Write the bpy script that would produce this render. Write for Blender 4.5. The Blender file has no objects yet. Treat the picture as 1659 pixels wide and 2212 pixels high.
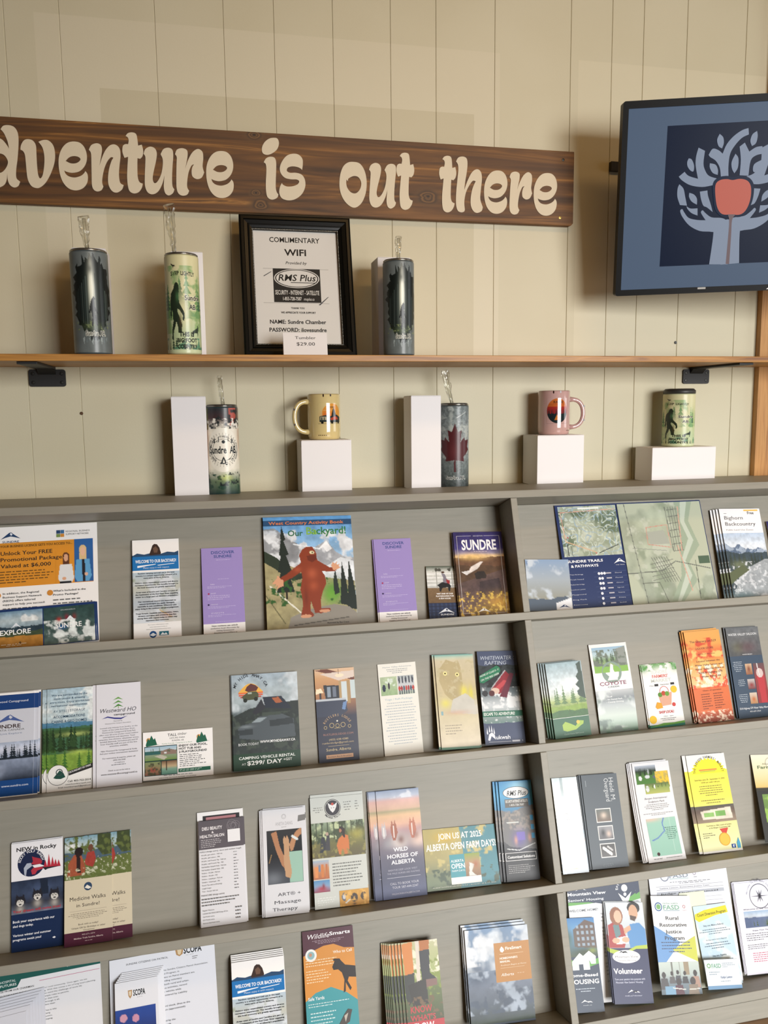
import bpy, math, random
import numpy as np
from mathutils import Matrix, Vector

# ---------------------------------------------------------------- camera
sc = bpy.context.scene
F = 1723.94; CXP, CYP = 829.5, 1106.0          # focal length and centre for a 1659 x 2212 frame
YAW, PITCH, ROLL = [math.radians(a) for a in (12.33655, -7.26244, -0.65209)]
CAM = np.array([0.0, -2.0, 1.35])
def cam_basis():
    cy, sy, cp, sp, cr, sr = (math.cos(YAW), math.sin(YAW), math.cos(PITCH), math.sin(PITCH), math.cos(ROLL), math.sin(ROLL))
    fwd = np.array([sy*cp, cy*cp, sp]); right = np.array([cy, -sy, 0.0]); up = np.cross(right, fwd)
    return np.array([cr*right+sr*up, -sr*right+cr*up, fwd])
MB = cam_basis()
cd = bpy.data.cameras.new('camera'); cam = bpy.data.objects.new('camera', cd); sc.collection.objects.link(cam)
cd.sensor_fit = 'VERTICAL'; cd.sensor_height = 24.0; cd.lens = 24.0*F/2212.0; cd.clip_start = 0.01
mw = Matrix.Identity(4)
for i in range(3):
    mw[i][0] = MB[0][i]; mw[i][1] = MB[1][i]; mw[i][2] = -MB[2][i]; mw[i][3] = CAM[i]
cam.matrix_world = mw
sc.camera = cam

# ---------------------------------------------------------------- sky, daylight, exposure
sc.view_settings.view_transform = 'Standard'; sc.view_settings.look = 'None'
sc.view_settings.gamma = 1.0; sc.view_settings.use_curve_mapping = False
sc.view_settings.exposure = 0.0
w = bpy.data.worlds.new('sky'); sc.world = w; w.use_nodes = True
bg = w.node_tree.nodes['Background']; bg.inputs[0].default_value = (0.75, 0.86, 1.0, 1); bg.inputs[1].default_value = 1.2
def area_light(name, loc, rot, sx, sz, watts, col, spread=180):
    l = bpy.data.lights.new(name, 'AREA'); l.shape = 'RECTANGLE'; l.size = sx; l.size_y = sz; l.energy = watts; l.color = col; l.spread = math.radians(spread)
    o = bpy.data.objects.new(name, l); o.location = loc; o.rotation_euler = rot; sc.collection.objects.link(o); return o
area_light('window_daylight', (2.45, -5.42, 1.55), (math.radians(66), 0, math.radians(14)), 2.4, 1.98, 112, (1.0, 0.99, 0.975), 92)
area_light('side_window_daylight', (4.3, -1.6, 1.7), (math.radians(90), 0, math.radians(90)), 1.6, 1.5, 16, (1.0, 0.98, 0.92))
area_light('warm_top_fill', (0.9, -1.5, 2.86), (0, 0, 0), 1.2, 0.3, 11, (1.0, 0.60, 0.24))  # added warm fill with no fixture, tints the upper wall tan

# ---------------------------------------------------------------- geometry of the place
def ray(x, y): return MB.T @ np.array([(x-CXP)/F, -(y-CYP)/F, 1.0])
def hit(x, y, P, n):
    P = np.asarray(P, float); n = np.asarray(n, float); d = ray(x, y)
    return CAM + d*(((P-CAM)@n)/(d@n))
def onY(x, y, Y): return hit(x, y, (0, Y, 0), (0, 1, 0))
def onZ(x, y, Z): return hit(x, y, (0, 0, Z), (0, 0, 1))
AL = math.radians(19.3394); ZT = 1.16036; YF = -0.24645; DEP = 0.083; BT = 0.0174
sd = np.array([0, -math.sin(AL), -math.cos(AL)]); nr = np.array([0, -math.cos(AL), math.sin(AL)])
ORG = np.array([0, YF, ZT])
def rk(X, s, n): return np.array([X, 0, 0]) + ORG + s*sd - n*nr      # rack coordinates: across, down the slope, inward
def rinv(P): v = np.asarray(P)-ORG; return P[0], v@sd, -(v@nr)
ROWS = [0.0, 0.2847, 0.5738, 0.8620, 1.1331]                         # top faces of the sloping ledges
DX0, DX1 = 0.6851, 0.7009
FLOOR = 0.037

# ---------------------------------------------------------------- helpers
C = sc.collection
def lin(c):
    if isinstance(c, str):
        if len(c) == 3: c = ''.join(a*2 for a in c)
        c = [int(c[i:i+2], 16) for i in (0, 2, 4)]
    a = np.asarray(c, float)/255.0
    return np.where(a <= 0.04045, a/12.92, ((a+0.055)/1.055)**2.4)
def mat(name, col=None, rough=0.5, **k):
    m = bpy.data.materials.new(name); m.use_nodes = True; b = m.node_tree.nodes['Principled BSDF']
    if col is not None: b.inputs['Base Color'].default_value = (*lin(col), 1)
    b.inputs['Roughness'].default_value = rough
    for key, v in k.items(): b.inputs[key.replace('_', ' ')].default_value = v
    return m
def nd(m, t, **k):
    n = m.node_tree.nodes.new(t)
    for a, b in k.items(): setattr(n, a, b)
    return n
def link(m, a, b): m.node_tree.links.new(a, b)
def bump(m, scale=(1, 1, 1), nscale=40, strength=0.2, dist=0.001, detail=4):
    tc = nd(m, 'ShaderNodeTexCoord'); mp = nd(m, 'ShaderNodeMapping'); mp.inputs['Scale'].default_value = scale
    no = nd(m, 'ShaderNodeTexNoise'); no.inputs['Scale'].default_value = nscale; no.inputs['Detail'].default_value = detail
    bu = nd(m, 'ShaderNodeBump'); bu.inputs['Strength'].default_value = strength; bu.inputs['Distance'].default_value = dist
    link(m, tc.outputs['Object'], mp.inputs[0]); link(m, mp.outputs[0], no.inputs[0]); link(m, no.outputs[0], bu.inputs['Height'])
    link(m, bu.outputs[0], m.node_tree.nodes['Principled BSDF'].inputs['Normal']); return mp, no
def ramp(m, src, stops):
    r = nd(m, 'ShaderNodeValToRGB'); e = r.color_ramp.elements
    while len(e) < len(stops): e.new(0.5)
    for i, (p, c) in enumerate(stops): e[i].position = p; e[i].color = (*lin(c), 1)
    link(m, src, r.inputs[0]); return r
def attr_mat(name, rough=0.4, coat=0.0, spec=0.5):
    m = mat(name, None, rough, Coat_Weight=coat, Coat_Roughness=0.06, Specular_IOR_Level=spec)
    a = nd(m, 'ShaderNodeAttribute', attribute_name='Col'); link(m, a.outputs['Color'], m.node_tree.nodes['Principled BSDF'].inputs['Base Color'])
    return m
def tag(o, label=None, cat=None, group=None, kind=None):
    if label: o['label'] = label
    if cat: o['category'] = cat
    if group: o['group'] = group
    if kind: o['kind'] = kind
    return o
def link_obj(name, data, parent=None):
    o = bpy.data.objects.new(name, data); C.objects.link(o)
    if parent: o.parent = parent
    return o
def empty(name, loc=(0, 0, 0), label=None, cat=None, group=None, M=None):
    o = bpy.data.objects.new(name, None); o.empty_display_size = 0.02; C.objects.link(o)
    if M is not None: o.matrix_world = M
    else: o.location = loc
    return tag(o, label, cat, group)
def mesh(name, V, Fc, m, parent=None, smooth=False, col=None, bevel=0):
    me = bpy.data.meshes.new(name); me.from_pydata([tuple(map(float, v)) for v in V], [], Fc); me.materials.append(m)
    if smooth: me.polygons.foreach_set('use_smooth', [True]*len(me.polygons))
    if col is not None:
        a = me.color_attributes.new('Col', 'FLOAT_COLOR', 'POINT'); c = np.ones((len(V), 4)); c[:, :3] = col
        a.data.foreach_set('color', c.ravel())
    me.update(); o = link_obj(name, me, parent)
    if bevel:
        b = o.modifiers.new('bevel', 'BEVEL'); b.width = bevel; b.segments = 2; b.limit_method = 'ANGLE'
    return o
BOXF = [(0, 3, 2, 1), (4, 5, 6, 7), (0, 1, 5, 4), (1, 2, 6, 5), (2, 3, 7, 6), (3, 0, 4, 7)]
def boxv(x0, x1, y0, y1, z0, z1): return [(x0, y0, z0), (x1, y0, z0), (x1, y1, z0), (x0, y1, z0), (x0, y0, z1), (x1, y0, z1), (x1, y1, z1), (x0, y1, z1)]
def box(name, x0, x1, y0, y1, z0, z1, m, parent=None, bevel=0): return mesh(name, boxv(x0, x1, y0, y1, z0, z1), BOXF, m, parent, bevel=bevel)
def joinmesh(parts):
    V = []; Fc = []
    for v, f in parts:
        b = len(V); V += list(v); Fc += [tuple(i+b for i in q) for q in f]
    return V, Fc
def prism(prof, x0, x1):                          # profile of (y, z) points swept along X
    n = len(prof); V = [(x0, y, z) for y, z in prof]+[(x1, y, z) for y, z in prof]
    return V, [tuple(range(n))[::-1], tuple(range(n, 2*n))]+[(i, (i+1) % n, n+(i+1) % n, n+i) for i in range(n)]
def lathe(prof, seg=48):                          # profile of (r, z)
    V = []; Fc = []
    for r, z in prof:
        for k in range(seg): a = 2*math.pi*k/seg; V.append((r*math.cos(a), r*math.sin(a), z))
    for j in range(len(prof)-1):
        for k in range(seg):
            a = j*seg+k; b = j*seg+(k+1) % seg; Fc.append((a, b, b+seg, a+seg))
    if prof[0][0] > 1e-5: Fc.append(tuple(range(seg))[::-1])
    if prof[-1][0] > 1e-5: Fc.append(tuple(range((len(prof)-1)*seg, len(prof)*seg)))
    return V, Fc
def tube(pts, rads, seg=12, flat=1.0, axis=None):
    pts = [np.asarray(p, float) for p in pts]; V = []; Fc = []; n = len(pts); prev = None
    for i, p in enumerate(pts):
        t = pts[min(i+1, n-1)]-pts[max(i-1, 0)]; t = t/np.linalg.norm(t)
        if prev is None:
            a = np.array([0, 1, 0]) if axis is None else np.asarray(axis, float)
            u = np.cross(t, a); u /= np.linalg.norm(u)
        else: u = prev-t*(prev@t); u /= np.linalg.norm(u)
        prev = u; v = np.cross(t, u); r = rads[i] if hasattr(rads, '__len__') else rads
        for k in range(seg): a = 2*math.pi*k/seg; V.append(p+r*(math.cos(a)*u+flat*math.sin(a)*v))
    for j in range(n-1):
        for k in range(seg): a = j*seg+k; b = j*seg+(k+1) % seg; Fc.append((a, b, b+seg, a+seg))
    Fc += [tuple(range(seg))[::-1], tuple(range((n-1)*seg, n*seg))]
    return V, Fc
def spline(pts, n=6):                             # closed Catmull-Rom, None-free; a point with a third value is a sharp corner
    P = [np.array(p[:2], float) for p in pts]; sh = [len(p) > 2 for p in pts]; out = []; N = len(P)
    for i in range(N):
        p1, p2 = P[i], P[(i+1) % N]
        p0 = P[i-1] if not sh[i] else p1-(p2-p1)*0.3
        p3 = P[(i+2) % N] if not sh[(i+1) % N] else p2+(p2-p1)*0.3
        for k in range(n):
            t = k/n; out.append(0.5*((2*p1)+(-p0+p2)*t+(2*p0-5*p1+4*p2-p3)*t*t+(-p0+3*p1-3*p2+p3)*t**3))
    return out

# ---------------------------------------------------------------- printing: flat ink as thin coloured faces on paper
_tc = {}
def text_geo(s, bold=0.0):
    bold *= .5; key = (s, bold)
    if key not in _tc:
        cu = bpy.data.curves.new('t', 'FONT'); cu.body = s; cu.resolution_u = 2; cu.offset = bold
        o = bpy.data.objects.new('t', cu); me = bpy.data.meshes.new_from_object(o)
        v = np.zeros(len(me.vertices)*3); me.vertices.foreach_get('co', v)
        _tc[key] = (v.reshape(-1, 3)[:, :2], [tuple(p.vertices) for p in me.polygons])
        bpy.data.objects.remove(o); bpy.data.meshes.remove(me); bpy.data.curves.remove(cu)
    return _tc[key]
CAPH = max(text_geo('H')[0][:, 1].max(), 0.1)
def vnoise(x, y, seed):
    xi = np.floor(x).astype(np.int64); yi = np.floor(y).astype(np.int64); xf = x-xi; yf = y-yi
    def h(a, b):
        n = (a*374761393+b*668265263+seed*1442695041) & 0x7fffffff; n = ((n ^ (n >> 13))*1274126177) & 0x7fffffff
        return ((n ^ (n >> 16)) & 0xffff)/65535.0
    u = xf*xf*(3-2*xf); v = yf*yf*(3-2*yf)
    return (h(xi, yi)*(1-u)+h(xi+1, yi)*u)*(1-v)+(h(xi, yi+1)*(1-u)+h(xi+1, yi+1)*u)*v
def fbm(x, y, seed, o=4):
    t = 0; a = 0.5; s = 0
    for i in range(o): t = t+a*vnoise(x*2**i, y*2**i, seed+i*17); s += a; a *= 0.5
    return t/s
def inpoly(X, Y, pts):
    r = np.zeros(X.shape, bool); n = len(pts); j = n-1
    for i in range(n):
        xi, yi = pts[i][0], pts[i][1]; xj, yj = pts[j][0], pts[j][1]
        if yi != yj: r ^= ((yi > Y) != (yj > Y)) & (X < (xj-xi)*(Y-yi)/(yj-yi)+xi)
        j = i
    return r
def paint(ops, X, Y, asp):                        # X, Y in 0..1, Y down; asp = height / width
    img = np.zeros(X.shape+(3,))
    def put(m, c):
        m = np.asarray(m, float)[..., None]; img[:] = img*(1-m)+lin(c)*m
    for op in ops:
        k = op[0]
        if k == 'g':                              # vertical gradient through (y, colour) stops
            ys = [s[0] for s in op[1]]; cs = np.array([lin(s[1]) for s in op[1]])
            for ch in range(3): img[..., ch] = np.interp(Y, ys, cs[:, ch])
        elif k == 'r':                            # ridge: y0, amplitude, frequency, colour, seed
            _, y0, am, fr, c, sdd = op[:6]; put(Y > y0-am*(fbm(X*fr, X*0+sdd, sdd, 5)-0.5)*2, c)
        elif k == 'R':                            # ridge band with snow mottling
            _, y0, am, fr, c, c2, sdd = op; top = y0-am*(fbm(X*fr, X*0+sdd, sdd, 5)-0.5)*2; put(Y > top, c)
            put((Y > top) & (fbm(X*fr*4+Y*9, Y*fr*5*asp, sdd+5, 3) > 0.52), c2)
        elif k == 't':                            # conifers: base y, height, count, colour, seed
            _, y0, hh, n, c, sdd = op; rr = random.Random(sdd); m = np.zeros(X.shape, bool)
            for i in range(n):
                cx = (i+rr.uniform(-.5, .5))/max(n-1, 1); ht = hh*rr.uniform(.55, 1.1); wd = ht*asp*rr.uniform(.16, .24); f = (Y-(y0-ht))/ht
                m |= (f > 0) & (f < 1.05) & (np.abs(X-cx) < wd*(0.25*f+0.75*f*((f*6) % 1.0)))
            put(m, c)
        elif k == 'b':
            _, x, y, rx, ry, c, al = op; d = ((X-x)/rx)**2+((Y-y)/ry)**2; put(al*np.exp(-d*1.6), c)
        elif k == 'e':
            _, x, y, rx, ry, c = op; put(((X-x)/rx)**2+((Y-y)/ry)**2 < 1, c)
        elif k == 'p': put(inpoly(X, Y, op[1]), op[2])
        elif k == 'q': put((X >= op[1]) & (X <= op[3]) & (Y >= op[2]) & (Y <= op[4]), op[5])
        elif k == 'l':
            _, x0, y0, x1, y1, wd, c = op; dx, dy = x1-x0, (y1-y0)*asp
            t = np.clip(((X-x0)*dx+(Y-y0)*asp*dy)/(dx*dx+dy*dy+1e-9), 0, 1); put(np.hypot(X-x0-t*dx, (Y-y0)*asp-t*dy) < wd, c)
        elif k == 'n':                            # mottling: amount, frequency, seed
            img *= (1+op[1]*2*(fbm(X*op[2], Y*op[2]*asp, op[3], 4)-0.5))[..., None]
        elif k == 'c':                            # clouds / foliage patches: threshold, freq, colour, seed, y0, y1
            _, th, fr, c, sdd, y0, y1 = op; v = fbm(X*fr, Y*fr*asp, sdd, 4)
            put(np.clip((v-th)*9, 0, 1)*((Y >= y0) & (Y <= y1)), c)
        elif k == 'v':                            # contour lines: freq, width, colour, seed
            v = fbm(X*op[1], Y*op[1]*asp, op[4], 3); put(np.abs((v*7) % 1-0.5) < op[2], op[3])
    return np.clip(img, 0.001, 1)
class Print:
    DZ = 0.00004
    def __init__(s, w, h, bend=None): s.w = w; s.h = h; s.V = []; s.F = []; s.C = []; s.n = 0; s.k = 1; s.bend = bend
    def add(s, v, f, c):                          # v: (u, v) page fractions
        v = np.asarray(v, float); z = np.full(len(v), s.k*s.DZ)
        s.V.append(np.column_stack([v[:, 0]*s.w-s.w/2, s.h-v[:, 1]*s.h, z])); c = np.asarray(c)
        s.C.append(np.tile(c, (len(v), 1)) if c.ndim == 1 else c); s.F += [tuple(i+s.n for i in q) for q in f]; s.n += len(v)
    def rect(s, u0, v0, u1, v1, c):
        n = 14 if s.bend and v1-v0 > .12 else 1
        v = [(u, v0+(v1-v0)*j/n) for j in range(n+1) for u in (u0, u1)]
        s.add(v, [(2*j, 2*j+2, 2*j+3, 2*j+1) for j in range(n)], lin(c)); s.k += 1
    def draw(s, cmds):
        for c in cmds:
            k = c[0]
            if k == 'R': s.rect(*c[1:])
            elif k == 'P': s.add(c[1], [tuple(range(len(c[1])))[::-1]], lin(c[2])); s.k += 1
            elif k == 'E':
                _, x, y, r, col = c[:5]; ry = r*s.w/s.h if len(c) < 6 else c[5]
                s.add([(x+r*math.cos(a*math.pi/14), y-ry*math.sin(a*math.pi/14)) for a in range(28)], [tuple(range(28))], lin(col)); s.k += 1
            elif k == 'O':                        # ring
                _, x, y, r, wd, col = c; v = [(x+q*math.cos(a*math.pi/16), y-q*s.w/s.h*math.sin(a*math.pi/16)) for q in (r, r-wd) for a in range(32)]
                s.add(v, [(a, (a+1) % 32, 32+(a+1) % 32, 32+a) for a in range(32)], lin(col)); s.k += 1
            elif k == 'T':                        # text fitted into a box u0..u1, cap height v0..v1
                _, t, u0, u1, v0, v1, col = c[:7]; o = c[7] if len(c) > 7 else {}
                g, f = text_geo(t, o.get('b', 0.0)); x0, x1 = g[:, 0].min(), g[:, 0].max(); x = (g[:, 0]-x0)/(x1-x0); y = g[:, 1]/CAPH
                if o.get('i'): x = x+y*o['i']*(v1-v0)*s.h/((u1-u0)*s.w)
                sl = o.get('s', 0)
                if o.get('r'): v = np.column_stack([u0+(1-(1-y))*(u1-u0), v0+x*(v1-v0)])      # turned to read downwards
                else: v = np.column_stack([u0+x*(u1-u0), v1-y*(v1-v0)+sl*x])
                s.add(v, f, lin(col)); s.k += 1
            elif k == 'A':                        # text on an arc: centre, radius (widths), from / to angle, height (widths)
                _, t, cx, cy, r, a0, a1, hh, col = c[:9]; o = c[9] if len(c) > 9 else {}
                n = len(t)
                for i, ch in enumerate(t):
                    if ch == ' ': continue
                    a = math.radians(a0+(a1-a0)*(i+.5)/n); g, f = text_geo(ch, o.get('b', 0.0)); sc_ = hh/CAPH
                    x = (g[:, 0]-(g[:, 0].min()+g[:, 0].max())/2)*sc_*o.get('x', 1); y = g[:, 1]*sc_
                    sg = -1 if o.get('in') else 1
                    tx, ty = math.sin(a)*sg, -math.cos(a)*sg; nx, ny = math.cos(a)*sg, math.sin(a)*sg
                    X = cx+r*math.cos(a)+x*tx+y*nx; Y = r*math.sin(a)+x*ty+y*ny
                    s.add(np.column_stack([X, cy-Y*s.w/s.h]), f, lin(col))
                s.k += 1
            elif k == 'G':                        # lines of print too small to read
                _, u0, u1, v0, v1, n, col = c[:7]; al = c[7] if len(c) > 7 else 'c'; rr = random.Random(int(u0*97+v0*991+n)); ph = (v1-v0)/n; V = []; Fq = []
                for i in range(n):
                    L = (u1-u0)*(rr.uniform(.72, 1) if i < n-1 else rr.uniform(.35, .7)); x = u0+((u1-u0)-L)/2 if al == 'c' else u0; e = x+L; yy = v0+i*ph+ph*.1
                    while x < e-0.012:
                        wd = min(rr.uniform(.014, .06), e-x); b = len(V); V += [(x, yy), (x, yy+ph*.32), (x+wd, yy+ph*.32), (x+wd, yy)]; Fq.append((b, b+1, b+2, b+3)); x += wd+.013
                if V: s.add(V, Fq, lin(col)); s.k += 1
            elif k == 'I':
                _, u0, v0, u1, v1, ops = c[:6]; cell = c[6] if len(c) > 6 else .0013; W = (u1-u0)*s.w; H = (v1-v0)*s.h
                nx = max(6, int(W/cell)); ny = max(6, int(H/cell)); X, Y = np.meshgrid(np.linspace(0, 1, nx+1), np.linspace(0, 1, ny+1))
                im = paint(ops, X, Y, H/W); v = np.column_stack([(u0+X*(u1-u0)).ravel(), (v0+Y*(v1-v0)).ravel()])
                i0 = (np.arange(ny)[:, None]*(nx+1)+np.arange(nx)[None, :]).ravel()
                s.add(v, [tuple(q) for q in np.column_stack([i0, i0+nx+1, i0+nx+2, i0+1]).tolist()], im.reshape(-1, 3)); s.k += 1
    def body(s, t, c, n=14):                      # the sheet itself: a slab t thick behind the ink
        n = n if s.bend else 1; V = []; Fq = []
        for j in range(n+1):
            y = s.h*j/n; V += [(-s.w/2, y, 0), (s.w/2, y, 0), (s.w/2, y, -t), (-s.w/2, y, -t)]
        for j in range(n):
            a = 4*j
            for q in range(4): Fq.append((a+q, a+(q+1) % 4, a+4+(q+1) % 4, a+4+q))
        Fq += [(3, 2, 1, 0), (4*n, 4*n+1, 4*n+2, 4*n+3)]
        s.V.append(np.array(V)); s.C.append(np.tile(lin(c), (len(V), 1))); s.F += [tuple(i+s.n for i in q) for q in Fq]; s.n += len(V)
    def build(s, name, m, parent=None, fmap=None):
        V = np.concatenate(s.V)
        if s.bend: f = V[:, 1]/s.h; V[:, 2] += s.bend*np.sin(f*math.pi)
        if fmap: V = fmap(V)
        return mesh(name, V, s.F, m, parent, col=np.concatenate(s.C))

# ---------------------------------------------------------------- materials
def wood(name, stops, sc_=(2.0, 30, 26), rough=.55, coat=0.0, dist=1.5, nsc=2.2, knots=()):
    m = mat(name, None, rough, Coat_Weight=coat, Coat_Roughness=.25); b = m.node_tree.nodes['Principled BSDF']
    tc = nd(m, 'ShaderNodeTexCoord'); mp = nd(m, 'ShaderNodeMapping'); mp.inputs['Scale'].default_value = sc_
    n1 = nd(m, 'ShaderNodeTexNoise'); n1.inputs['Scale'].default_value = nsc; n1.inputs['Detail'].default_value = 7; n1.inputs['Distortion'].default_value = dist
    link(m, tc.outputs['Object'], mp.inputs[0]); link(m, mp.outputs[0], n1.inputs[0]); r = ramp(m, n1.outputs[0], stops)
    link(m, r.outputs[0], b.inputs['Base Color'])
    cur = r.outputs[0]
    for kx, kz, kr in knots:                      # ringed knots at object coordinates x, z
        mp2 = nd(m, 'ShaderNodeMapping', vector_type='POINT'); mp2.inputs['Location'].default_value = (-kx/kr, 0, -kz/kr*1.6); mp2.inputs['Scale'].default_value = (1/kr, 0, 1.6/kr); link(m, tc.outputs['Object'], mp2.inputs[0])
        ln = nd(m, 'ShaderNodeVectorMath', operation='LENGTH'); link(m, mp2.outputs[0], ln.inputs[0])
        ad = nd(m, 'ShaderNodeMath', operation='MULTIPLY_ADD'); link(m, n1.outputs[0], ad.inputs[0]); ad.inputs[1].default_value = .5; link(m, ln.outputs['Value'], ad.inputs[2])
        rr2 = ramp(m, ad.outputs[0], [(0, '1f140a'), (.3, '2c1c0e'), (.42, '6a4a24'), (.5, '3a2611'), (.6, '7a552a'), (.7, '442d15'), (.9, '5f4220')])
        fm = nd(m, 'ShaderNodeMapRange'); link(m, ln.outputs['Value'], fm.inputs[0]); fm.inputs[1].default_value = .45; fm.inputs[2].default_value = 1.0; fm.inputs[3].default_value = 1; fm.inputs[4].default_value = 0
        mx = nd(m, 'ShaderNodeMix', data_type='RGBA'); link(m, fm.outputs[0], mx.inputs['Factor']); link(m, cur, mx.inputs['A']); link(m, rr2.outputs[0], mx.inputs['B']); cur = mx.outputs['Result']
    link(m, cur, b.inputs['Base Color'])
    bu = nd(m, 'ShaderNodeBump'); bu.inputs['Strength'].default_value = .25; bu.inputs['Distance'].default_value = .001
    link(m, n1.outputs[0], bu.inputs['Height']); link(m, bu.outputs[0], b.inputs['Normal']); return m
KN = []
for kx, ky, kr in ((549, 291, .03), (563, 442, .036), (553, 416, .022), (843, 402, .03), (925, 425, .045)):
    q_ = onY(kx, ky, -.0245); KN.append((q_[0]-.3, q_[2]-(onY(830, 302, -.0245)[2]+onY(830, 471, -.0245)[2])/2, kr))
m_sign = wood('stained_wood', [(.28, '3e280d'), (.42, '583816'), (.52, '6b461b'), (.60, '855926'), (.63, 'a07034'), (.66, '69461d'), (.8, '503414')], (.8, 10, 15), .6, .0, 1.6, knots=KN)
m_shelf = wood('orange_pine', [(.3, '7c4f22'), (.45, 'a2702f'), (.6, 'b8843c'), (.75, '8c5c28')], (1.6, 30, 40), .5, .1, 1.4)
m_trim = wood('pine_trim', [(.3, 'a06a30'), (.5, 'c48f4e'), (.7, 'b0793b')], (30, 30, 1.6), .5, .1, 1.6)
m_floor = wood('floor_boards', [(.3, '6c5540'), (.5, '84684c'), (.7, '745c44')], (1.2, 16, 16), .45, .1, 1)
m_ceil = wood('ceiling_pine', [(.3, '8a6a40'), (.5, 'a5814f'), (.7, '967444')], (1.2, 20, 20), .6, 0, 1)
m_plain = mat('painted_plaster', '968c78', .8)
m_wall = mat('cream_wall_paint', None, .5, Specular_IOR_Level=.35)
def wall_paint(m):
    b = m.node_tree.nodes['Principled BSDF']; g = nd(m, 'ShaderNodeNewGeometry'); sp = nd(m, 'ShaderNodeSeparateXYZ'); link(m, g.outputs['Position'], sp.inputs[0])
    def mth(op, a, v=None, b2=None):
        n = nd(m, 'ShaderNodeMath', operation=op); link(m, a, n.inputs[0])
        if v is not None: n.inputs[1].default_value = v
        if b2 is not None: link(m, b2, n.inputs[1])
        return n.outputs[0]
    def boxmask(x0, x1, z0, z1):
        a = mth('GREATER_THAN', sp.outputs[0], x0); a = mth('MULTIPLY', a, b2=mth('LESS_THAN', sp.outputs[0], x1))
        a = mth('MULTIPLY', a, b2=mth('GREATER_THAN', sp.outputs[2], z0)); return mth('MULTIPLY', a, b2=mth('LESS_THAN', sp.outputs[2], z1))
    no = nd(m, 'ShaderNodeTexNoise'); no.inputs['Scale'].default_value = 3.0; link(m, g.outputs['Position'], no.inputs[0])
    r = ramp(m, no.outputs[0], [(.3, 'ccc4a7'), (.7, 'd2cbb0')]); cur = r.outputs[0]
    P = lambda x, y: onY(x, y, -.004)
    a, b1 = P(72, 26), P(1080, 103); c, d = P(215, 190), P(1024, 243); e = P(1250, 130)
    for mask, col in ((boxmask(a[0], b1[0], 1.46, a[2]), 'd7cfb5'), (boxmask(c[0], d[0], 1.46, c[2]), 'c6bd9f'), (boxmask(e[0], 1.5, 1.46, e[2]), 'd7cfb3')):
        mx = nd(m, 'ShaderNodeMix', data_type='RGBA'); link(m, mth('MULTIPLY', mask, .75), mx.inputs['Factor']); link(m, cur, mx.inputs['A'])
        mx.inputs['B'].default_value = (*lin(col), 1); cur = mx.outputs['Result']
    link(m, cur, b.inputs['Base Color'])
    n2 = nd(m, 'ShaderNodeTexNoise'); n2.inputs['Scale'].default_value = 220; link(m, g.outputs['Position'], n2.inputs[0])
    bu = nd(m, 'ShaderNodeBump'); bu.inputs['Strength'].default_value = .12; bu.inputs['Distance'].default_value = .001; link(m, n2.outputs[0], bu.inputs['Height']); link(m, bu.outputs[0], b.inputs['Normal'])
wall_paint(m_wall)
m_groove = mat('groove_backing_wood', 'c2b698', .9)  # backing board behind the planks, a little darker than their paint
m_rack = mat('grey_rack_paint', None, .5)
def rack_paint(m):
    tc = nd(m, 'ShaderNodeTexCoord'); mp = nd(m, 'ShaderNodeMapping'); mp.inputs['Scale'].default_value = (3, 40, 40)
    n1 = nd(m, 'ShaderNodeTexNoise'); n1.inputs['Scale'].default_value = 3; n1.inputs['Detail'].default_value = 8
    link(m, tc.outputs['Object'], mp.inputs[0]); link(m, mp.outputs[0], n1.inputs[0])
    r = ramp(m, n1.outputs[0], [(.2, '7e7b71'), (.36, '8b887c'), (.7, '918d81'), (.85, '9d998d')]); link(m, r.outputs[0], m.node_tree.nodes['Principled BSDF'].inputs['Base Color'])
    bu = nd(m, 'ShaderNodeBump'); bu.inputs['Strength'].default_value = .35; bu.inputs['Distance'].default_value = .0008; link(m, n1.outputs[0], bu.inputs['Height']); link(m, bu.outputs[0], m.node_tree.nodes['Principled BSDF'].inputs['Normal'])
rack_paint(m_rack)
m_black = mat('black_plastic', '060607', .42, Specular_IOR_Level=.14); m_blackmetal = mat('black_metal', '1b1b1b', .55)
m_screwm = mat('dark_screw', '3a3a38', .4, Metallic=.8); m_brass = mat('brass_screw', 'a88d4a', .35, Metallic=.9)
m_card = mat('white_cardboard', 'e9e6e6', .55); bump(m_card, (1, 1, 1), 300, .05, .0005)
m_gloss = attr_mat('glossy_print', .38, .0, .28); m_matte = attr_mat('matte_print', .6, .0, .2); m_vgloss = attr_mat('high_gloss_print', .2, .25, .4)
m_ceram = attr_mat('glazed_ceramic', .12, 1.0, .5); m_wrap = attr_mat('coated_steel', .36, .12, .35)
m_letter = mat('cream_letter_paint', 'dccfb4', .6); bump(m_letter, (1, 1, 1), 60, .1, .001)
m_bframe = mat('black_frame_lacquer', '090a08', .3, Specular_IOR_Level=.2); m_pearl = mat('silver_bead', 'b9b7ae', .25, Metallic=.7)
m_clear = bpy.data.materials.new('clear_film'); m_clear.use_nodes = True
nt = m_clear.node_tree; nt.nodes.clear(); ou = nt.nodes.new('ShaderNodeOutputMaterial'); mi = nt.nodes.new('ShaderNodeMixShader')
tr = nt.nodes.new('ShaderNodeBsdfTransparent'); tr.inputs[0].default_value = (.95, .95, .93, 1); gl = nt.nodes.new('ShaderNodeBsdfGlossy'); gl.inputs['Roughness'].default_value = .08
lw = nt.nodes.new('ShaderNodeLayerWeight'); lw.inputs['Blend'].default_value = .38
nt.links.new(lw.outputs['Facing'], mi.inputs[0]); nt.links.new(tr.outputs[0], mi.inputs[1]); nt.links.new(gl.outputs[0], mi.inputs[2]); nt.links.new(mi.outputs[0], ou.inputs[0])

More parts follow.
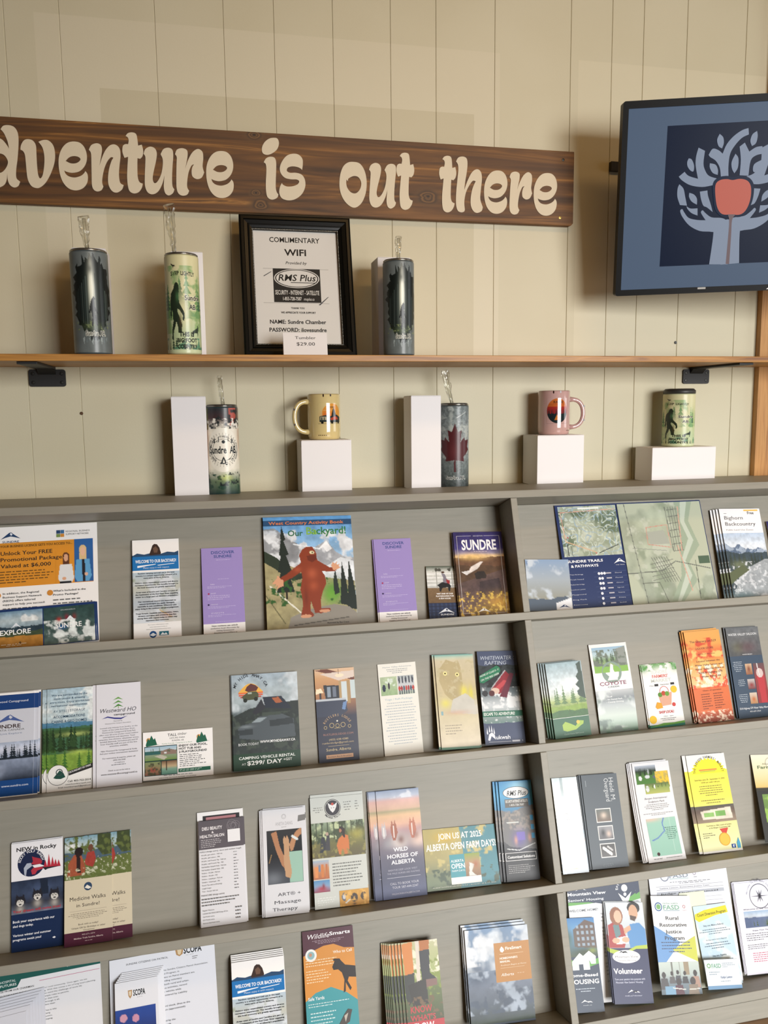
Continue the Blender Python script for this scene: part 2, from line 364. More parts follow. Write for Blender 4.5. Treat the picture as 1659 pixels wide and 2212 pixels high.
# ---------------------------------------------------------------- the room
wall = box('wall_back', -3.2, 4.4, 0.0, 0.1, FLOOR, 2.9, m_groove); tag(wall, kind='structure')
gx = [S_*1.17647 for S_ in (-.3401, -.2429, -.0691, .0605, .1587, .2766, .3959, .4925, .6214, .7939, .8903, .9654, 1.0711, 1.2198)]+[1.545]
rr = random.Random(4); left = [gx[0]]
while left[-1] > -3.1: left.append(left[-1]-rr.choice([.1, .14, .2, .15]))
right = [gx[-1]]
while right[-1] < 4.3: right.append(right[-1]+rr.choice([.12, .15, .2]))
gx = sorted(set(left+gx+right)); gx[0] = -3.2; gx[-1] = 4.4
for a, b in zip(gx[:-1], gx[1:]):
    z0, z1, g, c = FLOOR, 2.9, .0002, .0015
    V = [(a+g, 0, z0), (b-g, 0, z0), (b-g, -.0028, z0), (b-g-c, -.0045, z0), (a+g+c*.4, -.0045, z0), (a+g, -.0038, z0)]; V += [(x, y, z1) for x, y, _ in V]
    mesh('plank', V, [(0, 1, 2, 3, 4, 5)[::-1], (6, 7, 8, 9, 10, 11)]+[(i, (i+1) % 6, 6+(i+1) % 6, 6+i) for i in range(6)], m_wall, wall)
fl = empty('floor', (0, 0, 0)); tag(fl, kind='structure'); y = -5.5
sub = box('subfloor', -3.2, 4.4, -5.5, 0, FLOOR-.06, FLOOR-.012, m_groove, fl)
while y < -.001:
    box('floor_board', -3.2, 4.4, y+.0008, min(y+.13, 0)-.0008, FLOOR-.012, FLOOR, m_floor, fl); y += .13
tag(box('ceiling', -3.2, 4.4, -5.5, 0, 2.9, 2.98, m_ceil), kind='structure')
tag(box('wall_left', -3.3, -3.2, -5.5, 0, FLOOR, 2.9, m_plain), kind='structure')
def wall_open(name, fix, a0, a1, o0, o1, z0, z1, axis, m):
    parts = []
    for p, q, r0, r1 in ((a0, o0, FLOOR, 2.9), (o1, a1, FLOOR, 2.9), (o0, o1, FLOOR, z0), (o0, o1, z1, 2.9)):
        parts.append((boxv(p, q, fix[0], fix[1], r0, r1) if axis == 'x' else boxv(fix[0], fix[1], p, q, r0, r1), BOXF))
    V, Fq = joinmesh(parts); return tag(mesh(name, V, Fq, m), kind='structure')
wall_open('wall_front', (-5.6, -5.5), -3.2, 4.4, 1.2, 3.7, .55, 2.55, 'x', m_plain)
wall_open('wall_right', (4.4, 4.5), -5.5, 0, -2.45, -.75, .92, 2.48, 'y', m_plain)
m_wf = mat('window_frame_paint', 'd8d2c4', .5)
wf = empty('window_1', (2.45, -5.5, .55)); tag(wf, kind='structure')
for n_, a in (('frame_bar', (-1.25, -1.19, 0, 2.0)), ('frame_bar', (1.19, 1.25, 0, 2.0)), ('frame_bar', (-1.19, 1.19, 1.94, 2.0)), ('frame_bar', (-1.19, 1.19, 0, .06)), ('mullion', (-.42, -.37, .06, 1.94)), ('mullion', (.37, .42, .06, 1.94)), ('mullion', (-1.19, 1.19, 1.45, 1.49))):
    box(n_, a[0], a[1], .02, .10, a[2], a[3], m_wf, wf)
wf = empty('window_2', (4.45, -1.6, .92)); tag(wf, kind='structure')
for n_, a in (('frame_bar', (-.85, -.79, 0, 1.56)), ('frame_bar', (.79, .85, 0, 1.56)), ('frame_bar', (-.79, .79, 1.5, 1.56)), ('frame_bar', (-.79, .79, 0, .06)), ('mullion', (-.025, .025, .06, 1.5))):
    box(n_, -.17, -.09, a[0], a[1], a[2], a[3], m_wf, wf)
# timber post against the wall
pr = onY(1640, 793, -.024)[0]
tag(box('trim_1', pr, pr+.09, -.024, -.0046, FLOOR, 2.9, m_trim, bevel=.001), kind='structure')

# ---------------------------------------------------------------- leaning brochure rack
rack = empty('brochure_rack', (0, YF, ZT), 'grey painted wooden brochure rack leaning back under a flat top, against the cream wall', 'rack')
RM = Matrix.Translation((0, -YF, -ZT))
def rbox(name, x0, x1, s0, s1, n0, n1, bevel=.0012, m=m_rack):
    V = [rk(x, s, n)-ORG for s in (s0, s1) for x, n in ((x0, n0), (x1, n0), (x1, n1), (x0, n1))]
    return mesh(name, V, [(0, 1, 2, 3), (7, 6, 5, 4), (0, 4, 5, 1), (1, 5, 6, 2), (2, 6, 7, 3), (3, 7, 4, 0)], m, rack, bevel=bevel)
RX0, RX1 = -.72, 2.12
a, b = rk(0, BT, 0), rk(0, BT, DEP+.012)
V, Fq = prism([(YF, ZT), (a[1], a[2]), (b[1], b[2]), (-.118, b[2]), (-.112, ZT)], RX0-.018, RX1+.018)
mesh('top_board', [np.array(v)-ORG for v in V], Fq, m_rack, rack, bevel=.0012)
V, Fq = prism([(-.1118, ZT-.006), (-.1118, ZT-.024), (-.0048, ZT-.024), (-.0048, ZT-.006)], RX0-.018, RX1+.018)
mesh('rear_ledge', [np.array(v)-ORG for v in V], Fq, m_rack, rack)
SB = 1.1655
for s in ROWS[1:]: rbox('ledge', RX0, RX1, s, s+BT, 0, DEP-.0003)
for k in range(4):
    s0 = (ROWS[k]+BT+.0004); s1 = ROWS[k+1]-.0004
    rbox('divider', DX0, DX1, s0, s1, .0004, DEP-.0003)
for x0, x1 in ((RX0, (DX0+DX1)/2-.0004), ((DX0+DX1)/2+.0004, RX1)): rbox('back_panel', x0, x1, BT+.0004, 1.215, DEP, DEP+.009)
rbox('side_panel', RX0-.018, RX0-.0003, BT+.0004, 1.1899, 0, DEP+.009); rbox('side_panel', RX1+.0003, RX1+.018, BT+.0004, 1.1899, 0, DEP+.009)
rbox('kick_board', RX0, RX1, ROWS[4]+BT+.0006, 1.189, .0015, .0175)

# ---------------------------------------------------------------- plank sign with cut letters
def hz(x, y): return onY(x, y, -.0245)
SX1 = hz(1240, 400)[0]; SZ1, SZ0 = hz(830, 302)[2], hz(830, 471)[2]
sg = empty('wooden_sign', (.3, -.0046, (SZ0+SZ1)/2), 'long dark-stained wooden plank sign with cream rounded lettering, high on the cream wall', 'sign')
sl = Vector((.3, -.0046, (SZ0+SZ1)/2))
SXL = -.86
z0, z1 = SZ0-sl.z, SZ1-sl.z; x0, x1 = SXL-.3, SX1-.3
prof = [(x0, z0), (x1-.006, z0), (x1, z0+.006), (x1, z1), (x0, z1)]
V = [(x, 0, z) for x, z in prof]+[(x, -.019, z) for x, z in prof]
mesh('plank_board', V, [(0, 1, 2, 3, 4), (9, 8, 7, 6, 5)]+[(i, 5+i, 5+(i+1) % 5, (i+1) % 5) for i in range(5)], m_sign, sg, bevel=.0015)
A1 = lambda z: [(x/3.95, 240+y/3.95, *r) for x, y, *r in z]
A2 = lambda z: [(400+x/3.95, 260+y/3.95, *r) for x, y, *r in z]
A3 = lambda z: [(800+x/3.687, 300+y/3.687, *r) for x, y, *r in z]
G = {
'd': [A1([(5,155,1),(30,125),(80,121),(125,140),(152,190),(158,270),(150,400),(138,500),(140,570),(172,602,1),(155,640),(120,652),(85,630),(68,590),(62,527,1),(58,580),(40,625),(0,650),(-50,655),(-90,630),(-125,560),(-130,450),(-110,330),(-70,255),(-20,232),(20,245),(55,285),(78,322,1),(65,260),(40,200),(20,170)]), A1([(0,362),(40,380),(68,430),(55,480),(20,520),(-20,525),(-50,480),(-55,420),(-35,375)])],
'v': [A1([(175,330,1),(180,290),(205,250),(240,240),(280,252),(305,290),(310,350),(315,450),(325,540),(343,575),(365,545),(378,460),(378,380),(362,310),(328,262,1),(370,247),(415,252),(455,295),(470,370),(462,450),(430,540),(390,610),(345,650),(310,657),(270,640),(240,590),(228,520),(220,430),(212,370),(195,340)])],
'e': [A1([(625,260),(680,270),(720,310),(740,370),(738,430),(715,480),(675,515),(620,527),(575,520),(548,507,1),(560,535),(590,558),(640,567),(690,553),(718,530),(728,512,1),(745,535),(750,575),(740,620),(705,660),(650,677),(590,662),(540,610),(510,530),(500,440),(508,370),(535,310),(575,272)]), A1([(560,425,1),(590,395),(630,384),(670,392),(687,412),(670,435),(640,447),(600,445)])],
'n': [A1([(758,330,1),(780,290),(825,275),(860,290),(870,330),(862,390),(848,470,1),(870,400),(900,335),(940,292),(985,287),(1020,320),(1028,380),(1020,460),(1015,540),(1025,610),(1055,632,1),(1040,670),(1000,695),(960,685),(930,640),(922,580),(930,500),(950,430),(968,398,1),(945,395),(915,430),(890,490),(875,560),(872,610),(882,645,1),(865,675),(830,686),(800,670),(785,630),(782,540),(780,440),(778,370),(770,345)])],
't': [A1([(1125,182),(1160,195),(1172,240),(1178,295,1),(1210,287,1),(1222,340),(1215,385),(1195,408,1),(1173,402,1),(1172,470),(1175,560),(1190,605),(1218,620,1),(1210,655),(1185,690),(1145,703),(1108,685),(1092,640),(1085,560),(1088,470),(1093,390,1),(1062,400,1),(1045,350),(1048,300),(1068,283),(1093,283,1),(1098,250),(1090,225),(1072,213,1),(1090,190)])],
'u': [A1([(1225,365,1),(1240,325),(1280,304),(1320,318),(1338,360),(1330,430),(1310,520),(1303,580),(1318,615),(1345,600),(1375,540),(1388,470),(1388,410),(1370,368,1),(1395,325),(1435,313),(1470,330),(1478,380),(1472,470),(1468,570),(1472,640),(1488,668,1),(1475,700),(1440,720),(1410,700),(1398,650),(1400,590),(1403,548,1),(1385,620),(1350,685),(1305,710),(1262,695),(1238,640),(1236,550),(1240,450),(1240,390)])],
'r': [A3([(1108,305,1),(1122,272),(1155,261),(1185,275),(1188,310),(1178,365),(1168,408,1),(1190,345),(1220,290),(1255,266),(1283,285),(1287,330),(1280,390),(1288,435,1),(1270,472),(1240,483),(1213,465),(1208,430),(1215,395),(1227,378,1),(1210,385),(1190,430),(1178,490),(1175,540),(1186,568,1),(1172,595),(1143,603),(1118,588),(1107,545),(1110,450),(1115,370),(1118,325)])],
'i': [A2([(670,358,1),(690,325),(725,311),(762,320),(776,360),(775,450),(772,560),(780,610),(795,632,1),(785,660),(745,677),(708,662),(692,620),(688,540),(692,450),(692,400),(685,370)]), A2([(745,150),(785,155),(800,195),(785,245),(745,280),(700,295),(662,280),(655,235),(675,190),(710,160)])],
's': [A2([(997,425,1),(1003,380),(1000,330),(970,295),(925,285),(870,300),(830,345),(808,400),(815,450),(850,490),(900,503),(950,505),(972,520),(960,545),(920,562),(870,565),(835,550),(825,535,1),(808,570),(803,620),(825,665),(880,683),(940,672),(995,630),(1023,570),(1022,510),(995,465),(945,448),(895,448),(868,432),(875,405),(910,393),(955,398),(985,412)])],
'o': [A2([(1435,355),(1490,370),(1530,430),(1548,520),(1540,620),(1505,705),(1450,745),(1395,725),(1345,665),(1318,580),(1320,480),(1345,400),(1385,362)]), A2([(1440,475),(1480,488),(1502,535),(1490,590),(1455,623),(1415,615),(1385,580),(1374,540),(1376,505,1),(1388,520,1),(1395,495)])],
'h': [A3([(682,180,1),(700,150),(735,141),(765,155),(773,195),(768,260),(755,340),(747,408,1),(775,330),(810,265),(850,242),(880,265),(888,320),(880,400),(875,480),(895,545,1),(885,575),(850,590),(820,575),(800,530),(800,460),(815,390),(838,338,1),(815,335),(785,375),(760,430),(748,500),(752,565,1),(745,580),(720,585),(695,570),(682,520),(683,430),(692,330),(700,250),(697,205)])],
}
GP = {k: [[(hz(x, y)[0], hz(x, y)[2], *r) for x, y, *r in lp] for lp in v] for k, v in G.items()}
def bb(lps): a = np.array([p[:2] for lp in lps for p in lp]); return a.min(0), a.max(0)
def letter(loops):
    cu = bpy.data.curves.new('letter', 'CURVE'); cu.dimensions = '2D'; cu.fill_mode = 'BOTH'; cu.extrude = .0007
    for lp in loops:
        p = spline(lp, 5); s = cu.splines.new('POLY'); s.points.add(len(p)-1); s.use_cyclic_u = True
        for i, q in enumerate(p): s.points[i].co = (q[0]-sl.x, q[1]-sl.z, 0, 1)
    o = bpy.data.objects.new('t', cu); me = bpy.data.meshes.new_from_object(o); bpy.data.objects.remove(o)
    for v in me.vertices: x, y, z = v.co; v.co = (x, -.0198-z, y)
    me.name = 'letter'; me.materials.clear(); me.materials.append(m_letter); return link_obj('letter', me, sg)
for k in 'dventuisoh': letter(GP[k])
letter(GP['r'])
def place(k, x0, x1, y0, y1):
    lo, hi = bb(GP[k]); ym = (y0+y1)/2; X0, X1 = hz(x0, ym)[0], hz(x1, ym)[0]; xm = (x0+x1)/2; Z1, Z0 = hz(xm, y0)[2], hz(xm, y1)[2]
    letter([[(X0+(p[0]-lo[0])/(hi[0]-lo[0])*(X1-X0), Z0+(p[1]-lo[1])/(hi[1]-lo[1])*(Z1-Z0), *p[2:]) for p in lp] for lp in GP[k]])
for a in (('r', 379.7, 441, 321, 423.5), ('e', 445.6, 504.3, 326.3, 427.8), ('u', 797.5, 855.6, 352.9, 450), ('t', 856.4, 894.9, 330, 453.5), ('t', 948.6, 985.5, 336.6, 459), ('e', 1045.5, 1095.6, 368.3, 461.9), ('e', 1152.6, 1202.8, 373.8, 466)): place(*a)
# capital A beyond the left edge of the frame
az = SZ1-.02; ab = SZ0+.025
letter([[(q[0]+.06, *q[1:]) for q in l_] for l_ in [[(-.70, ab, 1), (-.62, az), (-.565, az), (-.52, ab+.01), (-.50, ab, 1), (-.55, ab-.004), (-.575, ab+.02), (-.585, ab+.045), (-.63, ab+.045), (-.65, ab+.01)], [(-.62, ab+.06, 1), (-.595, az-.03), (-.58, ab+.06, 1)]]])
for px, py, m_ in ((1217, 345, m_screwm), (1210, 470, m_brass)):
    p = hz(px, py); V, Fq = lathe([(.0001, .0012), (.0034, .0008), (.0038, 0)], 16); o = mesh('screw', [(x, -z, y) for x, y, z in V], Fq, m_, sg); o.location = (p[0]-sl.x, -.019, p[2]-sl.z)

# ---------------------------------------------------------------- pine shelf and its brackets
SHZ0, SHY = 1.4578, -.236
SHZ = onY(830, 767, SHY)[2]
sh = mesh('wall_shelf', *prism([(SHY, SHZ0), (-.0046, SHZ0), (-.0046, SHZ), (SHY, SHZ)], -1.0, 2.3), m_shelf, bevel=.0012)
tag(sh, 'long orange pine board shelf on black brackets across the cream wall', 'shelf')
def rrect(w_, h_, r, n=5):
    return [(sx*(w_/2-r)+r*math.cos(a), sz*(h_/2-r)+r*math.sin(a)) for sx, sz, a0 in ((1, 1, 0), (-1, 1, 90), (-1, -1, 180), (1, -1, 270)) for a in [math.radians(a0+90*i/n) for i in range(n+1)]]
def slab(prof, y0, y1):
    n = len(prof); V = [(x, y0, z) for x, z in prof]+[(x, y1, z) for x, z in prof]
    return V, [tuple(range(n))[::-1], tuple(range(n, 2*n))]+[(i, (i+1) % n, n+(i+1) % n, n+i) for i in range(n)]
for xa, xb, lab in ((-.397, -.317, 'black metal shelf bracket under the left end of the pine shelf'), (1.28, 1.360, 'black metal shelf bracket under the right end of the pine shelf, below the television')):
    xc = (xa+xb)/2; zc = (SHZ0-.005+1.4125)/2; hh = SHZ0-.006-1.4125
    br = empty('shelf_bracket', (xc, -.0046, zc), lab, 'bracket', 'shelf brackets')
    mesh('wall_plate', *slab(rrect(.08, hh, .006), 0, -.005), m_blackmetal, br)
    V, Fq = prism([(-.005, zc+hh/2-.012-zc), (-.005, SHZ0-.0003-zc), (-.215, SHZ0-.0003-zc), (-.215, SHZ0-.0055-zc), (-.02, SHZ0-.0055-zc)], -.0195, .0195)
    mesh('arm', V, Fq, m_blackmetal, br, bevel=.0006)
    for sx in (-1, 1):
        for sz in (-1, 1):
            V, Fq = lathe([(.0001, .0015), (.0036, .0012), (.0042, 0)], 16); o = mesh('screw', [(x, -z, y) for x, y, z in V], Fq, m_screwm, br); o.location = (sx*.031, -.005, sz*(hh/2-.0095))

# small marks on the wall
p = onY(176, 893, -.0046); V, Fq = lathe([(.0001, .003), (.003, .0028), (.004, 0)], 12)
o = mesh('rusty_screw', [(x, -z, y) for x, y, z in V], Fq, mat('rust', '5a4028', .8)); o.location = p; tag(o, 'small rusty screw head in a plank joint below the pine shelf', 'screw')
p = onY(1459, 740, -.0046); V, Fq = lathe([(.0018, .001), (.004, .0012), (.0042, 0)], 14)
o = mesh('wall_ring', [(x, -z, y) for x, y, z in V], Fq, m_screwm); o.location = p; tag(o, 'tiny dark screw in the cream wall under the television', 'screw')

# ---------------------------------------------------------------- television
TP = np.array([0.96672321, -0.21872156, 2.05114939]); ty, tt, tr_ = [math.radians(a) for a in (16.4539, 10.00965, 1.0309)]
r0 = np.array([math.cos(ty), -math.sin(ty), 0]); n0 = np.array([-math.sin(ty), -math.cos(ty), 0]); u0 = math.cos(tt)*np.array([0, 0, 1.])+math.sin(tt)*n0
tR = math.cos(tr_)*r0+math.sin(tr_)*u0; tU = -math.sin(tr_)*r0+math.cos(tr_)*u0; tN = np.cross(tR, tU)
def basis(P, r, u, n): 
    M = Matrix.Identity(4)
    for i in range(3): M[i][0], M[i][1], M[i][2], M[i][3] = r[i], u[i], n[i], P[i]
    return M
TW, TH = .735, .435
tv = empty('television', M=basis(TP, tR, tU, tN), label='black flat-screen television on the wall at upper right, showing a hand-tree emblem', cat='television')
def tloc(x, y):                                   # picture point to the plane of the screen, in television coordinates
    P = hit(x, y, TP, tN)-TP; return P@tR, P@tU
BZ = .0130
out = [(x+TW/2, z-TH/2) for x, z in rrect(TW, TH, .006)]
inn = [(x+TW/2, z-TH/2-.001) for x, z in rrect(TW-2*BZ, TH-2*BZ-.004, .001)]
n = len(out); V = [(x, y, 0) for x, y in out]+[(x, y, .0) for x, y in inn]+[(x, y, -.03) for x, y in out]+[(x, y, -.006) for x, y in inn]
Fq = [(i, (i+1) % n, n+(i+1) % n, n+i) for i in range(n)]+[(2*n+i, 2*n+(i+1) % n, (i+1) % n, i) for i in range(n)]+[(n+i, n+(i+1) % n, 3*n+(i+1) % n, 3*n+i) for i in range(n)]+[tuple(range(2*n, 3*n))[::-1]]
mesh('bezel', V, Fq, m_black, tv)
V, Fq = joinmesh([(boxv(.06, TW-.06, -TH+.05, -.09, -.062, -.0302), BOXF)]); mesh('back_casing', V, Fq, m_black, tv, bevel=.01)
box('mount_plate', .25, .49, -.36, -.1, -.08, -.0622, m_blackmetal, tv)
m_screen = mat('lit_screen', '020204', .3, Specular_IOR_Level=.07); a_ = nd(m_screen, 'ShaderNodeAttribute', attribute_name='Col')
link(m_screen, a_.outputs['Color'], m_screen.node_tree.nodes['Principled BSDF'].inputs['Emission Color']); m_screen.node_tree.nodes['Principled BSDF'].inputs['Emission Strength'].default_value = .8
SW, SH_ = TW-2*BZ, TH-2*BZ-.004
scr = Print(SW, SH_); scr.DZ = .00007
def tu(zx, zy): x, y = tloc(1240+zx/3.959, 180+zy/3.959); return ((x-BZ)/SW, (-y-BZ-.003)/SH_)
def tpoly(pts, c, mir=None, n=4):
    p = [tu(*q) for q in [(a[0], a[1]) for a in spline(pts, n)]]
    if mir is not None: p = [(2*mir-u, v) for u, v in p]
    scr.draw([('P', p, c)])
scr.draw([('R', 0, 0, 1, 1, '58687e')])
a, b = tu(805, 362), tu(725, 1568); ax = tu(1340, 900)[0]; L0 = a[0]; scr.draw([('R', L0, a[1], min(2*ax-L0, .93), b[1], '0a1932')])
LG = '929db0'
A_ = [(1070,548,1),(1125,575,1),(1112,680),(1125,740),(1160,790),(1240,815,1),(1190,870,1),(1100,885),(1000,870),(930,830),(900,797,1),(950,755,1),(985,790),(1065,815,1),(1045,700),(1050,620)]
T_ = [(1160,1548,1),(1195,1300),(1180,1270),(1080,1262),(990,1215),(930,1140),(912,1090),(930,1075),(945,1100),(985,1150),(1060,1168),(1130,1170,1),(1100,1125),(1090,1100),(1105,1085),(1130,1110),(1180,1145),(1260,1150),(1300,1165),(1325,1200),(1318,1548,1)]
Bs = [[(905,862,1),(940,900),(955,970),(970,1045,1),(910,1040,1),(888,970),(890,900)], [(990,935,1),(1030,950),(1055,985),(1055,1037,1),(1010,1010),(988,970)], [(1080,925,1),(1145,915,1),(1150,960),(1175,1040),(1190,1100,1),(1140,1060),(1110,1045),(1090,990)], [(965,1050,1),(1000,1070),(1060,1068,1),(1060,1130,1),(1010,1110),(975,1075)]]
for p in [A_, T_]+Bs: tpoly(p, LG); tpoly(p, LG, ax)
for p in ([(1155,610,1),(1190,558),(1240,570),(1275,600,1),(1310,520),(1370,450),(1440,400),(1497,380,1),(1500,435,1),(1440,465),(1380,530),(1340,600),(1325,700),(1325,790,1),(1260,800,1),(1250,720),(1215,660),(1170,630)], [(985,640,1),(1010,650),(1030,700),(1025,750),(1000,745),(975,710),(972,670)], [(1250,430,1),(1280,460),(1285,510),(1270,555,1),(1240,535),(1228,480)], [(1165,682,1),(1215,695),(1235,740),(1232,782,1),(1190,765),(1165,720)], [(1385,600,1),(1410,640),(1405,720),(1375,768,1),(1355,730),(1352,670)], [(1420,540,1),(1465,505,1),(1503,582,1),(1560,545),(1615,535,1),(1622,600,1),(1560,615),(1515,660),(1495,790,1),(1420,785,1),(1430,650)], [(1570,405,1),(1575,450),(1560,510),(1525,535,1),(1512,490),(1530,435)], [(1615,650,1),(1610,710),(1565,755),(1535,750),(1545,690)]): tpoly(p, LG)
tpoly([(1190,860),(1235,805),(1310,790),(1360,800),(1430,790),(1500,805),(1540,860),(1540,950),(1520,1030),(1480,1110),(1420,1142),(1345,1140),(1265,1138),(1210,1080),(1195,980)], '14223c')
tpoly([(1213,870),(1250,828),(1310,818),(1360,826),(1420,816),(1480,828),(1513,870),(1518,940),(1503,1020),(1468,1090),(1420,1122),(1345,1122),(1272,1118),(1232,1070),(1214,980)], 'cf6d5c')
tpoly([(1320,1120,1),(1385,1120,1),(1355,1170),(1347,1300),(1330,1545,1),(1300,1545,1),(1322,1300),(1330,1180)], '7d6a6c')
so = scr.build('screen', m_screen, tv); so.location = (TW/2, -BZ-.003-SH_, -.0045)
# stickers and gloss label under the bezel
p = tloc(1240+1090/3.959, 180+1752/3.959); o = mesh('sticker', boxv(-.0095, .0095, -.0022, .0022, 0, .0003), BOXF, mat('sticker', 'a8a8a4', .4), tv); o.location = (p[0], p[1], 0)
p = tloc(1659, 619); o = mesh('sticker', [(-.004, -.006, 0.0002), (.01, -.006, .0002), (.01, .006, .0002)], [(0, 1, 2)], mat('sticker_white', 'f0f0f0', .4), tv); o.location = (p[0], p[1], 0)
# wall arm: from the wall to the back casing, in television coordinates
c = TP+tR*.37-tU*.2-tN*.08
def tvl(P): P = np.asarray(P, float)-TP; return (P@tR, P@tU, P@tN)
V, Fq = tube([(c[0]+.02, -.0048, c[2]+.03), (c[0]+.01, -.06, c[2]+.01), c], .018, 10)
mesh('wall_arm', [tvl(v) for v in V], Fq, m_blackmetal, tv)
p0 = onY(1318, 350, -.01); p1_ = onY(1340, 371, -.01)
mesh('wall_rail', [tvl(v) for v in boxv(p0[0], c[0]+.2, -.017, -.0048, p1_[2], p0[2])], BOXF, m_blackmetal, tv)

# ---------------------------------------------------------------- things on the pine shelf and on the rack top
ZL = ZT-.006
def cyl_map(R, a0): 
    def f(V):
        a = a0+V[:, 0]/R; r = R+V[:, 2]; return np.column_stack([r*np.cos(a), r*np.sin(a), V[:, 1]])
    return f
def facing(X, Y): return math.atan2(CAM[1]-Y, CAM[0]-X)
def depth(P): return (np.asarray(P)-CAM)@MB[2]
def place_round(xc, yb, wpx, ytop, Y, Z):         # centre column, width, top row -> X, radius, height
    P = onY(xc, yb, Y); X = P[0]; R = wpx/2*depth((X, Y, Z))/F; R *= .985
    top = onY(xc, ytop, Y); return X, R, top[2]-Z
TRUE = math.radians(200)
def u_at(xv): return .5+math.asin(max(-1, min(1, xv)))/TRUE
BF = [(490,1248),(508,1275),(505,1340),(500,1390),(515,1440),(550,1480),(570,1530),(540,1510),(500,1465),(495,1500),(520,1560),(535,1620),(545,1700),(520,1690),(505,1620),(495,1590),(470,1640),(455,1700),(420,1700),(430,1640),(445,1580),(430,1500),(430,1450),(410,1500),(380,1510),(375,1490),(395,1460),(410,1380),(440,1300),(470,1262)]
BF2 = [(262,1118),(285,1130),(302,1180),(300,1240),(290,1290),(298,1400),(330,1460),(365,1520),(372,1600),(360,1650),(340,1630),(345,1570),(300,1500),(270,1480),(265,1520),(300,1600),(328,1690),(325,1810),(270,1810),(268,1740),(245,1650),(225,1720),(195,1790),(185,1900),(160,1900),(165,1770),(195,1650),(185,1520),(180,1450),(175,1560),(150,1650),(145,1560),(150,1380),(170,1270),(215,1210),(235,1140)]
def fit(P, x0, x1, y0, y1):
    a = np.array(P, float); lo, hi = a.min(0), a.max(0); return [(x0+(x-lo[0])/(hi[0]-lo[0])*(x1-x0), y0+(y-lo[1])/(hi[1]-lo[1])*(y1-y0)) for x, y in a]
def ragged(cx, cy, rx, ry, sdd, n=60, am=.16):
    r_ = random.Random(sdd); return [(cx+rx*(1+r_.uniform(-am, am*.5))*math.cos(2*math.pi*i/n), cy+ry*(1+r_.uniform(-am, am*.4))*math.sin(2*math.pi*i/n)) for i in range(n)]
def two(t, u0, u1, v0, v1, dark, light, b=.02): return [('T', t, u0-.004, u1+.004, v0-.001, v1+.001, light, {'b': .15}), ('T', t, u0, u1, v0, v1, dark, {'b': b})]
def art_forest():
    ops = [('g', [(0, '6c7474'), (.5, '596160'), (1, '687070')]), ('n', .25, 6, 3), ('p', ragged(.54, .44, .34, .42, 5, 70, .2), '141a19')]
    rr_ = random.Random(8); ops += [('b', .53, .42, .09, .3, '6a7a72', .8), ('b', .53, .36, .05, .26, 'eef0da', 1), ('b', .53, .3, .03, .2, 'f2f4e2', 1)]
    for i in range(18):
        x = .30+i*.028+rr_.uniform(-.006, .006)
        if abs(x+.005-.53) > .045: ops.append(('q', x, .16+abs(x-.53)*1.0, x+rr_.uniform(.006, .014), .78-abs(x-.53)*.5, rr_.choice(['1d2624', '2c3735', '39443f', '4c5854'])))
    ops += [('b', .52, .17, .05, .06, '28322e', .7), ('b', .53, .74, .17, .05, '4c5a40', .9), ('c', .62, 26, '75825a', 9, .68, .78), ('p', fit(BF, .47, .62, .44, .735), '151817')]
    for i in range(9):
        x = .36+i*.045; ops.append(('p', [(x, .86+.03*(i % 2)), (x+.03, .845), (x+.022, .93-.02*(i % 3))], ['9aa6a6', '6b7779', '7f8b8d'][i % 3]))
    return [('I', 0, 0, 1, 1, ops, .0011)]+two('Sundre AB.', .41, .72, .785, .83, '15191a', 'dadccf')
def art_green(short=False):
    g0, g1 = ('d3cfa0', 'b9c79a')
    ops = [('g', [(0, 'd9d3a6'), (.5, 'cfcfa0'), (.8, 'b5c79c'), (1, 'c7cf9f')]), ('c', .55, 5, '8fae72', 4, .1, .8), ('b', .5, .3, .12, .2, 'e0d9ac', .9), ('t', .62, .42, 9, '6f9a62', 11), ('b', .84, .45, .09, .2, '8fb06a', .7),
           ('t', .55, .36, 6, '41694a', 21), ('b', .5, .55, .14, .22, 'ddd9ac', .95), ('t', .98, .16, 14, '2d4432', 7), ('c', .5, 9, '5f9070', 12, .84, 1), ('q', 0, .965, 1, 1, 'c9d3aa')]
    ops += [('p', fit(BF2, .26, .52, .27, .86), '273325'), ('b', .41, .42, .04, .06, '4c7a4e', .7), ('b', .45, .66, .03, .1, '5c4a30', .6)]
    ops += [('p', fit([(0,0),(4,2),(6,3),(9,3),(12,6),(9,5),(7,6),(6,8),(5,5),(2,3)], .3, .4, .075, .13), '1c1c16'), ('p', fit([(0,6),(5,4),(8,3),(9,0),(10,3),(11,1),(10,5),(9,10),(8,10),(8,7),(3,7),(2,10),(1,10)], .64, .79, .70, .83), '2b3a2a')]
    out = [('I', 0, 0, 1, 1, ops, .0011)]
    out += [('T', 'STEP', .3, .45, .165, .205, '23281f', {'b': .06, 's': -.006}), ('T', 'LIGHTLY', .48, .72, .16, .2, '23281f', {'b': .06, 's': .01})]
    out += two('Sundre', .53, .82, .405, .455, '1d221b', 'e9e6cb', .05)+two('AB.', .6, .74, .5, .55, '1d221b', 'e9e6cb', .05)
    out += [('T', 'THIS IS', .42, .67, .785, .83, '1b201b', {'b': .07}), ('T', 'BIG FOOT', .38, .73, .85, .89, '1b201b', {'b': .07}), ('T', 'COUNTRY', .38, .73, .915, .955, '1b201b', {'b': .07})]
    return out
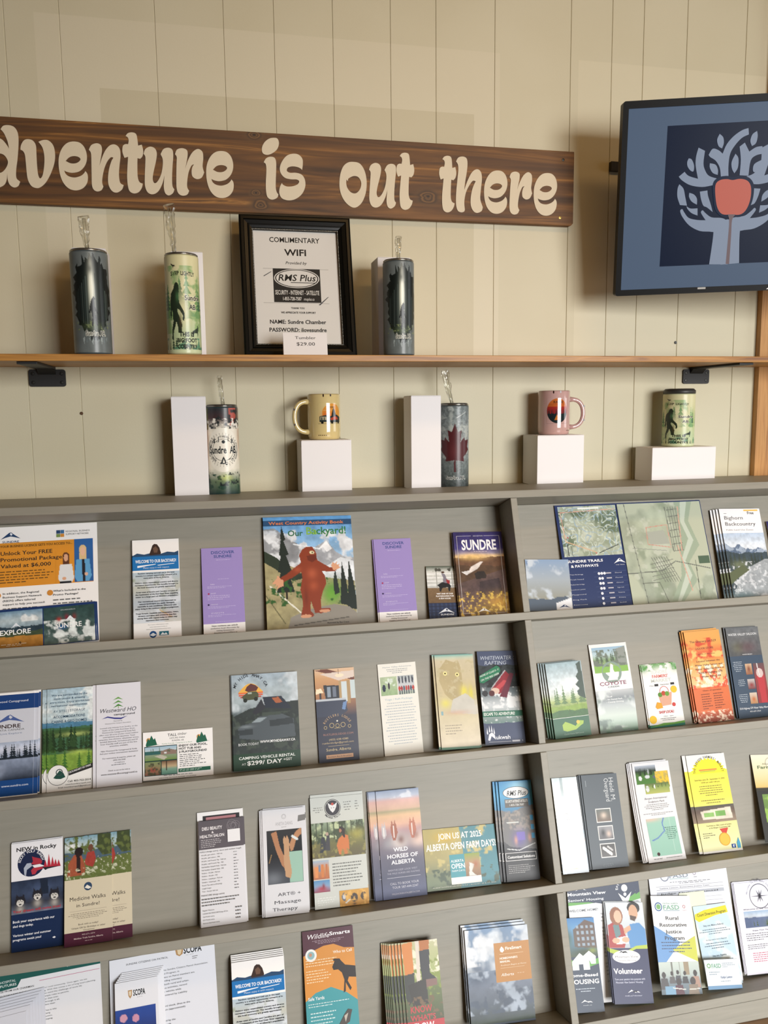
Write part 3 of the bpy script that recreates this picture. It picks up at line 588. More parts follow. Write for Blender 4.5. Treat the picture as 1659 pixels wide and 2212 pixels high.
def art_badge():
    ops = [('g', [(0, '2e3438'), (.12, '4a3436'), (.24, 'e8e2d2'), (.7, 'e8e4d4'), (.84, '6c8062'), (1, '1f3a3c')]), ('q', 0, 0, .2, .25, '5f6a34'), ('q', .62, 0, .78, .2, 'b4564a'), ('b', .9, .3, .12, .3, 'b98a62', .8), ('b', .12, .4, .1, .3, 'c98d5e', .8),
           ('c', .5, 14, '2b2f30', 6, .02, .24), ('c', .58, 20, 'efe9dc', 9, .12, .26), ('c', .5, 12, '2a4a3c', 16, .76, 1), ('b', .55, .8, .12, .05, 'c2cf6a', .8), ('c', .6, 18, '20292a', 3, .74, .9), ('n', .15, 9, 5), ('e', .5, .48, .31, .255, 'efebdd')]
    k = '23292b'
    return [('I', 0, 0, 1, 1, ops, .0011), ('O', .5, .48, .305, .014, k), ('O', .5, .48, .28, .006, k), ('O', .5, .48, .2, .007, k), ('R', .19, .415, .81, .545, 'efebdd'), ('R', .2, .412, .8, .418, k), ('R', .2, .542, .8, .548, k),
            ('T', 'Sundre', .235, .56, .44, .52, k, {'b': .05}), ('T', 'AB.', .62, .77, .44, .52, k, {'b': .05}),
            ('A', 'FRIENDS - FIRES - DRINKS', .5, .48, .222, 168, 12, .036, k, {'b': .03}), ('A', 'FRIENDS - FIRES - DRINKS', .5, .48, .258, 192, 348, .036, k, {'b': .03, 'in': 1}),
            ('R', .42, .325, .6, .385, k), ('R', .435, .335, .585, .36, 'efebdd'), ('E', .51, .387, .03, k), ('R', .38, .385, .43, .39, k), ('P', [(.33, .4), (.345, .34), (.36, .4)], k), ('P', [(.65, .4), (.665, .335), (.68, .4)], k),
            ('P', [(.46, .63), (.48, .585), (.505, .555), (.53, .59), (.55, .63), (.505, .645)], k), ('P', [(.485, .625), (.505, .585), (.525, .625), (.505, .635)], 'efebdd'), ('P', [(.44, .64), (.57, .655), (.57, .645), (.44, .63)], k), ('P', [(.36, .575), (.42, .59), (.36, .58)], k), ('P', [(.59, .59), (.65, .572), (.6, .597)], k)]
LEAF = [(0,-10),(1.6,-6.6),(3.6,-7.4),(2.9,-2.6),(5.1,-4.6),(5.7,-3.3),(8.4,-3.6),(7.4,-.6),(8.7,.4),(4.6,3.4),(5,5.2),(.35,4.6),(.6,9.4),(-.6,9.4),(-.35,4.6),(-5,5.2),(-4.6,3.4),(-8.7,.4),(-7.4,-.6),(-8.4,-3.6),(-5.7,-3.3),(-5.1,-4.6),(-2.9,-2.6),(-3.6,-7.4),(-1.6,-6.6)]
def art_maple():
    ops = [('g', [(0, '707a7a'), (.4, '8a9292'), (.7, '6d7777'), (1, '3c4444')]), ('n', .6, 34, 3), ('n', .35, 7, 8), ('c', .6, 9, 'a9b0ac', 5, .0, .65), ('l', .55, .14, .75, .07, .008, 'b8bcb8'), ('p', fit(LEAF, .17, .86, .21, .81), '4f2226'), ('b', .52, .55, .16, .12, '653033', .6)]
    return [('I', 0, 0, 1, 1, ops, .0011)]+two('Sundre AB.', .33, .74, .86, .9, '1d2122', 'c9cdc9')
def straw(P, top, r=.0038, bag=.009, lab='', bend=.3, sdd=1):
    P = np.array(P); T = np.array(top); e = empty('wrapped_straw', P, lab, 'straw', 'plastic-wrapped straws'); rr_ = random.Random(sdd)
    V, Fq = tube([(0, 0, .0), (T-P)*.5, (T-P)*.93], r, 12); mesh('straw', V, Fq, m_clear, e, True)
    n = 16; pts = []; rs = []
    for i in range(n+1):
        f = i/n; pts.append((T-P)*f+np.array([rr_.uniform(-.0009, .0009)-.004*math.sin(f*3)*bend, .0, 0])); rs.append(r+.0008+(bag-r)*(math.sin(min(1, f*1.3)*1.6)**2)*rr_.uniform(.72, 1.1))
    V, Fq = tube(pts, rs, 11, .6); V = [v+np.array([rr_.uniform(-.0007, .0007) for _ in range(3)]) for v in V]; mesh('plastic_wrapper', V, Fq, m_clear, e)
    return e
def tumbler(name, lab, xc, yb, wpx, yt, Y, Z, art, rimcol, lidz=0, flip=0, cat='tumbler', grp='slim printed tumblers', rim=None):
    X, R, H = place_round(xc, yb, wpx, yt, Y, Z+.0002); e = empty(name, (X, Y, Z+.0002), lab, cat, grp)
    R -= .0002; Hb = H-(.006 if not lidz else lidz)
    mesh('body', *lathe([(R-.005, 0), (R-.0015, .001), (R, .004), (R, Hb-.002), (R-.0008, Hb), (R-.003, Hb)], 72), mat(name+'_steel', rimcol, .3, Coat_Weight=.2), e, True)
    p = Print(R*TRUE, Hb-.006); p.draw(art); p.k = 0
    o = p.build('wrap_print', m_wrap, e, cyl_map(R+.00025, facing(X, Y)+flip)); o.location = (0, 0, .0035)
    if lidz: mesh('lid', *lathe([(R-.001, Hb), (R+.0004, Hb+.001), (R+.0004, H-.005), (R-.005, H), (R-.008, H), (.0001, H-.001)], 64), mat('dark_lid', '33322f', .45), e, True)
    else:
        mesh('rim', *lathe([(R-.004, Hb), (R-.0008, Hb+.0004), (R-.0006, Hb+.003), (R-.004, Hb+.003)], 64), mat('steel_rim', 'a5a39c', .25, Metallic=.9), e, True)
        mesh('lid', *lathe([(R-.0045, Hb+.0005), (R-.0025, Hb+.0035), (R-.003, H-.001), (R-.008, H), (.0001, H-.0015)], 64), mat('smoky_lid', '3a3733', .15, Alpha=.85), e, True)
    return X, R, H
SY = -.196
T1 = tumbler('tumbler', 'slate grey forest-scene tumbler left end of the pine shelf, in front of a white box', 203, 765, 78.5, 541.5, SY, SHZ, art_forest(), '4c585c', flip=-.05)
T2 = tumbler('tumbler', 'pale green and cream bigfoot tumbler on the pine shelf, left of the black picture frame', 400, 765.5, 72, 549.5, SY, SHZ, art_green(), 'c9c79c')
T3 = tumbler('tumbler', 'slate grey forest-scene tumbler right of the black picture frame on the pine shelf', 862, 766.5, 67.5, 562, SY, SHZ, art_forest(), '4c585c', flip=.12)
LY = -.066
T4 = tumbler('tumbler', 'multicoloured tumbler with a round camping badge, beside a tall white box', 485.5, 1067, 68.5, 873.5, LY, ZL, art_badge(), '2d3f42')
T5 = tumbler('tumbler', 'mottled grey tumbler with a dark red maple leaf, on the rack top', 981, 1051, 63, 870.5, LY-.01, ZL, art_maple(), '4a5252')
def st(xb, yb, xt, yt, T, Y, Z, lab, sdd, bag=.009):
    P = onY(xb, yb, Y); Q = onY(xt, yt, Y); P[2] = Z+T[2]; straw(P, Q, .0037, bag, lab, sdd=sdd)
st(189, 541, 180, 467, T1, SY, SHZ, 'clear straw in a crumpled plastic wrapper in the leftmost tumbler', 3, .0105)
st(377, 549, 365, 442, T2, SY, SHZ, 'long clear plastic-wrapped straw in the pale green tumbler', 5, .0105)
st(861, 562, 861, 511, T3, SY, SHZ, 'short clear plastic-wrapped straw in the tumbler right of the picture frame', 7, .007)
st(482, 873, 474, 812, T4, LY, ZL, 'narrow clear plastic-wrapped straw in the camping badge tumbler', 9, .0055)
st(976, 870, 961, 800, T5, LY-.01, ZL, 'clear plastic-wrapped straw in the maple leaf tumbler', 11, .0095)
# white cartons
m_slot = mat('carton_slot', '4a4744', .8)
def carton(lab, x0, x1, ytop, ybot, Y, dep, Z, grp='white cartons', rot=0, slot=False):
    ym = (ytop+ybot)/2; A = onY(x0, ybot, Y); B = onY(x1, ybot, Y); X0, X1 = A[0], B[0]; H = onY((x0+x1)/2, ytop, Y)[2]-Z
    e = empty('white_box', ((X0+X1)/2, Y+dep/2, Z+.0002), lab, 'box', grp); hw = (X1-X0)/2
    mesh('carton', boxv(-hw, hw, -dep/2, dep/2, 0, H-.001), BOXF, m_card, e, bevel=.0009)
    mesh('lid_flap', boxv(-hw+.0015, hw-.0005, -dep/2+.0008, dep/2-.001, H-.0008, H), BOXF, m_card, e)
    if slot:
        mesh('tuck_slot', joinmesh([(boxv(-hw-.0006, -hw-.0001, -dep/2+.0015, -dep/2+.004, H-.016, H-.001), BOXF), (boxv(-hw-.0006, -hw-.0001, -dep/2+.0015, -dep/2+.004, .001, .017), BOXF)])[0], joinmesh([(BOXF and boxv(0,1,0,1,0,1), BOXF), (boxv(0,1,0,1,0,1), BOXF)])[1], m_slot, e)
    return (X0+X1)/2, Z+.0002+H
carton('tall white box behind the leftmost tumbler on the pine shelf', 167, 240, 536, 765, -.135, .075, SHZ)
carton('tall white box behind the pale green tumbler on the pine shelf', 378, 446, 544, 765, -.135, .075, SHZ)
carton('tall white box behind the tumbler right of the picture frame', 818, 888, 556, 766, -.135, .075, SHZ)
carton('tall white box beside the camping badge tumbler on the rack top', 378, 452.3, 856.5, 1069, -.106, .075, ZL)
c2 = carton('square white box under the yellow mug on the rack top', 653, 760.7, 950.8, 1061, -.110, .095, ZL, slot=True)
carton('tall white box beside the maple leaf tumbler on the rack top', 889, 953, 854.5, 1052.5, -.106, .075, ZL)
c4 = carton('square white box under the pink mug on the rack top', 1160, 1260, 940, 1043, -.110, .095, ZL)
c5 = carton('low wide white box under the lidded can cooler on the rack top', 1407.5, 1544, 966, 1034, -.110, .085, ZL)
# mugs
def mug(name, lab, xc, yb, wpx, yt, Y, Z, base, hx, hy0, hy1, side, art, pu, pv, psz, flip):
    X, R, H = place_round(xc, yb, wpx, yt, Y, Z); H -= .001; e = empty(name, (X, Y, Z+.0002), lab, 'mug', 'coffee mugs on boxes'); m = mat(name+'_glaze', base, .14, Coat_Weight=1.0, Coat_Roughness=.03)
    mesh('body', *lathe([(.0001, .003), (R-.008, .003), (R-.006, 0), (R-.003, .0015), (R-.0006, .008), (R, .02), (R, H-.003), (R-.0012, H), (R-.003, H-.001), (R-.0042, H-.006), (R-.0045, .012), (R-.01, .006), (.0001, .006)], 80), m, e, True)
    Zt = onY(hx, hy0, Y)[2]-Z; Zb = onY(hx, hy1, Y)[2]-Z; out = abs(onY(hx, (hy0+hy1)/2, Y)[0]-X)-.006; a = math.radians(0 if side > 0 else 180)+math.radians(-8*side)
    zs = (Zt+Zb)/2; hh = (Zt-Zb)/2-.006; pts = []
    for i in range(19):
        t = math.pi*(i/18-.5); r = R-.0025+(out-R+.0025)*max(0, math.cos(t))**.62; pts.append((r*math.cos(a), r*math.sin(a), zs+hh*math.sin(t)))
    V, Fq = tube(pts, [.0072]+[.0058]*17+[.0072], 16, 1, (0, 0, 1)); mesh('handle', V, Fq, m, e, True)
    p = Print(psz[0], psz[1]); p.draw(art); o = p.build('printed_picture', m_ceram, e, cyl_map(R+.0001, facing(X, Y)+flip)); o.location = (0, 0, H-psz[1]-pv)
    sp = []; rr_ = random.Random(3)
    for da, zz, s1, s2 in ((-.02, H-.004, .0016, .0038), (.42, H-.0035, .0018, .003)):
        al = facing(X, Y)+da; V = [((R+.0003)*math.cos(al+s1/R*math.cos(q)), (R+.0003)*math.sin(al+s1/R*math.cos(q)), zz+s2*math.sin(q)) for q in [i*math.pi/6 for i in range(12)]]; sp.append((V, [tuple(range(12))]))
    for i in range(5):
        al = facing(X, Y)+(-.32 if side < 0 else .95)+i*.11; V = [((R+.0003)*math.cos(al+.0011/R*math.cos(q)), (R+.0003)*math.sin(al+.0011/R*math.cos(q)), .011+.0011*math.sin(q)) for q in [i2*math.pi/4 for i2 in range(8)]]; sp.append((V, [tuple(range(8))]))
    for i in (6, 12):
        q0 = np.array(pts[i]); V = [q0+np.array([.0022*math.cos(q)+side*.0035, -.0062, .0028*math.sin(q)]) for q in [i2*math.pi/4 for i2 in range(8)]]; sp.append(([tuple(v) for v in V], [tuple(range(8))]))
    V, Fq = joinmesh(sp); tag(mesh('brown_speckles', V, Fq, mat('speckle', '2a1712', .2), e), kind='stuff')
YM = [('I', 0, 0, 1, 1, [('q', 0, 0, 1, 1, 'dcc68a'), ('e', .56, .45, .4, .43, 'e2993c'), ('b', .35, .55, .25, .25, 'd9602e', .9), ('q', .2, .32, .55, .335, 'dcc68a'), ('q', .15, .42, .4, .43, 'dcc68a'), ('q', 0, .92, 1, 1, 'dcc68a'), ('p', [(.52, .6), (.58, .3), (.63, .2), (.68, .33), (.76, .6)], '23211c'),
      ('p', [(.05, .6), (.35, .53), (.42, .56), (.42, .86), (.05, .86)], '2f3a38'), ('q', .09, .62, .32, .76, 'b9ad8c'), ('q', .12, .64, .16, .76, '3c4644'), ('q', .22, .64, .26, .76, '3c4644'), ('p', [(.42, .62), (.62, .54), (.8, .54), (.98, .64), (.98, .88), (.42, .88)], '26302f'), ('p', [(.48, .68), (.68, .6), (.8, .63), (.86, .74), (.5, .78)], 'b8482f'), ('e', .16, .88, .05, .06, '171a18'), ('e', .55, .88, .05, .06, '171a18'), ('e', .88, .88, .05, .06, '171a18'), ('q', 0, .92, 1, .945, '25231f')], .0007), ('T', 'SUNDRE', .34, .66, .15, .22, '3c2416', {'b': .05})]
mug('yellow_mug', 'pale yellow mug printed with a camper at sunset, handle to the left', 701, 950, 71.5, 850.6, -.062, c2[1], 'dcc68a', 629, 863, 939.5, -1, YM, 0, .022, (.062, .052), .42)
PM = [('I', 0, 0, 1, 1, [('q', 0, 0, 1, 1, 'c9a29b'), ('e', .5, .5, .49, .49, 'c9662c')]+[('q', 0, 0, 0, 0, '000')], .0006)]
PMo = [('q', 0, 0, 1, 1, 'c9a29b')]
def disc_clip(): 
    n = 48; c_ = [(.5+.49*math.cos(2*math.pi*i/n), .5+.49*math.sin(2*math.pi*i/n)) for i in range(n)]; up = [(0, 0), (1, 0), (1, 1), (0, 1), (0, 0)]+c_+[c_[0]]; return up
PM = [('I', 0, 0, 1, 1, [('g', [(0, 'c9702e'), (.33, 'c2602a'), (.34, 'a83227'), (.5, '8f2a2c'), (1, '8f2a2c')]), ('l', 0, .26, 1, .24, .006, 'a2431f'), ('t', .72, .3, 14, '1e2a2d', 5), ('q', 0, .62, 1, 1, '1e2a2d'), ('p', [(.36, .86), (.47, .64), (.6, .86)], 'c9762c'), ('q', .46, .5, .5, .66, '7a2632'), ('p', disc_clip(), 'c9a29b')], .0006), ('T', 'SUNDRE', .3, .76, .11, .2, '4a2a18', {'b': .06})]
mug('pink_mug', 'pink mug with a round red sunset picture, handle to the right, on a box', 1195.3, 939.5, 69, 843.6, -.062, c4[1], 'c9a29b', 1260.5, 857.5, 927, 1, PM, 0, .019, (.056, .064), .24)
tumbler('can_cooler', 'short pale green bigfoot can cooler with a dark lid, on the low wide white box', 1463.5, 964, 67, 840, -.064, c5[1], art_green(True), 'c4c79c', lidz=.0135, flip=-.12, cat='tumbler', grp='lidded can coolers')

# ---------------------------------------------------------------- framed notice
fY, fZ = -.135, SHZ+.0003
P1, P2 = onY(528.6, 767, fY), onY(772, 767.6, fY); fw = P2[0]-P1[0]
TOPY = -.062; ftop = onY(635, 470, TOPY)[2]-fZ; ang = math.atan2(TOPY-fY, ftop); fh = math.hypot(ftop, TOPY-fY)
fu = np.array([0, math.sin(ang), math.cos(ang)]); fn = np.array([0, -math.cos(ang), math.sin(ang)]); fr_ = np.array([1., 0, 0])
fr = empty('framed_notice', M=basis(((P1[0]+P2[0])/2, fY+.016*math.sin(0)+0, fZ+.018*math.sin(ang)), fr_, fu, fn), label='black beaded picture frame holding a printed internet access notice, leaning on the pine shelf', cat='picture frame')
def ring(x0, x1, y0, y1, xi0, xi1, yi0, yi1, za, zb): return [(x0, y0, za), (x1, y0, za), (x1, y1, za), (x0, y1, za), (xi0, yi0, zb), (xi1, yi0, zb), (xi1, yi1, zb), (xi0, yi1, zb)], [(i, (i+1) % 4, 4+(i+1) % 4, 4+i) for i in range(4)]
hwf = fw/2; MW = .0315
prof = [(0, -.018), (0, -.002), (.004, .0), (.010, .0), (.0115, -.003), (.019, -.0045), (.0205, -.002), (.0235, -.004), (.0285, -.0055), (.0285, -.009), (MW, -.009), (MW, -.016)]
parts = []
for (d0, z0_), (d1, z1_) in zip(prof[:-1], prof[1:]): parts.append(ring(-hwf+d0, hwf-d0, d0, fh-d0, -hwf+d1, hwf-d1, d1, fh-d1, z0_, z1_))
V, Fq = joinmesh(parts); mesh('moulding', V, Fq, m_bframe, fr)
mesh('backing', boxv(-hwf+.004, hwf-.004, .004, fh-.004, -.0179, -.0165), BOXF, m_bframe, fr)
bs = []; bd = .0300; ico = [(0, 0, .0014), (.0014, 0, 0), (0, .0014, 0), (-.0014, 0, 0), (0, -.0014, 0)]; icf = [(0, 1, 2), (0, 2, 3), (0, 3, 4), (0, 4, 1)]
def bead(x, y): bs.append(([(x+a, y+b, c-.0088) for a, b, c in ico], icf))
nx = 56; ny = 74
for i in range(nx+1): x = -hwf+bd+(fw-2*bd)*i/nx; bead(x, bd); bead(x, fh-bd)
for i in range(1, ny): y = bd+(fh-2*bd)*i/ny; bead(-hwf+bd, y); bead(hwf-bd, y)
V, Fq = joinmesh(bs); o = mesh('bead_trim', V, Fq, m_pearl, fr, True); o['kind'] = 'stuff'
pw, ph = fw-2*MW, fh-2*MW; pg = Print(pw, ph); pg.body(.0004, 'd9d6cf'); K = '26221e'
pg.draw([('T', 'COMLIMENTARY', .19, .79, .055, .098, K, {'b': .03}), ('T', 'WIFI', .36, .62, .16, .215, K, {'b': .045}), ('T', 'Provided by', .37, .62, .268, .292, K, {'b': .02, 'i': .25}),
 ('R', .1, .333, .88, .335, '6a655e'), ('R', .09, .635, .87, .637, '6a655e'), ('P', [(.1, .40), (.19, .36), (.2, .362), (.11, .404)], '555'), ('P', [(.74, .65), (.86, .575), (.865, .578), (.76, .652)], '555'),
 ('R', .215, .332, .775, .63, '2c2925'), ('E', .495, .418, .27, 'd9d6cf', .085), ('E', .495, .418, .258, '2c2925', .079), ('E', .495, .418, .245, 'd9d6cf', .073),
 ('T', 'RMS Plus', .275, .715, .385, .44, '2c2925', {'b': .03, 'i': .2}), ('R', .42, .452, .71, .458, '2c2925'), ('T', 'SECURITY - INTERNET - SATELLITE', .232, .755, .525, .562, 'e2dfd8', {'b': .02}), ('T', '1-855-728-7587', .32, .54, .583, .612, 'e2dfd8', {'b': .02}), ('T', 'rmsplus.ca', .565, .69, .587, .612, 'e2dfd8', {'i': .2}),
 ('T', 'THANK YOU', .41, .57, .673, .688, K, {'b': .03}), ('T', 'WE APPRECIATE YOUR SUPPORT', .29, .7, .712, .728, K, {'b': .03}), ('T', 'NAME: Sundre Chamber', .155, .82, .785, .818, K, {'b': .03}), ('T', 'PASSWORD: ilovesundre', .145, .82, .855, .888, K, {'b': .03})])
o = pg.build('notice_sheet', m_matte, fr); o.location = (0, MW, -.0155)
st_ = mesh('easel_back', boxv(-.02, .02, .02, fh*.55, -.0215, -.0181), BOXF, m_bframe, fr)
# price card
cy = SY-.01; A = onY(613, 767, cy); B = onY(708, 767, cy); cwid = B[0]-A[0]; chh = (onY(660, 718.5, cy)[2]-SHZ)/math.cos(.16)
pc = Print(cwid, chh); pc.body(.0004, 'e3dfdc'); pc.draw([('T', 'Tumbler', .27, .74, .16, .28, '2b2828', {'b': .01}), ('T', '$29.00', .30, .72, .42, .56, '2b2828', {'b': .01})])
cu_ = np.array([0, math.sin(.16), math.cos(.16)]); cn = np.array([0, -math.cos(.16), math.sin(.16)])
e = empty('price_card', M=basis(((A[0]+B[0])/2, cy, SHZ+.0004), fr_, cu_, cn), label='small white price card standing in front of the black picture frame', cat='card')
pc.build('front_fold', m_matte, e)
mesh('back_fold', [(-cwid/2, chh-.0005, -.0006), (cwid/2, chh-.0005, -.0006), (cwid/2, .0035, -.019), (-cwid/2, .0035, -.019), (-cwid/2, chh-.0005, -.001), (cwid/2, chh-.0005, -.001), (cwid/2, .0035, -.0194), (-cwid/2, .0035, -.0194)], BOXF, m_card, e)

# ---------------------------------------------------------------- printed matter on the rack
m_pages = mat('page_edges', 'd8d5cf', .7); m_darkpages = mat('dark_page_edges', '3a3936', .6)
LOG = []
ORD = {1: 'second', 2: 'third', 3: 'fourth', 4: 'fifth', 5: 'sixth', 6: 'seventh', 7: 'eighth', 8: 'ninth'}
def leaf(name, lab, cat, q, row, cmds, paper='f2f0ee', t=.0014, gap=0.0, nb=None, m=None, bend=None, group=None, copies=(), clabel=None, nt=None, edge=None, norot=False, xlim=None):
    (TL, TR, BR, BL) = q; m = m or m_gloss; gap = max([gap]+[k_*(t+.0004)+.0008 for _, _, k_ in copies]); s0 = ROWS[row]-.0005
    if nb is None:
        if row == 1: nb = DEP-.014-gap
        else: nb = np.mean([rinv(hit(*p, rk(0, ROWS[row], 0), sd))[2] for p in (BL, BR)])
    nb = float(np.clip(nb, .012, DEP-.002-t-gap)); ntp = nt or DEP-.0012-t-gap
    stp = np.mean([rinv(hit(*p, rk(0, 0, ntp), nr))[1] for p in (TL, TR)])
    Pb, Pt = rk(0, s0, nb), rk(0, stp, ntp); u = (Pt-Pb)/np.linalg.norm(Pt-Pb); X = np.array([1., 0, 0]); n = np.cross(X, u)
    pt = {k: hit(*p, Pb, n)-Pb for k, p in zip('abcd', q)}; x = {k: v[0] for k, v in pt.items()}; yv = {k: v@u for k, v in pt.items()}
    h = (yv['a']+yv['b'])/2; wd = (x['b']-x['a']+x['c']-x['d'])/2; rot = ((x['a']-x['d'])+(x['b']-x['c']))/2/h
    if norot: rot = 0
    xc = sum(x.values())/4; r = X*math.cos(rot)-u*math.sin(rot); u2 = u*math.cos(rot)+X*math.sin(rot); P = Pb+X*(xc-math.sin(rot)*h/2)+u*(wd/2*abs(math.sin(rot)))
    ext = wd/2+abs(math.sin(rot))*h*.5
    mid = (DX0+DX1)/2
    if xc < mid and xc+ext > DX0-.001: P[0] -= xc+ext-DX0+.001
    if xc > mid and xc-ext < DX1+.001: P[0] += DX1+.001-xc+ext
    LOG.append((lab[:34], round(wd, 3), round(h, 3), round(math.degrees(rot), 1), round(nb, 3), round(ntp, 3)))
    e = empty(name, M=basis(P, r, u2, n), label=lab, cat=cat, group=group); p = Print(wd, h, bend); p.body(.0004 if t > .0009 else t, paper); p.k = 2; p.draw(cmds); p.build('cover' if t > .0009 else 'printed_sheet', m, e)
    if t > .0009:
        b = Print(wd-.0012, h-.001, bend); b.body(t-.0005, 'd5d2cc' if not edge else edge); o = b.build('pages', m_matte, e); o.location = (0, .0005, -.00045)
    for i, (dx, dy, k) in enumerate(copies):
        c = e.copy(); C.objects.link(c); M = e.matrix_world.copy(); off = X*dx+u*max(dy, 0)-n*(t+.0004)*k
        c.matrix_world = Matrix.Translation(off)@M
        c['label'] = (clabel or 'copy behind the '+lab) if len(copies) == 1 else ORD[k]+' '+clabel
        c['group'] = 'copies of the '+' '.join(lab.split()[:5])
        for ch in list(e.children):
            d = ch.copy(); C.objects.link(d); d.parent = c
    return e
def Q(sc_, ox, oy, *pts): return [(ox+pts[i]/sc_, oy+pts[i+1]/sc_) for i in range(0, 8, 2)]
qa = lambda *p: Q(2.9625, 0, 1060, *p)
qb = lambda *p: Q(2.8603, 540, 1060, *p)
qc = lambda *p: Q(2.8653, 1080, 1040, *p)
qd = lambda *p: Q(3.318, 0, 1380, *p)
qe = lambda *p: Q(3.7705, 460, 1380, *p)
qf = lambda *p: Q(4.879, 860, 1360, *p)
qg = lambda *p: Q(3.2593, 1150, 1320, *p)
qh = lambda *p: Q(3.95, 0, 1740, *p)
qi = lambda *p: Q(4.1475, 400, 1700, *p)
qj = lambda *p: Q(3.7705, 780, 1660, *p)
qk = lambda *p: Q(3.3926, 1170, 1600, *p)
ql = lambda *p: Q(2.592, 0, 1980, *p)
qm = lambda *p: Q(2.6758, 620, 1940, *p)
qn = lambda *p: Q(3.4635, 1180, 1860, *p)
B = {'b': .02}; BB = {'b': .04}; I_ = {'i': .25}
def peak(u, v, w_, h_, c, c2='e8ecf2'):           # small mountain emblem
    return [('P', [(u, v+h_), (u+.18*w_, v+.62*h_), (u+.42*w_, v+.1*h_), (u+.52*w_, v), (u+.64*w_, v+.28*h_), (u+.8*w_, v+.6*h_), (u+w_, v+.95*h_), (u+.7*w_, v+.72*h_), (u+.5*w_, v+.6*h_), (u+.25*w_, v+.75*h_)], c), ('P', [(u+.5*w_, v+.06*h_), (u+.6*w_, v+.3*h_), (u+.54*w_, v+.5*h_), (u+.47*w_, v+.35*h_)], c2)]
def person(u, v, w_, h_, hair, skin, top, leg='222'):
    """a small printed figure inside an image (fractions of the image)"""
    return [('e', u, v+.13*h_, .2*w_, .14*h_, hair), ('e', u, v+.3*h_, .2*w_, .2*h_, hair), ('p', [(u-.34*w_, v+.38*h_), (u+.34*w_, v+.38*h_), (u+.46*w_, v+.85*h_), (u+.3*w_, v+h_), (u-.3*w_, v+h_), (u-.46*w_, v+.85*h_)], top), ('e', u, v+.17*h_, .13*w_, .12*h_, skin)]

# ---- row one
K = '1f2226'
leaf('flyer', 'large white and orange business flyer with a photo of two women, top row', 'flyer', qa(-22,236, 625,212, 631,962, -18,1000), 1, [
 ('R', 0, .135, .955, .50, 'd9902e')]+peak(.03, .045, .2, .06, '27436a')+[('T', 'SUNDRE', .05, .215, .118, .134, '27436a', BB), ('R', .585, .05, .625, .08, '27436a'), ('R', .627, .05, .665, .08, '3d6c9a'), ('R', .585, .082, .625, .11, '7a9150'), ('R', .627, .082, .665, .11, 'cf8a38'), ('T', 'REGIONAL BUSINESS', .68, .925, .058, .072, '444'), ('T', 'SUPPORT NETWORK', .68, .915, .082, .096, '444'),
 ('I', .765, .135, .955, .495, [('g', [(0, '2f62a2'), (1, '2c5a96')])]+person(.45, .15, 1.0, .85, 'd8bb8a', 'e2b79a', '5fa0cf')+[('p', [(.4, .48), (.55, .48), (.56, 1), (.42, 1)], '23232b'), ('e', .62, .83, .1, .04, 'dcb197')]),
 ('I', .58, .23, .762, .5, [('g', [(0, 'd9902e'), (1, 'd9902e')])]+person(.55, .05, .95, .95, '5c3622', 'd9a583', 'dfe1e2')+[('e', .45, .85, .12, .05, 'd9a583'), ('q', .2, .93, .85, 1, '22242a')]),
 ('T', 'YOUR BUSINESS LICENCE GETS YOU ACCESS TO...', .03, .745, .155, .173, '3a2a18', B), ('T', 'Unlock Your FREE', .035, .545, .207, .238, K, B), ('T', 'Promotional Package:', .035, .655, .26, .29, K, B), ('T', 'Valued at $6,000', .035, .53, .313, .343, K, B), ('G', .03, .57, .37, .48, 5, '5c4322', 'l'),
 ('E', .012, .565, .03, 'cf8a38'), ('T', 'In addition, the Regional', .06, .41, .545, .56, K, B), ('T', 'Business Support Network', .06, .44, .575, .59, K, B), ('T', '(RBSN) offers tailored', .06, .375, .604, .619, K, B), ('T', 'support to help you succeed:', .06, .47, .634, .649, K, B),
 ('E', .52, .57, .03, 'cf8a38'), ('T', "What's Included in the", .55, .875, .55, .565, K, B), ('T', 'Promo Package?', .55, .8, .582, .597, K, B), ('G', .06, .46, .67, .76, 4, '666', 'l'), ('G', .55, .95, .625, .74, 4, '666', 'l'), ('G', .06, .95, .78, .95, 6, '777', 'l')], t=.0008, gap=.001, m=m_matte)
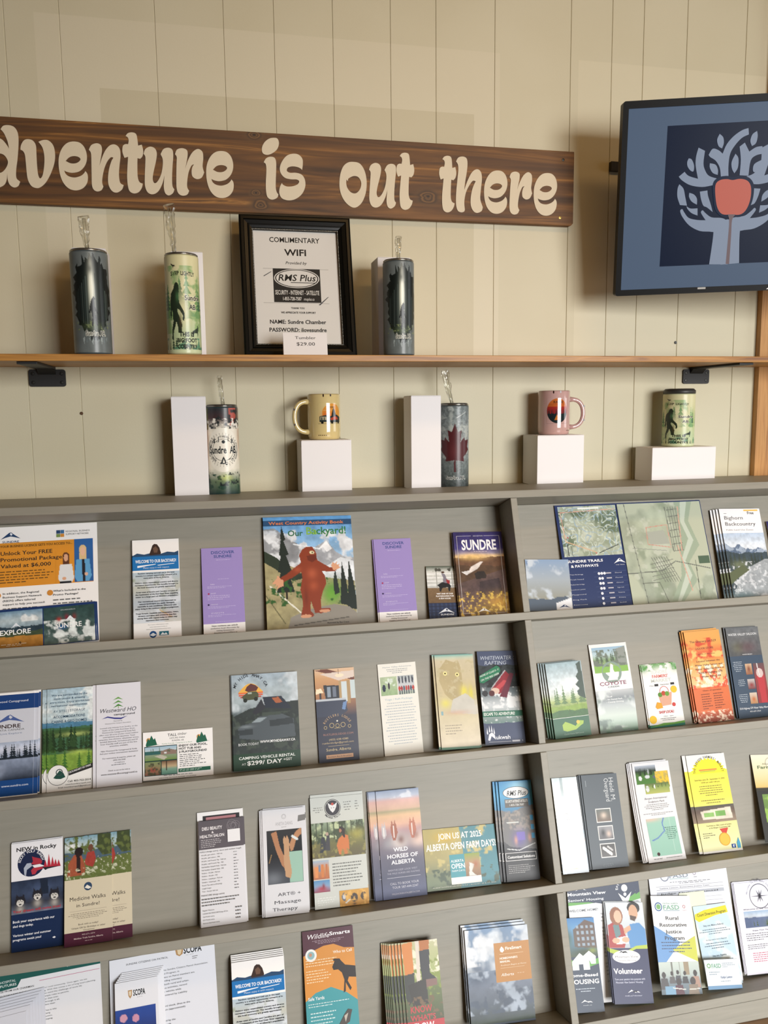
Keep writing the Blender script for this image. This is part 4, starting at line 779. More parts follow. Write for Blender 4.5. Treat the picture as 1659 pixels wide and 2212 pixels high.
leaf('booklet', 'wide booklet with paired landscape and rafting photos, in front of the orange business flyer', 'booklet', qa(-22,768, 612,727, 620,966, -18,1012), 1, [
 ('R', 0, 0, 1, 1, '1d3566'), ('I', .0, .06, .455, .99, [('g', [(0, '6f93ad'), (.25, 'b8c7cc'), (.4, '8fa3ad'), (1, '9a6c34')]), ('c', .5, 5, 'e4e8e8', 3, 0, .3), ('r', .42, .06, 4, '2e3f4a', 8), ('r', .56, .04, 4, '43503a', 2), ('r', .7, .06, 2, 'b07c38', 4), ('n', .3, 14, 3), ('e', .5, .86, .02, .03, '3a2818')], .0015),
 ('I', .465, .06, .985, .99, [('g', [(0, '2f4a48'), (.5, '3e5552'), (1, '5a6c68')]), ('c', .5, 7, 'dfe6e4', 5, .35, 1), ('n', .5, 12, 5), ('b', .3, .35, .06, .08, 'a83a34', 1), ('b', .45, .3, .05, .1, '7c2c3c', 1), ('b', .36, .55, .12, .08, '2f5f96', 1), ('b', .6, .3, .05, .1, '7a3535', .9)], .0013)]
 +peak(.14, .36, .1, .13, 'dfe6ee')+[('T', 'EXPLORE', .03, .335, .53, .65, 'f4f4f2', BB)]+peak(.68, .3, .11, .14, 'e8edf2')+[('T', 'SUNDRE', .585, .85, .48, .6, 'f4f4f2', BB), ('T', 'EXPLORESUNDRE.CA', .64, .79, .13, .16, 'c8ced0'), ('G', .03, .3, .88, .95, 2, 'e2d8c4'), ('G', .6, .9, .83, .9, 2, 'd0d6d4')], paper='1d3566', t=.003, nb=.060, nt=.0655, copies=((.003, -.0, 1),), clabel='second wide booklet showing its edge behind the front one, top row far left')
WELC = [('I', 0, .33, 1, .84, [('g', [(0, 'b4c6d4'), (.3, 'c0c2b6'), (.6, 'b4bec8'), (1, 'c8c6be')]), ('c', .5, 4, 'd4dae0', 4, 0, 1), ('c', .64, 6, 'a4ae9e', 14, 0, 1), ('l', .55, .75, .8, .9, .01, 'c9a94a'), ('b', .7, .85, .2, .08, 'c99a92', .5)], .002),
 ('R', 0, .155, .985, .31, '2272b4'), ('P', [(0, .16), (.1, .135), (.25, .15), (.38, .138), (.6, .15), (.75, .13), (.9, .14), (.985, .125), (.985, .17), (0, .17)], '2a4a6c'),
 ('P', [(.36, .15), (.4, .1), (.43, .06), (.47, .045), (.53, .05), (.58, .085), (.61, .14), (.6, .155), (.38, .16)], '3a2a24'), ('P', [(.44, .09), (.5, .07), (.55, .1), (.53, .135), (.46, .135)], '6a5142'),
 ('T', 'WELCOME TO OUR BACKYARD!', .06, .93, .205, .235, 'fff', BB), ('P', [(.1, .262), (.5, .25), (.48, .257), (.15, .275), (.3, .272), (.1, .282)], 'f4f6fa'), ('P', [(.52, .262), (.9, .25), (.88, .256), (.55, .268)], 'f4f6fa'), ('T', 'Please enjoy it with respect.', .22, .78, .278, .294, 'cfe0f0', I_)]
_l = ['Random camping and trail use in the west', 'country is a unique opportunity unheard of in', 'many parts of North America.', '', 'Visitors enjoy unparalleled scenery and diverse', 'recreation experiences. The benefits brought to', 'the local economy are greatly appreciated.', '', 'Areas west of Sundre and Caroline are part of', 'the headwaters of the Red Deer River supplying', "water to a large part of Alberta's population.", '', 'Our recreational choices are important as', 'natural landscapes are easily damaged,', 'especially in wet conditions. Whatever you', 'enjoy doing in the outdoors use good judgement.', '', 'Treat forests, roadside and mountains, rivers,', 'streams and lakes and creatures that live', 'among them with respect today so others may', 'experience them tomorrow.']
for i, s_ in enumerate(_l):
    if s_: v = .335+i*.0235; L_ = len(s_)/47*.92; WELC.append(('T', s_, .5-L_/2, .5+L_/2, v, v+.0125, '141b24', {'b': .05}))
WELC += [('R', 0, .835, 1, 1, 'eceae8'), ('T', 'For more information visit:', .3, .73, .85, .86, '555'), ('T', 'www.clearwatercounty.ca', .33, .7, .872, .882, '555'), ('T', 'www.mountainviewcounty.com', .26, .77, .893, .903, '555'), ('E', .4, .95, .075, '1f4f86'), ('P', [(.33, .955), (.4, .935), (.47, .955), (.4, .97)], 'e6edf2'), ('R', .53, .925, .73, .965, '2a6a7c'), ('P', [(.55, .96), (.6, .935), (.64, .95), (.67, .938), (.71, .96)], 'e6edf2')]
leaf('leaflet', 'white leaflet with a blue welcome banner, top row, left of a lavender leaflet', 'leaflet', qa(845,318, 1143,308, 1163,930, 858,950), 1, WELC, t=.003, gap=.001, m=m_matte, copies=((-.0016, -.001, 1),), clabel='second white blue-banner leaflet showing its edge behind the front one, top row')
DISC = [('R', 0, 0, 1, .87, '9d8cc6'), ('T', 'DISCOVER', .24, .81, .038, .07, '3b4f8c', BB), ('T', 'SUNDRE', .3, .74, .085, .116, '3b4f8c', BB), ('G', .2, .85, .137, .155, 1, 'c4b9de'), ('G', .15, .9, .36, .375, 1, 'c4b9de'), ('T', 'Info', .2, .3, .415, .43, 'd8cfe8'), ('G', .12, .88, .445, .475, 2, 'cabfe2', 'l'),
        ('E', .15, .53, .022, 'a83a5c'), ('T', 'SHOP', .2, .32, .52, .535, 'd8cfe8'), ('G', .12, .88, .55, .61, 3, 'cabfe2', 'l'), ('E', .14, .655, .022, '3a2f58'), ('T', 'DINING', .2, .36, .647, .66, 'd8cfe8'), ('G', .12, .9, .675, .705, 2, 'cabfe2', 'l'), ('T', 'EVENTS', .2, .5, .745, .758, 'd8cfe8'), ('G', .12, .9, .77, .8, 2, 'cabfe2', 'l'), ('G', .15, .9, .845, .86, 1, 'c4b9de'),
        ('T', 'New residents can unlock', .2, .82, .888, .903, '2a2a34', B), ('T', 'exclusive local discounts by', .17, .85, .915, .929, '3a3a44'), ('T', 'visiting Greenwood', .3, .72, .941, .955, '3a3a44'), ('T', 'Neighbourhood Place at', .25, .8, .967, .981, '3a3a44')]
leaf('leaflet', 'lavender leaflet between the blue-banner leaflet and the cartoon activity book, top row', 'leaflet', qa(1285,370, 1548,360, 1572,905, 1305,920), 1, DISC, t=.002, gap=.001, m=m_matte)
leaf('leaflet', 'lavender leaflet right of the cartoon activity book, top row', 'leaflet', qb(762,303, 990,293, 1038,792, 802,806), 1, DISC, t=.002, gap=.003, m=m_matte, copies=((-.003, -.0, 1), ), clabel='spare lavender leaflet showing its left edge right of the activity book')
HAIR = '8a3a20'
leaf('activity_book', 'large cartoon activity book with a red hairy creature before snowy peaks, top row', 'book', qb(80,170, 622,157, 668,815, 106,858), 1, [
 ('I', 0, 0, 1, 1, [('g', [(0, '5f9bd0'), (.3, '8fb8dc'), (.5, 'b9d0e2'), (1, 'c0c8c0')]), ('c', .6, 4, 'd8e4ee', 7, .2, .45), ('p', [(-.1, .12), (.12, .1), (.28, .2), (.42, .27), (.5, .5), (.3, .55), (-.1, .5)], '8f9296'), ('p', [(.35, .4), (.52, .3), (.62, .26), (.7, .22), (.8, .33), (.9, .38), (1.1, .4), (1.1, .62), (.35, .6)], 'a2a6ac'), ('c', .5, 9, 'd8dce0', 12, .12, .5), ('p', [(.6, .3), (.7, .225), (.76, .3), (.7, .33), (.66, .29)], 'eef0f2'), ('p', [(.6, .5), (.85, .38), (1, .42), (1, .6), (.65, .6)], 'dfe5ea'), ('l', .33, .25, .62, .3, .008, 'e8edf2'),
  ('p', [(-.1, .3), (.2, .42), (.6, .55), (1, .6), (1, 1.1), (-.1, 1.1)], 'a39a72'), ('p', [(-.1, .26), (.12, .36), (.3, .48), (.5, .55), (.3, .58), (.1, .46), (-.1, .36)], '2e3a2c'), ('n', .35, 16, 4), ('l', .05, .62, .4, .88, .008, 'e4e2d2'), ('l', .0, .7, .2, .95, .006, '6f6a4a'),
  ('p', [(.2, .08), (.24, .2), (.22, .22), (.27, .34), (.24, .35), (.3, .5), (.26, .5), (.32, .68), (.12, .68), (.17, .5), (.14, .5), (.18, .35), (.16, .35), (.19, .2), (.18, .2)], '1f2a24'), ('q', .22, .66, .24, .74, '2a241c'), ('b', .75, .68, .14, .12, '4f8a34', 1), ('b', .72, .72, .12, .1, '6faa3c', .8), ('c', .55, 22, '2f5c28', 6, .56, .8),
  ('p', [(.86, .42), (.9, .6), (.92, .82), (.82, .8), (.84, .58)], '1c2823'), ('p', [(.94, .4), (.98, .6), (1.02, .86), (.9, .84), (.92, .6)], '1c2823'), ('p', [(.78, .48), (.82, .7), (.76, .72), (.75, .6)], '22302a'),
  ('p', [(.22, 1.02), (.26, .9), (.45, .84), (.75, .8), (.92, .83), (1.02, .9), (1.02, 1.02)], '8f8a80'), ('l', .3, .97, .9, .92, .006, '5f5b54'), ('l', .4, .88, .7, .86, .004, '6f6b62'),
  ('p', [(.42, .3), (.47, .275), (.54, .28), (.575, .33), (.585, .4), (.63, .425), (.72, .47), (.8, .475), (.79, .505), (.7, .51), (.63, .5), (.665, .55), (.67, .62), (.63, .68), (.6, .76), (.6, .83), (.7, .835), (.71, .855), (.6, .875), (.53, .87), (.5, .79), (.49, .76), (.48, .85), (.52, .885), (.5, .905), (.38, .9), (.375, .88), (.4, .8), (.395, .72), (.38, .66), (.41, .55), (.4, .5), (.3, .55), (.24, .57), (.18, .6), (.16, .55), (.24, .515), (.33, .46), (.4, .42), (.385, .35)], HAIR),
  ('b', .52, .52, .07, .06, 'b4593a', .9), ('b', .53, .63, .06, .05, 'b05434', .8), ('b', .44, .73, .03, .1, '6c2a18', .7), ('b', .36, .48, .05, .03, 'b25636', .7), ('e', .53, .33, .026, .016, 'e6dcae'), ('e', .535, .33, .008, .008, '1c1410'), ('p', [(.47, .36), (.57, .35), (.585, .39), (.53, .42), (.48, .4)], '6c2a18'),
  ('p', [(.07, .6), (.1, .57), (.13, .55), (.13, .53), (.15, .53), (.17, .56), (.2, .57), (.2, .62), (.16, .63), (.12, .65), (.14, .61), (.1, .63), (.12, .6)], 'd9a07c'), ('p', [(.74, .455), (.76, .42), (.78, .44), (.81, .42), (.8, .45), (.84, .44), (.82, .465), (.85, .47), (.81, .49), (.76, .5)], 'd9a07c'), ('e', .43, .895, .06, .016, 'd39a78'), ('e', .64, .855, .06, .014, 'd39a78')], .0014),
 ('R', 0, .03, 1, .08, '2b4f74'), ('T', 'West Country Activity Book', .06, .91, .042, .069, 'e0804a', BB), ('T', 'Our', .27, .44, .125, .175, '2f6a48', BB), ('T', 'Backyard!', .48, .93, .10, .165, '3a7f4c', BB), ('T', 'Ba', .48, .6, .10, .165, '8ab84a', {'b': .02}), ('T', 'Illustrated by Ben Crane', .66, .9, .955, .968, '1c1c1c', B)], t=.004, gap=.001, copies=((-.001, .0015, 1),), clabel='second cartoon activity book peeking out behind the front one')
leaf('leaflet', 'small leaflet with a rodeo rider photo over navy plaid, beside the taller purple visitor guide', 'leaflet', qb(1085,475, 1290,465, 1312,768, 1112,782), 1, [
 ('I', 0, 0, 1, .7, [('g', [(0, '3c4a3a'), (.12, 'b9bcb4'), (.15, 'd6d6d0'), (.58, 'c2c4c0'), (.6, '7d6446'), (1, '6d5538')]), ('c', .5, 10, '4a4a42', 3, 0, .14)]+[('q', 0, y_, 1, y_+.025, 'f0f0ee') for y_ in (.2, .3, .4, .5)]+[('q', .28, .14, .31, .6, '9a9a94'), ('q', .75, .14, .78, .6, '9a9a94'), ('p', [(.3, .52), (.45, .44), (.65, .45), (.72, .55), (.68, .68), (.64, .7), (.62, .58), (.45, .6), (.4, .7), (.36, .68), (.36, .58)], '17171a'), ('p', [(.45, .2), (.56, .22), (.6, .34), (.66, .42), (.58, .47), (.48, .44), (.5, .32)], '7f7a86'), ('p', [(.58, .36), (.7, .4), (.68, .5), (.6, .46)], '9a2a30'), ('e', .5, .17, .05, .03, '4a3020'), ('n', .15, 20, 4)], .001),
 ('T', 'VISIT ONE OF OUR', .26, .76, .515, .54, 'fff', BB), ('T', 'PLAYGROUNDS FOR', .24, .78, .56, .585, 'fff', BB), ('T', 'A FEW HOURS', .32, .68, .605, .63, 'fff', BB),
 ('I', 0, .7, 1, 1, [('g', [(0, '24304e'), (1, '1c2744')])]+[('q', i/8, 0, i/8+.045, 1, '2f3e60') for i in range(8)]+[('q', 0, j/5, 1, j/5+.05, '18223a') for j in range(5)], .002)]+peak(.27, .8, .5, .1, 'e6ebf2', '24304e')+[('T', 'SUNDRE', .34, .74, .905, .935, 'e6ebf2', BB)], paper='1c2744', t=.003, gap=.001)
leaf('booklet', 'purple-topped visitor guide with a sunset valley photo, against the divider in the top row', 'booklet', qb(1252,262, 1555,255, 1605,745, 1302,765), 1, [
 ('I', 0, 0, 1, 1, [('g', [(0, '2c2560'), (.2, '3f3876'), (.26, '8a8298'), (.29, 'e0c090'), (1, '3a2c26')]), ('r', .3, .03, 4, '6a4a34', 3), ('b', .35, .3, .35, .05, 'e8c07a', .9), ('r', .4, .04, 3, '58402c', 6), ('p', [(.3, .42), (.5, .36), (.56, .36), (.42, .45), (.25, .5), (.2, .52)], 'd9cfc8'), ('p', [(.1, .48), (.3, .46), (.2, .52)], 'e6e2e0'), ('p', [(0, .62), (1, .45), (1, .8), (0, 1)], '5f4a44'), ('b', .6, .66, .4, .1, '4a3a3e', .8), ('p', [(.36, .5), (.42, .48), (.56, .48), (.6, .53), (.58, .56), (.38, .57)], '2a211c'), ('p', [(.45, .6), (.85, .56), (.9, .75), (.4, .8)], '3e3032'), ('b', .85, .85, .4, .12, 'b88a34', 1), ('b', .55, .93, .4, .06, '96762c', .9), ('c', .55, 22, 'd4b050', 8, .72, 1), ('n', .4, 14, 3)], .0013),
 ('T', 'SUNDRE', .15, .86, .1, .215, 'f2f2f4', {'b': .06}), ('G', .17, .88, .23, .26, 1, 'b9a9b4'), ('R', .06, .047, .36, .05, 'd8d8e4'), ('R', .62, .047, .94, .05, 'd8d8e4'), ('T', '2025 EDITION', .4, .6, .043, .055, 'd8d8e4'), ('R', .06, .047, .066, .97, 'd8d2d0'), ('R', .934, .047, .94, .97, 'd8d2d0'), ('R', .06, .967, .3, .97, 'd8d2d0'), ('R', .7, .967, .94, .97, 'd8d2d0')]+peak(.35, .91, .26, .05, 'e6e2da', '7a6a40'), paper='2c2560', t=.004, nb=.056, nt=.0685, copies=((-.002, -.001, 1),), clabel='second visitor guide showing its dark edge behind the purple-topped one')
MAPO = [('g', [(0, 'aab29c'), (1, '9fa896')]), ('n', .35, 8, 3), ('c', .55, 5, '8f9a84', 9, 0, 1), ('c', .62, 10, 'b9bfae', 19, 0, 1)]
leaf('trail_map', 'large open trail map with two aerial panels and a navy legend, top row', 'map', qc(330,150, 1240,115, 1347,720, 432,765), 1, [('R', 0, 0, 1, 1, '1d2f5e'),
 ('I', .018, .015, .405, .5, MAPO+[('c', .45, 3, '66755e', 31, .1, .8), ('v', 4.5, .10, 'c2ccbe', 7), ('v', 3.5, .06, '98aebc', 12), ('l', .03, .12, .97, .08, .006, 'd0a08c'), ('l', .03, .12, .06, .7, .006, 'd0a08c'), ('l', .06, .7, .55, .93, .008, 'cbab8a'), ('l', .6, .95, .95, .8, .007, '3a3f3c'), ('e', .1, .62, .015, .012, 'b04a40'), ('e', .55, .95, .015, .012, 'b04a40'), ('l', .08, .75, .08, .98, .005, '44483f'), ('l', .14, .8, .14, .98, .005, '44483f')], .0013), ('R', .15, .03, .29, .045, 'eef0ea'),
 ('T', 'SUNDRE TRAILS', .03, .265, .535, .558, 'f0f0f2', {'b': .05}), ('T', '& PATHWAYS', .05, .23, .58, .603, 'f0f0f2', {'b': .05})]+peak(.335, .535, .08, .05, 'f0f0f2', '1d2f5e')+[('T', 'THE TRAIL', .345, .405, .595, .602, 'e0e0e6')]
 +[c_ for i in range(7) for c_ in ([('T', ['Parking', 'Trail head', 'Pedestrian bridge', 'Lookout point', 'Playground', 'Dog Park', 'Restrooms'][i], .03, .12, .665+i*.047, .674+i*.047, 'c8ccd8'), ('R', .19, .655+i*.047, .41, .6565+i*.047, '5a6890')]+[('E', .225+.018*j, .672+i*.047, .0085, 'dfe2ea') for j in range([3, 2, 2, 2, 1, 1, 1][i])]+[('R', .27, .666+i*.047, .305, .677+i*.047, 'b8b4bc'), ('T', ['Shared', 'Paved', 'Gravel', 'Single track', 'Temporary', 'Primary', 'Boardwalk'][i], .33, .375, .667+i*.047, .676+i*.047, 'c8ccd8')])]
 +[('I', .415, .012, .992, .985, MAPO+[('c', .5, 3, 'b4baa4', 41, 0, 1), ('p', [(.68, 0), (.9, 0), (.82, .2), (.9, .45), (.74, .62), (.8, .8), (.6, 1), (.45, 1), (.62, .75), (.66, .5), (.72, .25)], '9aa892'), ('p', [(.76, 0), (.84, 0), (.77, .2), (.84, .4), (.7, .6), (.75, .75), (.56, 1), (.52, 1), (.68, .72), (.66, .58), (.78, .38), (.72, .2)], 'bcc6b6'), ('l', .08, 0, .18, 1, .004, '6c7068'), ('l', .0, .7, .4, .69, .005, '6c7068'), ('l', .4, .69, .58, .6, .005, '6c7068'), ('l', .58, .6, .98, .69, .005, '6c7068'), ('l', .56, .05, .58, .5, .004, '6c7068'), ('l', .1, .45, .5, .49, .003, '8a8f86'), ('l', .15, .8, .35, .8, .003, '55584f'), ('l', .35, .8, .42, 1, .003, '55584f')]
  +[('l', .58, .08+i*.07, .7, .07+i*.07, .004, '6c7068') for i in range(7)]+[('l', .6+.03*i, .05, .6+.03*i, .5, .003, '6c7068') for i in range(4)]+[('l', .3+.03*i, .55, .42+.03*i, .8, .0035, '6c7068') for i in range(7)]+[('l', .28, .62+.04*i, .55, .58+.04*i, .003, '6c7068') for i in range(5)]+[('p', [(.3, .3), (.5, .28), (.55, .42), (.32, .42)], 'a4a89c'), ('v', 12, .0, 'c8cfc4', 7), ('l', .3, .25, .55, .23, .004, 'c48f80'), ('l', .55, .23, .56, .44, .004, 'c48f80'), ('l', .3, .25, .29, .42, .004, 'c48f80'), ('l', .29, .42, .56, .46, .004, 'c48f80'), ('l', .72, .05, .68, .5, .005, 'cf9f8c'), ('l', .64, .45, .72, .9, .005, 'cf9f8c'), ('q', .86, .56, .99, .64, '4f6450'), ('l', .82, .6, .8, .98, .004, '55594f')], .0014)], paper='1d2f5e', t=.0012, gap=.001, norot=True)
leaf('glossy_pamphlet', 'small glossy white and silver pamphlet overlapping the bottom left of the open trail map', 'pamphlet', qc(150,497, 427,483, 447,785, 187,800), 1, [
 ('I', 0, 0, 1, 1, [('g', [(0, '8ea6c4'), (.4, 'a8b2ba'), (.8, '9a9a8c'), (1, '6a7486')]), ('c', .5, 4, 'c8d2dc', 6, 0, 1), ('r', .75, .08, 3, '5e6a78', 5), ('p', [(.62, .86), (1, .74), (1, 1), (.62, 1)], 'eceef2')], .002)]+peak(.68, .88, .27, .07, '3c4c70')+[('T', 'Sundre', .02, .06, .03, .12, '2c5c9a', {'r': 1})], t=.002, nb=.063, nt=.0695, m=m_vgloss)
leaf('booklet', 'white mountain river booklet with a yellow free sticker, front of a dark-edged stack', 'booklet', [(1554,1102.8), (1638.4,1097.6), (1674,1282), (1583.6,1290.6)], 1, [
 ('R', 0, 0, 1, .285, 'ececee'), ('R', .6, .012, .95, .028, 'e6b84a'), ('T', 'Free', .68, .84, .035, .065, '1a1a1a', BB), ('R', .1, .053, .17, .057, '333'), ('T', 'Bighorn', .1, .55, .085, .125, '3b3b3f'), ('T', 'Backcountry', .1, .84, .155, .195, '3b3b3f'), ('T', 'Public Land Use Zones', .1, .76, .235, .252, '8a8a8e'),
 ('I', 0, .28, 1, 1, [('g', [(0, 'b4c6dc'), (.2, 'd8e0e8'), (1, '8a9298')]), ('R', .25, .14, 3, '5f7088', '9aa8ba', 4), ('r', .3, .05, 4, '3c4a52', 8), ('t', .5, .2, 16, '37413a', 3), ('b', .3, .5, .25, .08, '6a7258', 1), ('p', [(0, 1), (.3, .6), (.9, .42), (1, .42), (1, 1)], '9aa0a4'), ('c', .55, 16, 'c8ccd0', 7, .45, 1), ('n', .3, 14, 6), ('p', [(0, .62), (.35, .5), (.5, .58), (.2, .7), (0, .8)], '5c6448'), ('b', .2, .98, .5, .08, '6a8a92', .8)], .0013), ('T', '2025', .08, .26, .905, .935, 'e8eef0')], t=.0035, gap=.0015, copies=[(-.006*i, -.0005, i) for i in (1, 2, 3)], clabel='booklet from the front in the dark-edged stack of mountain river booklets', edge='2c2c2a')
leaf('booklet', 'dark purple booklet cut by the right edge of the photo, top row', 'booklet', [(1655,1127), (1738,1122), (1775,1277), (1690,1284)], 1, [('I', 0, 0, 1, 1, [('g', [(0, '2c2560'), (.3, '4a4378'), (.32, 'b08a5c'), (1, '4a382c')]), ('n', .3, 10, 2)], .002)], paper='2c2560', t=.003, gap=.001)

# ---- row two
GWD = [('R', .0, .02, 1, .165, '1d3f78'), ('T', 'Greenwood Campground', .05, .87, .075, .095, 'e8ecf4'), ('R', 0, .165, 1, .49, 'c9ccd6')]+peak(.18, .215, .62, .085, '4a5f98', 'c9ccd6')+[('T', 'SUNDRE', .14, .72, .31, .345, '3c2c2c', BB), ('T', 'ALBERTA CANADA', .1, .8, .355, .372, '4a4a4a'), ('T', 'Visit Live Explore', .12, .75, .39, .405, '6a7a9a'),
 ('I', 0, .48, 1, .84, [('g', [(0, 'a9b6cc'), (.2, 'c8cede'), (.4, '8f9cb4'), (1, '1c2636')]), ('t', .42, .4, 12, '1c2630', 3), ('q', 0, .4, 1, .46, '1c2630'), ('b', .3, .75, .15, .2, '8f9ab0', .9), ('t', .42, .3, 8, '222c33', 9), ('n', .3, 12, 3)], .0013), ('R', 0, .84, 1, .99, '17437e'), ('T', 'www.sundre.com', .35, .9, .885, .905, 'dfe6f0')]
leaf('brochure', 'white and navy campground brochure with a dark lake photo, far left of the second row', 'brochure', qd(-95,400, 255,372, 228,1125, -118,1150), 2, GWD, t=.003, gap=.004, norot=True, copies=((.008, -.002, 1), (.011, .002, 2)), clabel='sheet of the white and navy lake brochures fanned to the right, second row')
leaf('brochure', 'green forest and sky brochure advertising cabins, second from left in the second row', 'brochure', qd(337,368, 666,335, 667,1070, 335,1103), 2, [
 ('I', 0, 0, 1, .82, [('g', [(0, 'a9c2d0'), (.3, 'c0d0d4'), (.42, 'b0c4cc'), (1, '6a8a3c')]), ('c', .55, 4, 'dfe6e6', 5, 0, .4), ('r', .42, .02, 2, '4f7f9c', 4), ('r', .47, .01, 5, '3f6648', 8), ('q', 0, .5, 1, .6, '3c5a34'), ('b', .6, .56, .4, .03, 'a4b46a', .9), ('t', .75, .3, 12, '22361f', 5), ('t', .7, .22, 9, '2f4a2a', 15), ('r', .78, .02, 3, '7c9c40', 5), ('b', .7, .78, .3, .03, 'a8bf58', .9), ('t', .95, .22, 5, '3f6a2c', 25), ('b', .1, .85, .14, .12, '4f7a34', .9), ('n', .3, 20, 3)], .0012),
 ('P', [(0, .88), (1, .76), (1, 1), (0, 1)], 'ecebe8'), ('P', [(.47, .815), (1, .755), (1, .8), (.47, .86)], '2b2b2b'), ('T', 'BOUNDARY RV PARK', .49, .96, .82, .838, 'eee', {'b': .02, 's': -.055}), ('E', .24, .845, .225, '1e1e1e'), ('E', .24, .845, .215, 'e9e9e6'), ('P', [(.14, .87), (.2, .84), (.28, .8), (.36, .83), (.4, .87), (.3, .885), (.2, .88)], '1f4a40'), ('O', .27, .82, .075, .02, '3a4a4a'),
 ('T', 'We are surrounded by the', .1, .88, .055, .074, '2b4c66', B), ('T', 'most unique & amazing', .15, .83, .09, .109, '2b4c66', B), ('T', 'attractions. Enjoy worldclass', .06, .93, .125, .144, '2b4c66', B), ('T', 'recreational opportunities.', .09, .89, .16, .179, '2b4c66', B), ('T', 'RV SITES | STORAGE', .15, .83, .213, .236, '2b4c66'), ('T', 'ACCOMMODATIONS', .14, .83, .268, .292, '2b4c66', B), ('T', 'CABINS & GEO DOMES', .1, .87, .315, .339, '2b4c66', B),
 ('T', 'Call: 403-722-2014', .45, .95, .905, .922, '222', B), ('T', 'www.boundaryrvpark.com', .4, .95, .935, .948, '333'), ('T', 'Email: boundaryrvpark@gmail.com', .25, .95, .96, .973, '333')], t=.0025, gap=.001, copies=((-.0095, -.001, 1),), clabel='second green forest brochure showing its left edge in the second row')
leaf('brochure', 'plain white campground brochure with a small green tree emblem, second row', 'brochure', qd(690,333, 1007,305, 1018,1040, 692,1065), 2, [
 ('P', [(.37, .165), (.49, .135), (.6, .165), (.49, .153)], '6aa04c'), ('P', [(.36, .205), (.49, .17), (.6, .2), (.49, .188)], '5c9648'), ('P', [(.37, .245), (.49, .205), (.61, .238), (.49, .225)], '4f8a44'), ('R', .485, .225, .5, .25, '8a9a5c'),
 ('T', 'Westward HO', .06, .88, .245, .285, '3a3a44', {'i': .3}), ('T', 'campground', .39, .86, .3, .318, '26262c', BB), ('P', [(.12, .345), (.25, .322), (.4, .338), (.55, .345), (.7, .33), (.55, .36), (.4, .353), (.25, .335)], '3d3f8a'), ('T', 'Operated by', .38, .58, .367, .378, '666'), ('T', 'Westward Ho Campers Association', .19, .77, .39, .4, '666')]
 +[('T', s_, .5-len(s_)/96, .5+len(s_)/96, .43+i*.0225, .442+i*.0225, '55555e') for i, s_ in enumerate(['Located only minutes from Sundre, on the', 'banks of the Little Red Deer River,', 'Westward Ho Campground & Family Park', 'offers over 60 acres of year-round outdoor', 'entertainment and enjoyment. Tined', 'campsites, free showers, wheelchair access,', 'baseball diamonds, horseshoe pits and 24', 'hour friendly staff are just of the few', 'amenities available.'])]
 +[('T', 'Make Westward Ho Campground & Family', .1, .9, .655, .667, '55555e'), ('T', 'Park your outdoor entertainment destination!', .08, .92, .678, .69, '55555e'), ('T', 'For reservations & inquiries, please call', .14, .86, .725, .737, '55555e'), ('T', '(403) 556-2568', .37, .64, .748, .76, '55555e'), ('T', 'or e-mail us at', .4, .62, .771, .783, '55555e'), ('G', .22, .77, .795, .81, 1, '55555e'), ('T', 'Check us out on the web at', .26, .74, .845, .857, '55555e'), ('T', 'www.westwardhocampground.ca', .1, .9, .875, .892, '44444c')], paper='dddde4', t=.0025, gap=.0055, m=m_matte, copies=((-.0075, -.001, 1),), clabel='second plain white campground brochure showing its left edge, second row')
